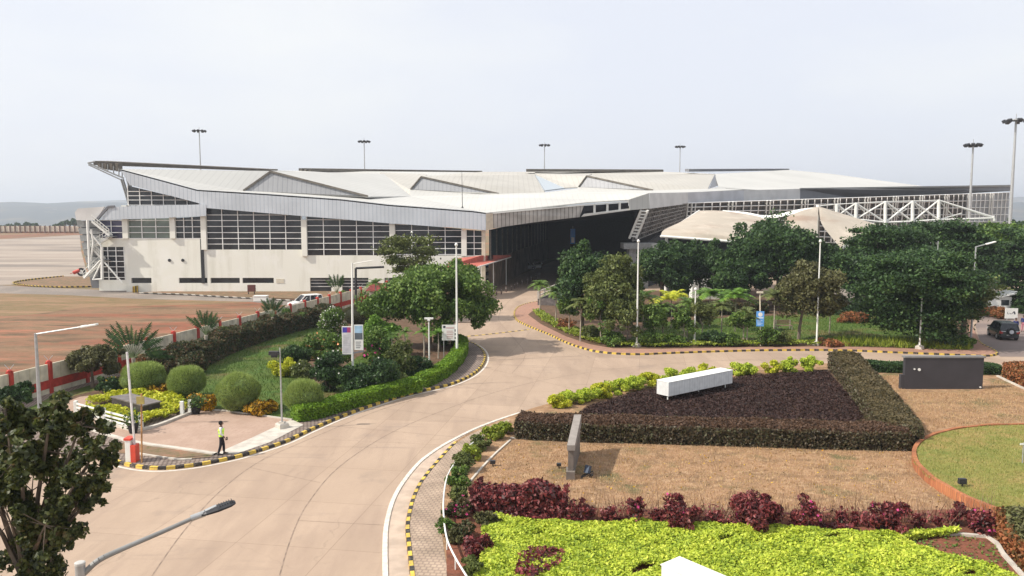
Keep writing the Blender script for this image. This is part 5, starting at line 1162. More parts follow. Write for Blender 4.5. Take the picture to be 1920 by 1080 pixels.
# vehicles -------------------------------------------------------------------
def paint(name, c): return mat(name, c, .25, .1, var=.03, spec=.6)
M_cglass = mat('car_glass', (0.01, 0.013, 0.018), .06, var=.1, spec=.7)
M_tail = mat('tail_red', (0.35, 0.02, 0.02), .3, var=.05)
M_headl = mat('headlight_clear', (0.6, 0.62, 0.65), .15, var=.05)
def car(label, p, rz, m, kind='suv', spare=False, L=4.1, Wd=1.8, H=1.68):
    """length along +Y (front), centred"""
    t = thing('parked_car', label, 'car', p, rz)
    # body: stations along the length, each a rounded section; (y, half width, sill z, belt z)
    st = [(-.5, .80, .42, .80), (-.49, .90, .30, .98), (-.44, .97, .24, 1.0), (-.2, 1, .24, 1.0), (.1, 1, .24, .98), (.22, 1, .24, .97), (.3, .98, .24, .94), (.44, .94, .26, .84), (.49, .85, .32, .74), (.5, .75, .42, .62)]
    mb = MB(); K = 10
    for y, w_, z0_, z1_ in st:
        w_ *= Wd / 2; y *= L
        for i, (a, b_) in enumerate(((-.9, 0), (-1, .12), (-1, .6), (-.95, .92), (-.85, 1), (.85, 1), (.95, .92), (1, .6), (1, .12), (.9, 0))): mb.v.append((a * w_, y, z0_ + (z1_ - z0_) * b_))
    for k in range(len(st) - 1):
        for i in range(K): mb.f.append((k * K + i, k * K + (i + 1) % K, (k + 1) * K + (i + 1) % K, (k + 1) * K + i)); mb.mi.append(0)
    mb.f += [tuple(range(K))[::-1], tuple(range(len(st) * K - K, len(st) * K))]; mb.mi += [0, 0]
    body = local_part(mb, 'body', m, t)
    # greenhouse and roof
    yb0, yb1, yt0, yt1 = (-.47 * L, .26 * L, -.42 * L, .08 * L)
    wb, wt = Wd * .47, Wd * .38; zb, zt = .97, H - .06
    mb = MB(); mb.hexa([(-wb, yb0, zb), (wb, yb0, zb), (wb, yb1, zb - .02), (-wb, yb1, zb - .02), (-wt, yt0, zt), (wt, yt0, zt), (wt, yt1, zt), (-wt, yt1, zt)]); gh = local_part(mb, 'windows', M_cglass, t)
    mb = MB(); mb.hexa([(-wt - .03, yt0 - .05, zt), (wt + .03, yt0 - .05, zt), (wt + .03, yt1 + .04, zt), (-wt - .03, yt1 + .04, zt), (-wt + .1, yt0 + .15, H), (wt - .1, yt0 + .15, H), (wt - .1, yt1 - .15, H), (-wt + .1, yt1 - .15, H)])
    for s_ in (-1, 1):
        for y0_, y1_ in ((yb0, yt0), (yb1, yt1)): mb.beam((s_ * wb, y0_, zb), (s_ * wt, y1_, zt), .08)
        mb.beam((s_ * (wb + .005), -.05 * L, zb), (s_ * (wt + .005), -.07 * L, zt), .07)
        mb.beam((s_ * (wb + .005), -.28 * L, zb), (s_ * (wt + .005), -.28 * L, zt), .09)
    local_part(mb, 'roof', m, t)
    for sx in (-1, 1):
        for y in (-.32 * L, .32 * L):
            mb = MB(); x = sx * Wd * .44; mb.tube((x - .11, y, .34), (x + .11, y, .34), .34, n=16); wh = local_part(mb, 'wheel', M_black, t)
            mb = MB(); mb.tube((x + sx * .112, y, .34), (x + sx * .13, y, .34), .2, n=10); r_ = MB(); r_.v = mb.v; r_.f = mb.f; r_.mi = mb.mi
            o = r_.build('rim', M_steel, None); o.parent = wh
        mb = MB(); mb.box(sx * Wd * .40 - .14, sx * Wd * .40 + .14, -.5 * L - .01, -.46 * L, .68, .92); local_part(mb, 'tail_light', M_tail, t)
        mb = MB(); mb.box(sx * Wd * .36 - .17, sx * Wd * .36 + .17, .45 * L, .492 * L, .62, .76); local_part(mb, 'headlight', M_headl, t)
        mb = MB(); mb.box(sx * Wd * .5 - .02, sx * Wd * .5 + .2 * sx, .2 * L, .23 * L, 1.0, 1.14) if sx > 0 else mb.box(-Wd * .5 - .2, -Wd * .5 + .02, .2 * L, .23 * L, 1.0, 1.14); local_part(mb, 'wing_mirror', m, t)
    mb = MB(); mb.box(-.26, .26, -.503 * L - .02, -.5 * L - .005, .46, .58); local_part(mb, 'number_plate', M_white, t)
    mb = MB(); mb.box(-Wd * .42, Wd * .42, -.515 * L, -.485 * L, .3, .5); local_part(mb, 'bumper', M_dark, t)
    if spare:
        mb = MB(); y = -.5 * L; mb.tube((.1, y - .2, .88), (.1, y - .01, .88), .36, n=20); sw = local_part(mb, 'spare_wheel', M_black, t)
        mb = MB(); mb.tube((.1, y - .21, .88), (.1, y - .202, .88), .2, n=14); o = mb.build('cover', M_headl, None); o.parent = sw
        for sx in (-1, 1): mb = MB(); mb.box(sx * .55 - .2, sx * .55 + .2, y - .013, y - .004, .86, .93); local_part(mb, 'trim', M_headl, t)
    return t
car('dark green jeep with a spare wheel on its tail on the side road', Vector((49.3, 79.6, 0)), R(-14), paint('dark_green_paint', (0.035, 0.045, 0.04)), spare=True, L=4.0, Wd=1.85, H=1.72)
car('white car parked behind the boundary wall in front of the terminal', G(574, 577), R(128), paint('white_car', (0.78, 0.78, 0.76)), L=4.5, H=1.75)
car('silver car waiting in the shade inside the terminal entrance', G(986, 506), R(-72), paint('silver_car', (0.42, 0.43, 0.45)), L=4.3)
car('white car facing out of the dark entrance hall', G(1008, 503), R(178), paint('white_car', (0.78, 0.78, 0.76)), L=4.2)
car('dark car standing behind the silver one in the entrance', G(998, 499), R(-75), paint('black_car', (0.03, 0.03, 0.035)), L=4.3)

# people ---------------------------------------------------------------------
def skin_mesh(name, chains, m, parent, sub=2, root=0):
    """chains: list of [(pos, radius)...]; a chain may start at an index of an earlier vertex"""
    me = bpy.data.meshes.new(name); V = []; E = []; Rr = []
    for ch in chains:
        prev = None
        for it in ch:
            if isinstance(it, int): prev = it; continue
            V.append(it[0]); Rr.append(it[1]); k = len(V) - 1
            if prev is not None: E.append((prev, k))
            prev = k
    me.from_pydata(V, E, []); o = bpy.data.objects.new(name, me); COL.objects.link(o)
    md = o.modifiers.new('Skin', 'SKIN'); md.use_smooth_shade = True
    for i, sv in enumerate(me.skin_vertices[0].data):
        r_ = Rr[i]; sv.radius = r_ if hasattr(r_, '__len__') else (r_, r_); sv.use_root = (i == root)
    o.modifiers.new('Sub', 'SUBSURF').levels = sub; o.modifiers['Sub'].render_levels = sub
    me.materials.append(m)
    if parent: o.parent = parent
    return o
M_skin = mat('brown_skin', (0.16, 0.085, 0.055), .6, var=.05)
M_hair = mat('black_hair', (0.012, 0.01, 0.01), .6)
def person(label, p, rz, shirt, trousers, vest=None, stride=.16, ah=.05):
    t = thing('person', label, 'person', p, rz)
    s = stride
    hip = (0, 0, .93)
    V = [[((0, 0, .95), (.15, .10)), ((0, 0, 1.12), (.135, .095)), ((0, .01, 1.30), (.165, .105)), ((0, .0, 1.43), (.12, .08)), ((0, .01, 1.50), .055), ((0, .015, 1.56), .055), ((0, .03, 1.63), (.078, .095)), ((0, .02, 1.70), (.07, .088)), ((0, .01, 1.735), (.04, .05))]]
    body_ch = list(V)
    for sd_, fy in ((-1, s), (1, -s)):
        body_ch.append([0, ((sd_ * .09, .01, .88), .09), ((sd_ * .10, fy * .5 + .03, .50), .055), ((sd_ * .10, fy - .03, .10), .035), ((sd_ * .10, fy + .08, .05), .032), ((sd_ * .105, fy + .15, .04), .028)])
        ay = -fy * 1.1
        body_ch.append([3, ((sd_ * .17, 0, 1.41), .055), ((sd_ * .215, ay * .25 - .02, 1.16), .042), ((sd_ * .22, ay * .6 + .08 + ah, .94), .030), ((sd_ * .22, ay * .7 + .11 + ah, .87), (.018, .035))])
    b = skin_mesh('body', body_ch, M_skin, t)
    # five fingers per hand
    for sd_, fy in ((-1, s), (1, -s)):
        ay = -fy * 1.1; hx, hy, hz = sd_ * .22, ay * .7 + .12 + ah, .85
        for k, ln in enumerate((.062, .072, .068, .052)):
            mb = MB(); o_ = (k - 1.5) * .019; mb.tube((hx, hy + o_ - .005, hz), (hx - sd_ * .006, hy + o_ + .004, hz - ln * .55), .009, .008, 6); mb.tube((hx - sd_ * .006, hy + o_ + .004, hz - ln * .55), (hx - sd_ * .02, hy + o_ + .012, hz - ln), .008, .006, 6); local_part(mb, 'finger', M_skin, t)
        mb = MB(); mb.tube((hx, hy + .025, hz + .03), (hx - sd_ * .012, hy + .055, hz - .015), .011, .008, 6); local_part(mb, 'thumb', M_skin, t)
    # face
    mb = MB(); mb.tube((0, .118, 1.645), (0, .138, 1.625), .012, .016, 6); local_part(mb, 'nose', M_skin, t)
    for sx in (-1, 1):
        mb = MB(); mb.lathe((sx * .03, .112, 1.655), [(.004, -.008), (.011, 0), (.004, .008)], 8); local_part(mb, 'eye', M_hair, t)
        mb = MB(); mb.lathe((sx * .082, .02, 1.64), [(.008, -.03), (.016, 0), (.008, .03)], 8); local_part(mb, 'ear', M_skin, t)
    mb = MB(); mb.box(-.022, .022, .112, .121, 1.592, 1.600); local_part(mb, 'mouth', mat('lip', (.12, .04, .035), .6), t)
    mb = MB(); mb.lathe((0, -.012, 1.60), [(.07, -.02), (.098, .03), (.102, .09), (.09, .145), (.05, .175), (.005, .183)], 14); local_part(mb, 'hair', M_hair, t, smooth=True)
    skin_mesh('trousers', [[((0, 0, 1.03), (.155, .115)), ((0, 0, .93), (.17, .125))]] + [[1, ((sd_ * .095, .01, .85), .105), ((sd_ * .105, fy * .5 + .03, .50), .078), ((sd_ * .105, fy - .03, .09), .062)] for sd_, fy in ((-1, s), (1, -s))], trousers, t, 2, 1)
    skin_mesh('shirt', [[((0, 0, .98), (.16, .12)), ((0, 0, 1.15), (.155, .115)), ((0, .01, 1.31), (.178, .12)), ((0, 0, 1.43), (.13, .09)), ((0, .005, 1.475), (.07, .07))]] + [[3, ((sd_ * .18, 0, 1.41), .07), ((sd_ * .22, -fy * 1.1 * .25 - .02, 1.16), .056), ((sd_ * .222, -fy * .5 + .04 + ah, 1.02), .048)] for sd_, fy in ((-1, s), (1, -s))], shirt, t, 2, 1)
    if vest is not None:
        skin_mesh('vest', [[((0, 0, .93), (.178, .14)), ((0, 0, 1.15), (.185, .15)), ((0, .01, 1.31), (.205, .155)), ((0, 0, 1.42), (.17, .12))]], vest, t, 2, 1)
        mb = MB(); mb.lathe((0, 0, 1.08), [(.178, 0), (.178, .05)], 16); mb.v = [(x, y * .78, z) for x, y, z in mb.v]; local_part(mb, 'reflective_band', M_grey, t)
    for sd_, fy in ((-1, s), (1, -s)):
        mb = MB(); mb.hexa([(sd_ * .105 - .05, fy - .08, 0), (sd_ * .105 + .05, fy - .08, 0), (sd_ * .105 + .045, fy + .2, 0), (sd_ * .105 - .045, fy + .2, 0), (sd_ * .105 - .042, fy - .07, .09), (sd_ * .105 + .042, fy - .07, .09), (sd_ * .105 + .03, fy + .18, .045), (sd_ * .105 - .03, fy + .18, .045)]); local_part(mb, 'shoe', M_black, t, bevel=.008)
    return t
M_lime = mat('lime_vest', (0.62, 0.95, 0.10), .6, var=.06); M_wht = mat('white_shirt', (0.7, 0.7, 0.68), .8); M_nvy = mat('navy_cloth', (0.012, 0.012, 0.02), .8); M_bluesh = mat('dark_blue_shirt', (0.02, 0.03, 0.13), .8)
pg = G(416, 852, .13)
person('person in a lime safety vest and black trousers walking on the corner pavement', pg, R(-75), M_wht, M_nvy, M_lime, .13, .02)
hd = pg + Vector((.28, 0, 0)); mb = MB(); mb.box(-.03, .03, -.02, .02, -.08, .08); o = mb.build('radio', M_black); o.location = W(425.5, 822, pg.y - .1); props(o, 'small black handset carried by the person in the lime vest', 'radio')
person('person in a dark blue shirt standing right behind the dark jeep', G(1903.5, 628), R(150), M_bluesh, M_nvy, None, .05)
person('person in dark clothes at the extreme right edge near the jeep', G(1918, 622), R(160), M_bluesh, mat('pink_cloth', (0.5, 0.2, 0.25), .8), None, .06)
# ================================================= vegetation
LM = {
 'dark': leafmat('leaf_dark', [(.013, .030, .010), (.028, .062, .020), (.052, .105, .028), (.12, .19, .05)]),
 'mid': leafmat('leaf_mid', [(.026, .058, .011), (.068, .130, .022), (.13, .21, .036), (.26, .34, .09)]),
 'olive': leafmat('leaf_olive', [(.035, .050, .014), (.085, .11, .028), (.15, .18, .05), (.28, .30, .11)]),
 'brown': leafmat('leaf_brown_green', [(.035, .037, .015), (.08, .078, .03), (.135, .13, .05), (.19, .21, .075)]),
 'bright': leafmat('leaf_bright', [(.04, .10, .012), (.09, .19, .02), (.15, .28, .035), (.28, .40, .07)]),
 'hedge': leafmat('leaf_light_hedge', [(.05, .115, .008), (.11, .21, .012), (.18, .31, .02), (.28, .42, .035)], nscale=1.2),
 'lime': leafmat('leaf_lime', [(.12, .20, .02), (.34, .44, .04), (.52, .60, .06), (.70, .72, .12)], nscale=.9),
 'yellow': leafmat('leaf_yellow', [(.16, .20, .01), (.38, .42, .02), (.55, .55, .03), (.70, .66, .10)], nscale=2),
 'croton': leafmat('leaf_croton_orange', [(.03, .05, .012), (.10, .07, .015), (.50, .26, .02), (.72, .48, .04), (.60, .14, .02)], nscale=2),
 'maroon': leafmat('leaf_maroon', [(.022, .009, .008), (.065, .016, .016), (.16, .026, .028), (.30, .06, .06), (.42, .24, .19)], nscale=1.5, spec=.5),
 'purple': leafmat('leaf_purple_hedge', [(.028, .024, .012), (.06, .048, .022), (.10, .066, .034), (.09, .095, .038), (.18, .13, .075)], nscale=.8, spec=.5),
 'purpletop': leafmat('leaf_purple_top', [(.055, .032, .018), (.10, .055, .032), (.15, .085, .05)], nscale=1.5),
 'olivehedge': leafmat('leaf_olive_hedge', [(.04, .035, .016), (.085, .07, .03), (.13, .10, .045), (.17, .13, .07)], nscale=.9),
 'blackbed': leafmat('leaf_black_bed', [(.014, .007, .006), (.032, .016, .014), (.06, .032, .026), (.11, .06, .05)], nscale=1.5, spec=.25),
 'topiary': leafmat('leaf_topiary', [(.11, .15, .035), (.23, .30, .07), (.34, .43, .12), (.50, .58, .22)], trans=.25, nscale=1.0),
 'wallhedge': leafmat('leaf_mixed_hedge', [(.016, .028, .010), (.035, .055, .018), (.07, .075, .028), (.13, .07, .035), (.09, .13, .03)], nscale=.9),
 'front': leafmat('leaf_front_tree', [(.012, .018, .007), (.032, .045, .014), (.07, .09, .022), (.13, .15, .035), (.13, .07, .04)], nscale=2.5, spec=.6, trans=.35),
 'redhedge': leafmat('leaf_red_hedge', [(.05, .045, .015), (.16, .09, .03), (.36, .12, .05), (.45, .25, .10)], nscale=1.3),
 'cover': leafmat('leaf_border', [(.06, .09, .015), (.16, .22, .02), (.30, .36, .04), (.42, .45, .09)], nscale=1.4),
}
M_bloomw = mat('white_petal', (.75, .72, .66), .6, var=.1, scale=10); M_bloomo = mat('orange_petal', (.62, .24, .10), .6, var=.2, scale=10)
M_bloomp = mat('magenta_petal', (.50, .05, .20), .6, var=.2, scale=10)
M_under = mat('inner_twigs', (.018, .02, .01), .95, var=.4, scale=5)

def ell(rng, n):
    v = rng.normal(size=(n, 3)); return v / np.linalg.norm(v, axis=1)[:, None]
def crown(rng, r3, clumps, per, cr=.32, style='round', low=False):
    """leaf points: clumps of leaves held near the outside of the crown, with gaps between"""
    rx, ry, rz = r3; P = []; N = []; C = []
    if style == 'layer':
        tiers = max(4, int(rz * 1.5)); 
        for k in range(tiers):
            h = -0.9 + 1.8 * (k + .5) / tiers; w_ = math.sqrt(max(.06, 1 - (h * .95) ** 2)) * (.75 + .35 * rng.random())
            m_ = max(3, int(clumps * w_ / tiers * 1.3))
            a = rng.random(m_) * 2 * np.pi; q = (.25 + .75 * np.sqrt(rng.random(m_))) * w_
            C += [(math.cos(a_) * q_ * rx, math.sin(a_) * q_ * ry, h * rz + rng.normal() * rz * .11) for a_, q_ in zip(a, q)]
        C = np.array(C); per = max(8, int(per * clumps / len(C)))
        for c in C:
            s = cr * min(rx, ry) * (.7 + .8 * rng.random()); u = rng.normal(size=(per, 3)) * [s * .62, s * .62, s * .19]
            P.append(c + u); n_ = np.zeros((per, 3)); n_[:, 2] = 1; N.append(n_)
    else:
        d = ell(rng, clumps)
        if not low: d[:, 2] = np.where(d[:, 2] < -.6, -d[:, 2] * .7, d[:, 2])
        else: d[:, 2] = np.where(d[:, 2] < -.1, d[:, 2] * .9 - .12, d[:, 2])
        rad = .42 + .55 * rng.random(clumps) ** .6
        bump = 1 + .20 * np.sin(d[:, 0] * 3.1 + rng.random() * 6) + .16 * np.sin(d[:, 1] * 4 + d[:, 2] * 3 + rng.random() * 6)
        C = d * (rad * bump)[:, None] * [rx, ry, rz]
        for c in C:
            s = cr * (rx * ry * rz) ** (1 / 3) * (.6 + .75 * rng.random()); u = ell(rng, per) * (s * (.55 + .5 * rng.random((per, 1)))); u[:, 2] *= .78
            P.append(c + u); N.append(u / (s + 1e-6))
    return np.concatenate(P), np.concatenate(N), C
def limbs(mb, base, C, r, rng, fork=.4, k=9):
    """tapering trunk to the fork, then limbs that reach the leaf clumps"""
    base = Vector(base); top = Vector((base.x + rng.normal() * .1, base.y + rng.normal() * .1, 0))
    zmin = float(np.min(C[:, 2])); zmid = float(np.mean(C[:, 2]))
    fz = base.z + (zmin - base.z) * .8 + (zmid - zmin) * fork * .5
    fz = max(fz, base.z + .25)
    f = Vector((base.x * .7 + float(C[:, 0].mean()) * .3, base.y * .7 + float(C[:, 1].mean()) * .3, fz)); m_ = base.lerp(f, .5) + Vector((rng.normal() * .06, 0, 0))
    mb.path([base, base.lerp(m_, .12), m_, f], [r * 1.35, r * 1.02, r * .88, r * .75], 8)
    idx = rng.permutation(len(C))[:k]
    for i in idx:
        c = Vector(C[i]); q = f.lerp(c, .45) + Vector((0, 0, abs(c.z - f.z) * .16)); mb.path([f, q, c], [r * .48, r * .28, r * .07], 5)
def tree(name, label, cat, base, px, top, bot, hw, lm, leaf=.26, clumps=60, cov=1.7, style='round', r=.16, group=None, Y=None, seed=0, bark=M_trunk, cr=.27, depth=.9, up=.35, blooms=None, z0=.13):
    leaf *= .78; b = G(base[0], base[1], z0)
    if Y is not None: b = Vector((PX(base[0], base[1], Y), Y, z0))
    Y = b.y; rng = np.random.default_rng(seed + int(base[0] * 7 + base[1]))
    zt, zb = ZH(top, Y), max(ZH(bot, Y), .35); rx = hw * Y / F; rz = (zt - zb) / 2; cx = PX(px, (top + bot) / 2, Y) - b.x; cz = (zt + zb) / 2 - z0
    A = 4 * np.pi * ((rx * rx * depth + rx * rz * 2) / 3); nl = int(A * cov / (.5 * leaf * leaf)); per = max(10, nl // clumps)
    P, N, C = crown(rng, (rx * .86, rx * depth * .86, rz * .86), clumps, per, cr, style)
    P += [cx, 0, cz]; C = C + [cx, 0, cz]
    P[:, 2] = np.maximum(P[:, 2], .08)
    t = thing(name, label, cat, b, group=group)
    mb = MB(); limbs(mb, (0, 0, -.05), C, r, rng); tr = local_part(mb, 'trunk', bark, t)
    fastmesh('crown', leaves(P, leaf, rng, up=up, N=N), 4, LM[lm], t)
    if blooms:
        bm_, cnt, sz = blooms; k = rng.permutation(len(P))[:cnt]; Q = P[k] + N[k] * leaf * .5 + [0, -.05, .05]
        fastmesh('blossoms', np.concatenate([leaves(Q, sz, rng, up=.2, aspect=1.1), leaves(Q + rng.normal(size=Q.shape) * sz * .4, sz, rng, up=.2, aspect=1.1)]), 4, bm_, t)
    return t
def shrub(name, label, base, hw, h, lm, leaf=.12, cov=1.9, seed=0, group=None, blooms=None, z0=.13, cat='shrub', clumps=26, up=.35, depth=1.0, stems=4, aspect=1.7):
    """hw in photo pixels, h in metres"""
    leaf *= .8; b = G(base[0], base[1], z0); rng = np.random.default_rng(seed + int(base[0] * 3 + base[1])); rx = hw * b.y / F
    A = 4 * np.pi * rx * (rx + h) / 3; nl = int(A * cov / (.5 * leaf * leaf)); per = max(8, nl // clumps)
    P, N, C = crown(rng, (rx * .86, rx * depth * .86, h * .45), clumps, per, .42, low=True)
    P[:, 2] += h * .5; C[:, 2] += h * .5; P[:, 2] = np.maximum(P[:, 2], .03)
    t = thing(name, label, cat, b, group=group)
    mb = MB()
    for k in range(stems):
        c = C[rng.integers(len(C))]; mb.path([(rng.normal() * .06, rng.normal() * .06, -.05), (c[0] * .5, c[1] * .5, h * .35), tuple(c)], [.035, .025, .01], 5)
    local_part(mb, 'stems', M_trunk, t)
    fastmesh('foliage', leaves(P, leaf, rng, up=up, N=N, aspect=aspect), 4, LM[lm], t)
    if blooms:
        bm_, cnt, sz = blooms; k = rng.permutation(len(P))[:cnt]; Q = P[k] + N[k] * leaf * .6 + [0, -.04, .04]
        fastmesh('blossoms', np.concatenate([leaves(Q, sz, rng, up=.2, aspect=1.1), leaves(Q + rng.normal(size=Q.shape) * sz * .4, sz, rng, up=.2, aspect=1.1)]), 4, bm_, t)
    return t
def core_blob(rx, ry, rz, zc, rng, f=.86, n=20):
    mb = MB(); ph = rng.random(3) * 6
    for i in range(n + 1):
        th = math.pi * i / n
        for j in range(n * 2):
            a = math.pi * j / n; q = f * (1 + .03 * math.sin(3 * a + ph[0]) + .03 * math.sin(5 * th + ph[1]))
            mb.v.append((rx * q * math.sin(th) * math.cos(a), ry * q * math.sin(th) * math.sin(a), zc + rz * q * math.cos(th)))
    for i in range(n):
        for j in range(n * 2): mb.f.append((i * 2 * n + j, i * 2 * n + (j + 1) % (2 * n), (i + 1) * 2 * n + (j + 1) % (2 * n), (i + 1) * 2 * n + j)); mb.mi.append(0)
    return mb
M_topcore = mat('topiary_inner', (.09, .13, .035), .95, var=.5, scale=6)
def topiary(label, base, hw, h, group=None, lm='topiary', core=M_topcore, z0=.13, n=15000, egg=1.0):
    b = G(base[0], base[1], z0); rx = hw * b.y / F; rng = np.random.default_rng(int(base[0]))
    t = thing('clipped_bush', label, 'clipped bush', b, group=group)
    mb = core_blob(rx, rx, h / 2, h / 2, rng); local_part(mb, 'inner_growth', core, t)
    d = ell(rng, n); ph = rng.random(2) * 6
    q = .88 * (1 + .03 * vnoise(d[:, 0] * 3 + ph[0], d[:, 2] * 3 + ph[1], 2.3, hw) + .04 * np.sin(3 * np.arctan2(d[:, 1], d[:, 0]) + ph[0]) + .035 * np.sin(6 * d[:, 2] + ph[1]))[:, None] * (1 + .03 * rng.normal(size=(n, 1)))
    P = d * q * [rx, rx, h / 2] + [0, 0, h / 2]
    D = d * .75 + [0, 0, .55]; D[:, 2] = np.abs(D[:, 2])
    V = blades(P, .13, .035, rng, .24, D)
    V[:, 2] = np.maximum(V[:, 2], .02)
    fastmesh('foliage', V, 3, LM[lm], t)
    return t
def hedge(label, pts, width, h, lm, leaf=.09, dens=1.6, topm=None, name='hedge', z0=.13, cat='hedge', seed=0, wob=.06, core=M_under, kind_parts=True, both=False, hs=None):
    """trimmed hedge swept along a ground path given in photo pixels (its near base line)"""
    path = smooth([Vector((p.x, p.y, 0)) for p in gp(pts, z0)], 6); rng = np.random.default_rng(seed + int(pts[0][0]))
    ls = [0]
    for i in range(1, len(path)): ls.append(ls[-1] + (path[i] - path[i - 1]).length)
    L = ls[-1]; ls = np.array(ls); PA = np.array([[p.x, p.y] for p in path])
    T_ = np.gradient(PA, axis=0); T_ /= np.linalg.norm(T_, axis=1)[:, None]; NL = np.stack([-T_[:, 1], T_[:, 0]], 1)
    def at(s, off):
        x = np.interp(s, ls, PA[:, 0]); y = np.interp(s, ls, PA[:, 1]); nx = np.interp(s, ls, NL[:, 0]); ny = np.interp(s, ls, NL[:, 1])
        return np.stack([x + nx * off, y + ny * off], 1), np.stack([nx, ny], 1)
    b = Vector((float(PA[len(PA) // 2, 0]), float(PA[len(PA) // 2, 1]), z0))
    t = thing(name, label, cat, b)
    hh = lambda s: (np.interp(s / L, [k / (len(hs) - 1) for k in range(len(hs))], hs) if hs else h) * (1 + wob * np.sin(s * 1.9 + seed) + wob * .7 * np.sin(s * .7 + 2 + seed))
    mb = MB(); S = np.linspace(0.05, L - .05, max(6, int(L * 2))); prof = [(.08, 0), (.06, .55), (.14, .82), (.3, .94), (.7, .94), (.86, .82), (.94, .55), (.92, 0)]
    rows = [at(S, np.full(len(S), q[0] * width))[0] for q in prof]; H_ = hh(S)
    K = len(prof)
    for i in range(len(S)):
        for k in range(K): mb.v.append((rows[k][i][0] - b.x, rows[k][i][1] - b.y, prof[k][1] * H_[i]))
    for i in range(len(S) - 1):
        for k in range(K - 1): mb.f.append((i * K + k, i * K + k + 1, (i + 1) * K + k + 1, (i + 1) * K + k)); mb.mi.append(0)
    mb.f += [tuple(range(K)), tuple(range((len(S) - 1) * K, len(S) * K))]; mb.mi += [0, 0]
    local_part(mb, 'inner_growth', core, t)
    def emit(n, side):
        s = rng.random(n) * L
        if side == 'top':
            off = rng.random(n) * width; e = np.abs(off / width - .5) * 2; z = hh(s) * (1 - .16 * e ** 4); N = np.zeros((n, 3)); N[:, 2] = 1; xy, _ = at(s, off); f = 1
        else:
            f = rng.random(n) ** .9; z = f * hh(s) * .95; off = np.full(n, 0.0 if side == 'front' else width) + (rng.normal(size=n) * .04); xy, nn = at(s, off)
            N = np.concatenate([nn * (-1 if side == 'front' else 1), np.full((n, 1), .25)], 1)
        P = np.concatenate([xy - [b.x, b.y], z[:, None]], 1) + rng.normal(size=(n, 3)) * leaf * .35; P[:, 2] = np.maximum(P[:, 2], .02); return P, N
    q = dens / (.5 * leaf * leaf)
    Pf, Nf = emit(int(L * h * q), 'front'); Pb, Nb = emit(int(L * h * q * .6), 'back'); Pt, Nt = emit(int(L * width * q), 'top')
    # closed ends
    ne = int(width * h * q)
    ends = []
    for s0, sg in ((0, -1), (L, 1)):
        off = rng.random(ne) * width; z = rng.random(ne) * h * .95; xy, nn = at(np.full(ne, s0), off); tt = T_[0 if sg < 0 else -1] * sg
        ends.append(np.concatenate([xy - [b.x, b.y] + tt * .02, z[:, None]], 1) + rng.normal(size=(ne, 3)) * leaf * .4)
    Pe = np.concatenate(ends); Ne = np.concatenate([np.tile([*(T_[0] * -1), .2], (ne, 1)), np.tile([*T_[-1], .2], (ne, 1))])
    if topm:
        fastmesh('top_growth', leaves(Pt, leaf, rng, up=.5, N=Nt), 4, LM[topm], t)
        fastmesh('foliage', leaves(np.concatenate([Pf, Pb, Pe]), leaf, rng, up=.3, N=np.concatenate([Nf, Nb, Ne])), 4, LM[lm], t)
    else:
        fastmesh('foliage', leaves(np.concatenate([Pf, Pb, Pe, Pt]), leaf, rng, up=.35, N=np.concatenate([Nf, Nb, Ne, Nt])), 4, LM[lm], t)
    return t
def inpoly(rng, pts, n):
    q = np.array([[p.x, p.y] for p in pts]); lo, hi = q.min(0), q.max(0); out = []
    while sum(map(len, out)) < n:
        c = lo + rng.random((n, 2)) * (hi - lo); ins = np.zeros(n, bool); j = len(q) - 1
        for i in range(len(q)):
            cond = ((q[i, 1] > c[:, 1]) != (q[j, 1] > c[:, 1])) & (c[:, 0] < (q[j, 0] - q[i, 0]) * (c[:, 1] - q[i, 1]) / (q[j, 1] - q[i, 1] + 1e-12) + q[i, 0]); ins ^= cond; j = i
        out.append(c[ins])
    return np.concatenate(out)[:n]
def vnoise(x, y, s, seed=0):
    return (np.sin(x * s + seed) + np.sin(y * s * 1.3 + seed * 2.1) + np.sin((x + y) * s * .7 + seed * .7) + np.sin((x - y * 1.4) * s * 1.9 + seed * 3)) / 4
def cover(name, pts, lm, n, leaf, h, seed=1, kindlabel=None, z0=.13, holes=0.0, blade=False, up=.5, wob=.12):
    rng = np.random.default_rng(seed); c = inpoly(rng, gp(pts, z0), n)
    if holes: c = c[vnoise(c[:, 0], c[:, 1], 1.7, seed) > -1 + holes]
    n = len(c); z = z0 + h * (.35 + .65 * rng.random(n) ** .5) + wob * vnoise(c[:, 0], c[:, 1], 2.1, seed) * h * 3
    P = np.concatenate([c, np.maximum(z, z0 + .01)[:, None]], 1)
    if blade: P[:, 2] = z0; V = blades(P, h, leaf, rng, .4); npg = 3
    else: V = leaves(P, leaf, rng, up=up, jitter=.8); npg = 4
    o = fastmesh(name, V, npg, LM[lm] if isinstance(lm, str) else lm); o['kind'] = 'stuff'
    if kindlabel: o['label'] = kindlabel
    return o
def frond_tris(rng, base, d, L, droop, wd, n=16, up=(0, 0, 1)):
    """rachis with leaflets both sides"""
    base = np.array(base, float); d = np.array(d, float); V = []
    side = np.cross(d, up); side /= np.linalg.norm(side) + 1e-9
    pts = [base + d * L * (i / n) - np.array([0, 0, 1]) * droop * L * (i / n) ** 2 for i in range(n + 1)]
    for i in range(1, n + 1):
        p, q = pts[i - 1], pts[i]; f = i / n; w_ = wd * math.sin(math.pi * min(1, .12 + f * .86)) ** .7
        for s_ in (-1, 1):
            tip = (p + q) / 2 + side * s_ * w_ + (q - p) * 1.1 - np.array([0, 0, w_ * .25]) + rng.normal(size=3) * .02
            V += [p, q + (q - p) * .15, tip]
    return V
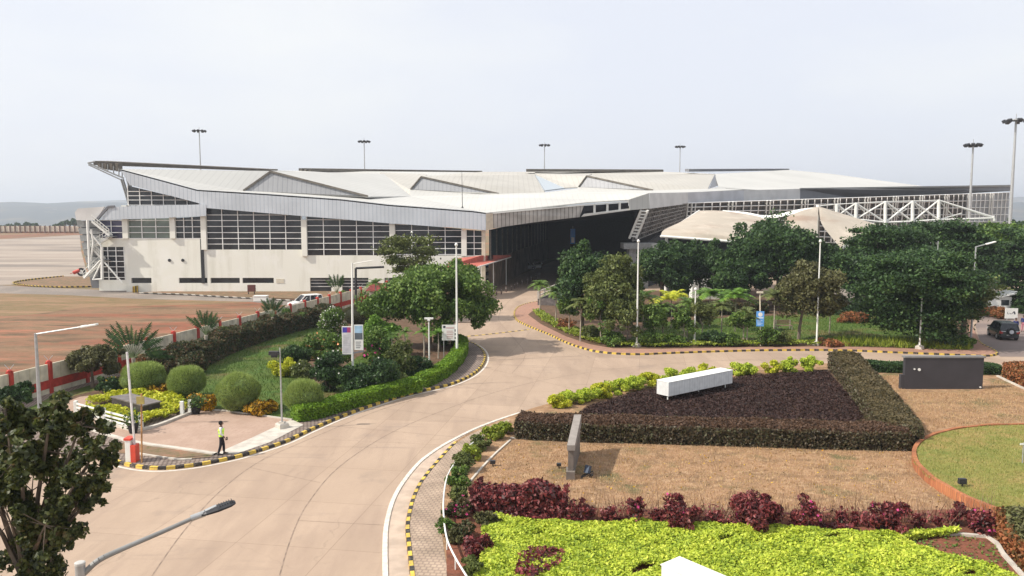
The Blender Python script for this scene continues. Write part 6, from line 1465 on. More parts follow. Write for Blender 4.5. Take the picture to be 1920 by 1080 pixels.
def palm(label, base, top, hw, lm='mid', nf=13, group=None, z0=.13, r=.09, name='palm', droop=.55, bark=M_palebark, cat='palm tree', Lk=1.0):
    b = G(base[0], base[1], z0); Y = b.y; h = ZH(top, Y) - z0; L = hw * Y / F * Lk; hc = max(.3, h - L * .45)
    t = thing(name, label, cat, b, group=group); rng = np.random.default_rng(int(base[0] * 11 + base[1])); 
    mb = MB(); mb.path([(0, 0, 0), (.03, 0, hc * .5), (0, 0, hc)], [r * 1.2, r, r * .8], 8); local_part(mb, 'trunk', bark, t)
    V = []
    for k in range(nf):
        a = 2 * math.pi * k / nf * 1.0 + rng.random() * .4; e = .15 + .95 * rng.random(); d = (math.cos(a) * math.cos(e), math.sin(a) * math.cos(e), math.sin(e)); V += frond_tris(rng, (0, 0, hc), d, L * (.85 + .3 * rng.random()), droop, L * .28)
    fastmesh('fronds', np.array(V), 3, LM[lm], t); return t
def fan_palm(label, base, cpx, cpy, rad, spread=1.25, n=15, lm='dark', stem=True, rot=0.0, z0=.13):
    """traveller's palm: paddle leaves in one flat fan"""
    b = G(base[0], base[1], z0); Y = b.y; R_ = rad * Y / F; hc = ZH(cpy, Y) - z0 - R_ * .15; hc = max(.35, hc)
    t = thing('fan_palm', label, 'palm tree', b); rng = np.random.default_rng(int(base[0]))
    mb = MB(); mb.path([(0, 0, 0), (0, 0, hc * .6), (0, 0, hc)], [.14, .12, .16], 8)
    cr_, sr = math.cos(rot), math.sin(rot); pt = MB()
    V = []
    for k in range(n):
        a = -spread + 2 * spread * k / (n - 1) + rng.normal() * .04; d = np.array([math.sin(a) * cr_, math.sin(a) * sr + rng.normal() * .05, math.cos(a)]); 
        L = R_ * (.85 + .3 * rng.random()); p0 = np.array([0, 0, hc]); p1 = p0 + d * L * .42
        pt.tube(tuple(p0), tuple(p1), .03, .02, 5)
        tw = rng.normal() * .5; upv = (math.cos(tw) * -sr, math.cos(tw) * cr_, math.sin(tw) * .4)
        V += frond_tris(rng, p1, d, L * .72, .12, L * .10 + .06, 15, up=(-sr + rng.normal() * .2, cr_, .0 + rng.normal() * .25))
    local_part(mb, 'trunk', M_palebark, t); local_part(pt, 'petioles', mat('petiole_green', (.13, .17, .07), .7), t)
    V = np.array(V); fastmesh('fronds', V, 3, LM[lm], t); return t

# ---- near tree at the left edge
b = Vector((PX(45, 1000, 15.5), 15.5, .13)); rng = np.random.default_rng(5)
t = thing('near_tree', 'dark leafy tree in the near left corner, closest of all trees', 'tree', b)
def blob(px, py, r_px, Y): c = W(px, py, Y); return np.array([c.x - b.x, c.y - b.y, c.z - b.z]), r_px * Y / F
Cs = []
for px, py, r_, Y in ((35, 790, 42, 15.6), (95, 780, 40, 15), (150, 800, 36, 15.3), (185, 835, 30, 15), (40, 850, 60, 14.8), (110, 850, 55, 15.6), (150, 890, 45, 14.7), (60, 920, 65, 15.5), (120, 940, 42, 15.2), (20, 980, 62, 15), (85, 985, 50, 14.6), (40, 1050, 60, 15.4), (95, 1045, 36, 15.2), (5, 880, 60, 15.5), (-40, 940, 70, 15.2), (170, 935, 22, 15), (205, 860, 16, 15.1), (120, 1000, 24, 15.1), (20, 1110, 60, 15), (-50, 830, 60, 15.5), (185, 905, 20, 14.9), (10, 770, 30, 15.2)):
    c, r0 = blob(px, py, r_, Y); Cs.append((c, r0))
P = []; N = []; mb = MB(); f0 = Vector((0, 0, 5.0))
mb.path([(0, 0, -.1), (.05, 0, 2.4), (0, .05, 5.0)], [.2, .16, .14], 8)
for c, r0 in Cs:
    q = f0.lerp(Vector(c), .5) + Vector((0, 0, .2)); mb.path([f0, q, Vector(c)], [.07, .045, .02], 5)
    sub = 11
    for k in range(sub):
        d = ell(rng, 1)[0] * r0 * (.4 + .85 * rng.random()); cc_ = c + d; s_ = r0 * (.22 + .22 * rng.random())
        mb.path([Vector(c), Vector(cc_)], [.012, .006], 4)
        n_ = int(120 * (r0 / .5) ** 1.4) + 20; u = ell(rng, n_) * s_ * .95 * rng.random((n_, 1)) ** .5; P.append(cc_ + u); N.append(u / s_)
P = np.concatenate(P); N = np.concatenate(N)
local_part(mb, 'trunk', M_trunk, t)
fastmesh('crown', leaves(P, .074, rng, up=.3, N=N, aspect=1.5), 4, LM['front'], t)
tree('round_bush_tree', 'dark rounded small tree behind the near tree at the left edge by the lamp', 'tree', (36, 800), 30, 712, 775, 40, 'dark', .16, 40, 1.8, r=.1)

# ---- left garden
TG = 'clipped round bushes in the left garden'
topiary('broad clipped round bush, leftmost of the four, behind the black plinth', (270, 738), 44, 2.2, TG)
topiary('clipped round bush second from the left, behind the orange crotons', (351, 746), 37.5, 2.15, TG)
topiary('largest clipped round bush, third from the left beside the lawn', (447, 771), 43.5, 2.45, TG)
topiary('egg shaped clipped bush at the end of the light green hedge by the slim post', (569, 777), 38.5, 2.15, TG)
CR = 'orange and yellow croton bushes between the clipped bushes'
for i, (x, y, hw, h_, lab) in enumerate(((298, 742, 22, 1.0, 'orange yellow croton between the two left clipped bushes'), (392, 768, 20, .95, 'orange croton between the second and third clipped bushes'), (488, 777, 30, .8, 'low orange and yellow croton right of the largest clipped bush'), (365, 757, 14, .7, 'small reddish croton at the foot of the second clipped bush'), (508, 770, 18, .6, 'small croton left of the egg shaped clipped bush'))):
    shrub('croton', lab, (x, y), hw, h_, 'croton', .13, 1.9, i, CR, aspect=2.4, up=.1)
shrub('shrub', 'low dark shrub with yellow blooms before the big dark bush by the wall', (208, 735), 26, 1.1, 'dark', .12, 1.9, blooms=(M_yellow, 30, .12))
cover('ornamental_plants', [(152, 778), (165, 768), (205, 768), (262, 784), (300, 778), (325, 781), (262, 802), (235, 798), (190, 790)], 'yellow', 3600, .12, .42, 3, 'yellow green leafy plants round the black stone plinth')
cover('ornamental_plants', [(160, 764), (180, 755), (235, 744), (325, 752), (358, 771), (325, 781), (302, 776), (301, 768), (250, 757), (208, 764)], 'yellow', 4200, .12, .6, 4, 'yellow green leafy plants behind the black stone plinth')
tree('dark_bush_tree', 'large dark bush with brown tips against the red boundary wall', 'tree', (172, 726), 175, 641, 722, 52, 'brown', .15, 60, 2.0, r=.12)
shrub('shrub', 'dark purple green shrub right of the leftmost fan palm', (305, 700), 45, 1.9, 'wallhedge', .14, 2.0)
shrub('shrub', 'dark round shrub between the fan palm and the lawn edge', (360, 700), 38, 1.5, 'wallhedge', .14, 2.0, 2)
hedge('long mixed dark hedge with rusty tips along the inner side of the boundary wall', [(350, 697), (395, 684), (440, 662), (500, 640), (560, 622), (640, 604)], 1.9, 1.85, 'wallhedge', .13, 1.6, wob=.12, cat='hedge')
for i, (x, y, hw, h_, lm, lab) in enumerate(((425, 660, 24, 2.1, 'olive', 'olive green shrub standing out of the wall hedge right of the middle fan palm'), (545, 618, 26, 2.2, 'mid', 'green shrub standing out of the wall hedge right of the slender fan palm'), (590, 610, 22, 1.9, 'redhedge', 'rusty red shrub at the far end of the wall hedge'), (465, 645, 22, 1.7, 'redhedge', 'rusty leafed shrub in the middle of the wall hedge'), (268, 700, 26, 1.3, 'redhedge', 'rusty orange shrub under the leftmost fan palm'))):
    shrub('shrub', lab, (x, y), hw, h_, lm, .13, 1.9, i)
fan_palm('widest fan palm, its leaves spread over the boundary wall at the left', (252, 712), 252, 662, 62, 1.45, 19)
fan_palm('upright fan palm with a pale V shaped stem at the corner of the lawn', (388, 680), 383, 622, 44, .75, 12)
fan_palm('slender fan palm with a pale trunk farther along the wall hedge', (512, 634), 510, 590, 34, .7, 10)
fan_palm('dark upright fan palm before the cream terminal wall near the white car', (632, 575), 629, 545, 32, .55, 10, lm='dark')
palm('small feathery palm left of the spreading tree', (705, 590), 520, 26, 'mid', 14)
# flowering middle bed
shrub('frangipani', 'frangipani covered with white blossoms left of the banner pole', (625, 640), 27, 3.6, 'mid', .15, 1.3, blooms=(M_bloomw, 260, .13), stems=6)
topiary('large flat topped brown green dome bush behind the banner pole', (676, 612), 36, 2.4, lm='brown', core=M_under)
shrub('flowering_shrub', 'shrub with peach orange blossoms behind the yellow bush', (595, 672), 34, 2.1, 'mid', .14, 1.5, blooms=(M_bloomo, 90, .16))
shrub('shrub', 'rounded dark glossy shrub right above the yellow green bush', (556, 692), 30, 2.1, 'dark', .13, 2.0)
shrub('yellow_bush', 'low bright yellow green domed bush on the lawn', (527, 704), 30, 1.25, 'yellow', .10, 2.2)
shrub('shrub', 'low shrub with cream flecked leaves right of the yellow bush', (570, 710), 30, 1.2, 'olive', .12, 1.8, blooms=(M_bloomw, 60, .07))
shrub('shrub', 'dark dense shrub behind the egg shaped clipped bush', (618, 735), 36, 2.7, 'dark', .13, 1.9, blooms=(M_bloomw, 26, .1))
shrub('shrub', 'leafy shrub with peach blossoms left of the banner boards', (625, 700), 30, 3.6, 'mid', .15, 1.5, blooms=(M_bloomo, 40, .15))
shrub('shrub', 'dark shrub with white specks under the banner boards', (668, 745), 34, 2.4, 'dark', .13, 1.9, 3, blooms=(M_bloomw, 24, .09))
shrub('shrub', 'broad dark shrub right of the banner boards behind the light hedge', (712, 738), 36, 2.6, 'dark', .14, 1.8, 5, blooms=(M_bloomw, 18, .09))
shrub('flowering_shrub', 'shrub with crimson blossoms right of the banner boards', (708, 700), 30, 3.4, 'mid', .15, 1.4, 6, blooms=(M_bloomp, 26, .2))
shrub('shrub', 'bright green broad leafed shrub at the left foot of the spreading tree', (712, 668), 34, 3.6, 'bright', .17, 1.5, 7)
shrub('shrub', 'pale olive young tree shrub in the middle of the garden bed', (748, 715), 30, 3.3, 'olive', .15, 1.1, 8)
shrub('shrub', 'dark blue green rounded shrub at the gap of the light green hedge', (786, 712), 26, 1.9, 'dark', .13, 2.0, 9)
shrub('shrub', 'low olive shrub between the thin garden trunks', (745, 728), 28, 1.1, 'olive', .12, 1.4, 10)
shrub('shrub', 'green shrub behind the white notice board', (832, 648), 24, 2.0, 'mid', .14, 1.5, 11)
for i, (x, y, tp, lab) in enumerate(((760, 690, 612, 'bushy palm under the left side of the spreading tree'), (795, 680, 612, 'bushy palm just left of the low white cross head post'), (735, 675, 618, 'small palm behind the crimson flowering shrub'), (822, 672, 614, 'small palm behind the notice board'))):
    palm(lab, (x, y), tp, 24, 'bright' if i % 2 else 'mid', 12, r=.06)
for i, (x, y) in enumerate(((745, 700), (768, 706), (640, 770), (820, 700))):
    pass
hedge('light green trimmed hedge along the kerb, the long left piece', [(560, 792), (600, 785), (650, 770), (700, 756), (755, 742), (792, 733)], 1.15, .88, 'hedge', .075, 1.7, wob=.03, core=M_topcore)
hedge('light green trimmed hedge round the bend, the right piece', [(802, 727), (828, 714), (852, 697), (870, 675), (876, 655), (866, 645)], 1.0, .95, 'hedge', .08, 1.7, wob=.03, core=M_topcore)
tree('spreading_tree', 'wide spreading green tree at the left of the entrance road', 'tree', (806, 652), 802, 484, 642, 132, 'mid', .22, 210, 2.0, 'round', .2, cr=.22, up=.45, depth=.85)
tree('layered_tree', 'light tiered tree whose top stands against the terminal windows', 'tree', (775, 600), 766, 436, 520, 58, 'olive', .24, 46, 1.0, 'layer', .14, cr=.3)
tree('garden_tree', 'thin young tree with dark leaves left of the spreading tree', 'tree', (690, 650), 700, 545, 615, 26, 'mid', .18, 26, 1.5, r=.07)

# ---- park
PT = 'big trees of the park before the terminal'
tree('park_tree', 'dark glossy tree at the left front of the park, top before the dark hall', 'tree', (1092, 622), 1094, 452, 612, 66 , 'dark', .25, 150, 2.0, r=.18, group=PT)
tree('park_tree', 'light speckled green tree just left of the tallest cream pole', 'tree', (1138, 640), 1148, 475, 636, 64, 'olive', .22, 110, 2.2, r=.14, group=PT)
tree('park_tree', 'dense dark tree right of the tallest cream pole', 'tree', (1238, 590), 1240, 444, 585, 60, 'dark', .28, 120, 2.0, r=.18, group=PT, Y=104)
tree('park_tree', 'dense dark tree under the cream barrel canopy, with light green tips', 'tree', (1312, 588), 1312, 440, 588, 66, 'dark', .28, 130, 2.0, r=.2, group=PT, Y=108)
tree('park_tree', 'tallest dark tree in the middle of the park before the peaked canopy', 'tree', (1455, 588), 1468, 402, 585, 112, 'dark', .32, 210, 2.0, r=.26, group=PT, Y=106, cr=.26)
tree('park_tree', 'dark tree filling the gap behind the three short palms', 'tree', (1385, 588), 1385, 462, 592, 60, 'dark', .28, 80, 2.3, r=.18, group=PT, Y=102)
tree('park_tree', 'brownish green round tree on the lawn at the second tall pole', 'tree', (1497, 640), 1512, 488, 622, 72, 'brown', .20, 120, 2.1, r=.17, group=PT)
tree('park_tree', 'dark tree left of the great layered tree, before the canopy lip', 'tree', (1605, 585), 1592, 446, 585, 52, 'dark', .28, 70, 2.2, r=.18, group=PT, Y=104)
LT = 'layered almond trees at the right of the park'
tree('layered_tree', 'largest layered tree at the right, its tiers reaching down to the lawn', 'tree', (1728, 645), 1722, 455, 636, 124, 'dark', .22, 190, 2.1, 'layer', .2, LT, cr=.22, up=.5)
tree('layered_tree', 'layered green tree behind the right lawn, below the white trusses', 'tree', (1650, 600), 1660, 408, 582, 106, 'dark', .28, 150, 2.1, 'layer', .22, LT, cr=.22, up=.5, Y=98)
tree('layered_tree', 'layered dark tree beneath the right end of the white trusses', 'tree', (1775, 595), 1780, 404, 572, 104, 'dark', .30, 140, 2.1, 'layer', .22, LT, cr=.22, up=.5, Y=104)
tree('layered_tree', 'layered tree behind the second tallest floodlight mast', 'tree', (1850, 585), 1858, 405, 560, 84, 'mid', .30, 110, 2.1, 'layer', .22, LT, cr=.24, up=.5, Y=118)
tree('layered_tree', 'layered tree at the right edge before the tallest floodlight mast', 'tree', (1925, 580), 1925, 412, 560, 78, 'dark', .30, 90, 1.7, 'layer', .22, LT, cr=.24, up=.5, Y=112)
tree('layered_tree', 'low hanging tree over the side road at the right', 'tree', (1808, 640), 1808, 495, 612, 64, 'olive', .24, 90, 2.0, 'layer', .3, LT, cr=.26, up=.5)
for i, (x, y, hw, Y, lab) in enumerate(((1900, 406, 40, 240, 'far hazy tree beyond the right end of the terminal'), (1935, 408, 42, 230, 'far tree at the right edge beyond the terminal end'), (1878, 470, 26, 190, 'dark tree at the foot of the terminal right end'), (1912, 462, 30, 170, 'dark tree behind the tallest floodlight mast'))):
    tree('far_tree', lab, 'tree', (x, 500), x, y, y + 60, hw, 'dark', .5, 40, 1.6, Y=Y, r=.3)
# shade trunks under the layered tree
for i, (x, y, lab) in enumerate(((1795, 655, 'thick gnarled trunk of the rightmost verge tree'), (1660, 602, 'pale trunk on the far side of the lawn'))):
    pass
PP = 'small palms of the park'
for i, (x, y, tp, hw, lm, lab) in enumerate((
    (1012, 590, 528, 18, 'mid', 'first small palm at the tip of the park by the ramp'),
    (1042, 606, 540, 22, 'mid', 'second small palm at the tip of the park'),
    (1088, 640, 560, 24, 'olive', 'slim palm before the dark glossy tree'),
    (1205, 628, 545, 30, 'mid', 'bushy palm right of the tallest cream pole'),
    (1258, 615, 545, 34, 'yellow', 'yellowish palm beside the open lawn'),
    (1242, 640, 568, 24, 'mid', 'small palm just left of the yellowish palm'),
    (1330, 612, 540, 32, 'bright', 'bright green palm right of the short cream post'),
    (1378, 622, 542, 34, 'bright', 'bright green palm left of the blue sign'),
    (1352, 640, 565, 24, 'olive', 'drooping palm before the two bright green palms'),
    (1400, 645, 580, 22, 'olive', 'low yellow green palm beside the blue sign'),
    (1450, 640, 545, 26, 'olive', 'tall thin palm right of the blue sign'),
    (1288, 640, 560, 24, 'mid', 'small palm beside the short cream post'),
    (1176, 645, 590, 22, 'mid', 'low palm left of the tallest cream pole'),
    (1555, 625, 575, 20, 'olive', 'small palm right of the second tall pole'))):
    palm(lab, (x, y), tp - 6, hw * 1.35, lm, 24, PP, r=.06)
for i, (x, y, hw, h_, lm, lab) in enumerate((
    (1150, 648, 22, 1.5, 'mid', 'leafy shrub at the foot of the speckled tree'), (1222, 648, 22, 1.4, 'mid', 'leafy shrub right of the tallest cream pole foot'),
    (1110, 635, 20, 1.2, 'olive', 'leafy shrub at the foot of the dark glossy tree'), (1265, 648, 18, 1.1, 'mid', 'leafy shrub left of the short cream post'),
    (1335, 647, 22, 1.3, 'dark', 'dark shrub on the verge right of the short cream post'), (1375, 648, 18, 1.1, 'mid', 'shrub on the verge under the palms left of the blue sign'),
    (1440, 648, 20, 1.6, 'mid', 'tall leafy shrub directly right of the blue sign'), (1470, 646, 16, 1.0, 'olive', 'low shrub before the park bench'),
    (1062, 618, 18, 1.0, 'redhedge', 'reddish shrub behind the second small palm'), (1190, 600, 30, 1.8, 'mid', 'shrub behind the tallest cream pole'),
    (1780, 652, 22, 1.3, 'dark', 'dark shrub on the verge under the rightmost tree'), (1812, 652, 16, 1.1, 'mid', 'last shrub of the verge at the side road'),
    (1595, 604, 26, 1.0, 'redhedge', 'low reddish shrub at the back of the lawn'), (1560, 648, 26, .45, 'redhedge', 'flat reddish shrub on the front edge of the lawn'),
    (1860, 590, 22, .9, 'redhedge', 'orange leafed shrub left of the white booth'), (1878, 596, 14, .8, 'redhedge', 'small orange leafed shrub before the white booth'), (1912, 585, 20, 2.2, 'dark', 'dark shrub right of the white board'))):
    shrub('shrub', lab, (x, y), hw * 1.15, h_ * 1.1, lm, .15, 1.8, i + 40)
YT = 'slender young trees of the park'
for i, (x, y, cx, tp, bt, hw, lm, lab) in enumerate((
    (1128, 643, 1125, 540, 628, 34, 'mid', 'young tree leaning over the curved park kerb'), (1162, 648, 1168, 560, 640, 30, 'olive', 'young olive tree just left of the tallest cream pole'),
    (1068, 625, 1066, 545, 608, 24, 'mid', 'young tree behind the second small palm'), (1225, 646, 1228, 560, 636, 28, 'mid', 'young tree right of the tallest cream pole'),
    (1318, 644, 1316, 552, 634, 28, 'olive', 'young tree right of the short cream post'), (1395, 645, 1392, 570, 638, 24, 'mid', 'young tree directly left of the blue sign'),
    (1284, 646, 1280, 575, 640, 22, 'mid', 'short young tree left of the short cream post'))):
    tree('young_tree', lab, 'tree', (x, y), cx, tp, bt, hw, lm, .17, 34, 1.3, r=.06, group=YT, bark=M_palebark, cr=.36)
hedge('low dark hedge with reddish leaves along the back of the park lawn', [(1120, 600), (1220, 596), (1340, 592), (1440, 588)], 1.4, 1.3, 'wallhedge', .16, 1.2)
hedge('dark hedge behind the right half of the lawn', [(1500, 590), (1600, 592), (1700, 594)], 1.2, 1.2, 'dark', .16, 1.2)
cover('border_plants', [(998, 586), (1016, 604), (1062, 627), (1106, 643), (1152, 651), (1240, 652.5), (1240, 646), (1160, 643), (1115, 634), (1070, 614), (1030, 596), (1012, 584)], 'cover', 5000, .14, .4, 7, 'yellow green border plants inside the curved park kerb')
cover('border_plants', [(1240, 652.5), (1400, 650), (1540, 649), (1540, 644.5), (1400, 645), (1240, 647)], 'cover', 3200, .13, .4, 8, 'low mixed border plants along the straight park kerb', holes=.6)
cover('spiky_plants', [(1560, 649), (1640, 650), (1720, 653), (1818, 656), (1812, 648), (1720, 646), (1640, 643), (1565, 642)], 'cover', 5200, .11, .48, 9, 'yellow striped spiky plants on the verge at the right', blade=True, holes=.55)
cover('lawn_grass', [(1240, 604), (1360, 596), (1500, 590), (1640, 592), (1780, 600), (1800, 640), (1700, 646), (1560, 643), (1400, 644), (1250, 646), (1170, 640)], leafmat('grass_blade', [(.035, .07, .010), (.065, .12, .018), (.10, .16, .025), (.16, .15, .05)], trans=.1, nscale=.25), 22000, .05, .16, 10, blade=True)
cover('lawn_grass', [(640, 606), (560, 620), (500, 634), (430, 655), (380, 676), (300, 706), (225, 728), (260, 742), (340, 760), (470, 775), (560, 788), (600, 770), (640, 755), (700, 742), (780, 728), (800, 700), (780, 670), (700, 650), (640, 690), (600, 720), (560, 705), (545, 680), (600, 640)], MATS['grass_blade'], 26000, .04, .13, 11, blade=True)

# ---- centre island
hedge('long dark purple trimmed hedge across the front of the dark bed', [(966, 823), (1060, 828), (1200, 832), (1400, 838), (1560, 843), (1712, 846)], 2.3, 1.05, 'purple', .085, 1.7, 'purpletop', z0=.12, wob=.035, seed=2)
hedge('dark purple trimmed hedge running back along the right side of the dark bed', [(1728, 838), (1708, 805), (1680, 770), (1645, 730), (1608, 692)], 2.2, 1.15, 'purple', .09, 1.7, 'olivehedge', z0=.12, wob=.05, seed=5, hs=[1.05, 1.05, 1.1, 1.2, 1.35])
hedge('low dark green hedge between the purple hedge and the charcoal sign wall', [(1612, 698), (1660, 699), (1700, 700)], 1.3, .75, 'dark', .09, 1.8, z0=.12)
hedge('low dark green hedge right of the charcoal sign wall', [(1838, 703), (1860, 703), (1878, 703)], 1.3, .7, 'dark', .09, 1.8, z0=.12)
hedge('red and cream leafed hedge at the right edge', [(1880, 706), (1905, 718), (1935, 734), (1990, 760)], 2.2, 1.1, 'redhedge', .12, 1.8, z0=.12)
cover('dark_ground_cover', [(1085, 778), (1105, 764), (1200, 736), (1400, 708), (1550, 697), (1580, 730), (1622, 782), (1600, 795), (1300, 800), (1100, 800)], 'blackbed', 46000, .09, .16, 12, 'nearly black purple ground cover plants in the triangular bed', z0=.12)
LB = 'yellow green bushes along the road edge of the dark bed'
ys = [(1046, 762, 17), (1072, 757, 19), (1102, 750, 21), (1130, 744, 18), (1160, 736, 20), (1190, 729, 20), (1219, 722, 17), (1262, 714, 15), (1292, 710, 16), (1325, 706, 15), (1385, 703, 16), (1403, 702, 14), (1447, 700, 18), (1482, 699, 19), (1520, 697, 19)]
ord_ = ['first', 'second', 'third', 'fourth', 'fifth', 'sixth', 'seventh', 'eighth', 'ninth', 'tenth', 'eleventh', 'twelfth']
for i, (x, y, hw) in enumerate(ys):
    lab = f'{ord_[i]} lime yellow bush from the left end of the row behind the dark bed' if i < 12 else ['first', 'middle', 'last'][i - 12] + ' of three round lime yellow bushes right of the gap in the row'
    shrub('lime_bush', lab, (x, y), hw * (1.5 if i < 12 else 1.15), .85 if i < 12 else 1.15, 'yellow' if i % 3 == 0 else 'lime', .10, 2.0, i, LB, z0=.12, clumps=18)
# round lawn and dry lawn grass
cover('lawn_grass', [(1708, 850), (1722, 835), (1760, 813), (1840, 799), (1920, 796), (2150, 800), (2250, 900), (2200, 1000), (1960, 985), (1870, 952), (1790, 922), (1735, 893), (1714, 870)], leafmat('round_lawn_blade', [(.13, .17, .035), (.22, .24, .06), (.30, .27, .09), (.38, .30, .13)], trans=.1, nscale=.5), 30000, .03, .07, 13, z0=.5, blade=True)
cover('dry_grass', [(957, 828), (1100, 832), (1400, 838), (1700, 848), (1722, 890), (1760, 920), (1800, 945), (1800, 952), (1500, 955), (1100, 945), (880, 930), (885, 900)], leafmat('dry_blade', [(.22, .14, .065), (.40, .25, .13), (.52, .36, .20), (.30, .24, .10)], trans=.1, nscale=.5), 26000, .03, .07, 14, z0=.12, blade=True)
cover('dry_grass', [(1640, 705), (1690, 704), (1700, 735), (1840, 735), (1870, 712), (1990, 770), (1920, 792), (1760, 803), (1735, 815), (1700, 770)], MATS['dry_blade'], 16000, .03, .08, 15, z0=.12, blade=True)
# croton row
hedge('thick dark maroon croton mass at the left end of the croton row', [(884, 962), (930, 968), (990, 972), (1056, 976)], 1.3, 1.2, 'maroon', .12, 1.5, z0=.12, wob=.2, seed=3, hs=[1.0, 1.3, .9, 1.05, .8])
for i, (x, y, hw, h_, c_, lab) in enumerate((
    (1092, 978, 26, .95, 1.0, 'thin brownish croton next to the thick maroon mass'), (1140, 980, 22, .7, .7, 'low sparse croton left of the narrow upright one'),
    (1192, 985, 18, 1.45, 1.1, 'narrow upright maroon croton'), (1232, 986, 16, .95, .9, 'small croton between the narrow upright and the wide one'),
    (1275, 988, 44, 1.15, 1.3, 'wide maroon croton with pink leaves before the grass'), (1340, 985, 20, .7, .6, 'thin dry croton left of the biggest one'),
    (1422, 992, 50, 1.55, 1.6, 'biggest maroon croton, a round bush with crimson top leaves'), (1508, 992, 32, 1.15, 1.1, 'medium croton with crimson tips right of the biggest one'),
    (1575, 985, 12, .75, .9, 'tiny croton, first of two small ones on bare soil'), (1602, 986, 10, .65, .9, 'tiny croton, second of two small ones on bare soil'),
    (1660, 1000, 44, 1.25, 1.4, 'wide croton second from the right with crimson leaves'), (1722, 990, 14, .6, .7, 'small thin croton right of the wide crimson one'),
    (1760, 990, 12, .5, .7, 'smallest croton before the laterite wall'), (1792, 985, 18, 1.0, .7, 'sparse croton before the laterite wall'), (1838, 1000, 34, .95, 1.2, 'croton at the right end of the row by the brick wall'))):
    shrub('maroon_croton', lab, (x, y), hw, h_, 'maroon', .10, c_ * .8, i + 60, 'maroon crotons along the red soil strip', z0=.12, clumps=20, blooms=(M_bloomp, int(14 * c_), .09) if i in (2, 4, 6, 7, 10, 14) else None, stems=7, up=.15, aspect=2.0)
cover('dry_stems', [(1060, 955), (1870, 965), (1870, 990), (1060, 978)], leafmat('dry_stem', [(.10, .05, .03), (.22, .13, .08), (.30, .20, .13)], trans=0), 1500, .03, .75, 24, 'thin dry stems standing among the maroon crotons', z0=.12, blade=True, holes=.7)
cover('croton_seedlings', [(1060, 962), (1880, 972), (1880, 992), (1060, 984)], 'maroon', 1000, .09, .5, 25, 'sparse reddish leaves on thin stems among the maroon crotons', z0=.12, wob=.05, holes=.8)
hedge('brown green mottled hedge at the lower right corner', [(1868, 1003), (1885, 1030), (1915, 1065), (1970, 1120)], 2.0, 1.15, 'redhedge', .10, 1.4, 'brown', z0=.12, wob=.08)
cover('lime_ground_cover', [(905, 985), (930, 975), (1000, 985), (1100, 988), (1240, 985), (1400, 995), (1560, 1002), (1640, 1010), (1740, 1012), (1690, 1020), (1760, 1045), (1870, 1075), (1960, 1120), (880, 1120), (900, 1060)], 'lime', 90000, .083, .30, 16, 'bright lime ground cover filling the foreground bed', z0=.12, wob=.11, up=.5, holes=.22)
cover('lime_ground_cover', [(1640, 1008), (1800, 1000), (1790, 1006), (1700, 1016)], 'lime', 2200, .12, .28, 17, 'bright lime ground cover filling the foreground bed', z0=.12)
cover('red_ground_plants', [(975, 1050), (1010, 1040), (1058, 1048), (1050, 1072), (1000, 1100), (965, 1090)], 'maroon', 700, .10, .40, 21, 'small patch of dark red leaves inside the lime ground cover', z0=.12, wob=.05)
cover('fallen_leaves', [(957, 828), (1100, 832), (1400, 838), (1700, 848), (1722, 890), (1760, 920), (1800, 945), (1500, 955), (1100, 945), (880, 930)], 'croton', 500, .06, .03, 22, z0=.12, wob=0)
cover('weeds', [(1690, 1022), (1800, 1005), (1850, 1010), (1880, 1040), (1900, 1075), (1780, 1045)], 'mid', 260, .07, .08, 23, z0=.12, wob=0)
cover('weeds', [(930, 965), (1100, 975), (1740, 996), (1740, 1002), (1400, 992), (1100, 984), (930, 974)], 'maroon', 2600, .10, .18, 18, z0=.12, holes=.8)
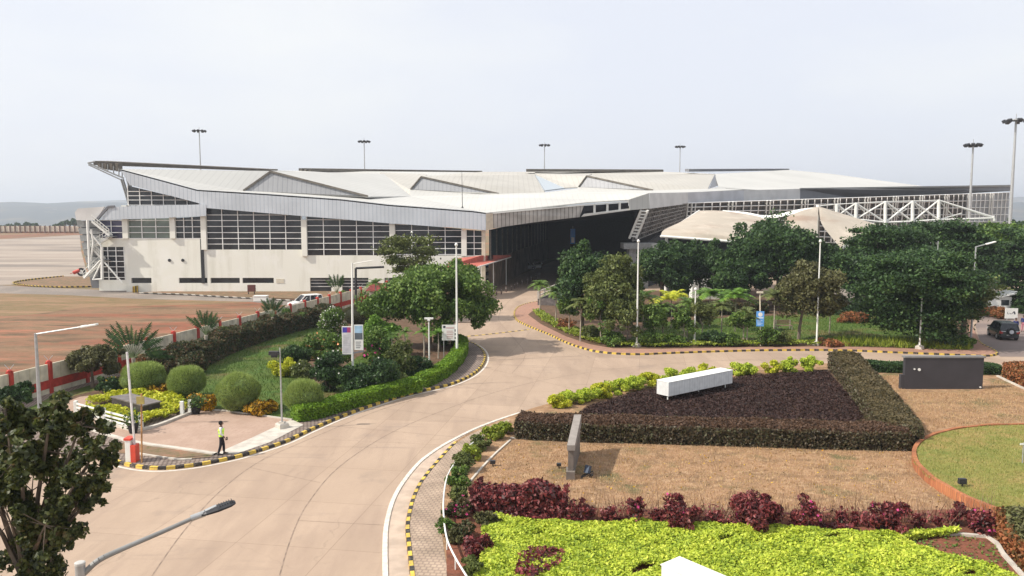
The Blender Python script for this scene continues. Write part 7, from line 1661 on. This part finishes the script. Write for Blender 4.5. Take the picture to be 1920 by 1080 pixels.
# mixed shrubs on the island's left rim
for i, (x, y, hw, h_, lm, bl, lab) in enumerate((
    (948, 812, 20, .75, 'cover', None, 'yellow speckled croton at the far tip of the rim beside the purple hedge'), (925, 824, 22, .8, 'cover', None, 'yellow speckled croton, second along the rim from the purple hedge'),
    (902, 842, 22, .8, 'olive', None, 'green croton on the rim, third from the purple hedge'), (884, 862, 22, .85, 'cover', None, 'yellow green croton on the rim above the pipe rail start'),
    (868, 885, 24, .85, 'olive', None, 'green croton on the rim where the pipe rail begins'), (858, 912, 24, .8, 'mid', None, 'dark green croton on the rim left of the maroon mass'),
    (862, 940, 24, .7, 'olive', None, 'low green shrub at the lower left of the maroon mass'), (856, 970, 30, .7, 'wallhedge', (M_bloomp, 60, .09), 'low shrub with magenta blossoms at the rail'),
    (838, 1000, 20, .6, 'mid', None, 'green shrub spilling over the pavement outside the pipe rail'), (872, 1010, 26, .75, 'wallhedge', None, 'dark shrub inside the rail left of the lime cover'),
    (895, 1045, 30, .8, 'maroon', None, 'purple red shrub between the rail and the lime cover'), (850, 1020, 18, .6, 'brown', None, 'brown green shrub under the pipe rail'),
    (885, 1078, 28, .7, 'olive', None, 'green shrub at the bottom edge inside the pipe rail'), (915, 990, 22, .7, 'brown', None, 'brown shrub at the corner of the lime cover'))):
    shrub('rim_shrub', lab, (x, y), hw, h_, lm, .10, 1.8, i + 90, 'mixed shrubs on the rim of the planted island', bl, z0=.12, clumps=20)

# ---- far trees beyond the perimeter wall, bushes at the terminal foot
for i, (x, tp, hw) in enumerate(((18, 420, 8), (34, 418, 9), (52, 416, 10), (8, 423, 8), (108, 419, 10), (124, 412, 13), (140, 410, 12), (66, 420, 8))):
    tree('distant_tree', ['small dark tree far beyond the perimeter wall at the left edge', 'taller clump of trees far beyond the perimeter wall near the terminal end'][x > 90], 'tree', (x, 431), x, tp, 427, hw, 'dark', 1.1, 16, 1.6, Y=520 + (i % 3) * 12, r=.3, z0=0, group='trees beyond the perimeter wall' if x <= 90 else 'trees near the terminal end')
for i, (x, y, hw, h_, lab) in enumerate(((640, 566, 16, 1.5, 'small dry bush before the terminal shutters'), (700, 560, 22, 2.0, 'green bush left of the red roofed hut'), (750, 560, 20, 2.6, 'green bush behind the spreading tree'))):
    shrub('shrub', lab, (x, y), hw, h_, 'mid', .2, 1.5, i + 120)
# ================================================= the air itself
mv = bpy.data.materials.new('haze_air'); mv.use_nodes = True; nn_ = mv.node_tree.nodes; nn_.clear()
mo = nn_.new('ShaderNodeOutputMaterial'); pv = nn_.new('ShaderNodeVolumePrincipled')
pv.inputs['Color'].default_value = (0.84, 0.91, 1.0, 1); pv.inputs['Density'].default_value = 0.00026; pv.inputs['Anisotropy'].default_value = 0.2
mv.node_tree.links.new(pv.outputs[0], mo.inputs['Volume'])
mb = MB(); mb.box(-7500, 7500, -250, 9500, -62, 140); hz = mb.build('haze', mv); hz['kind'] = 'stuff'
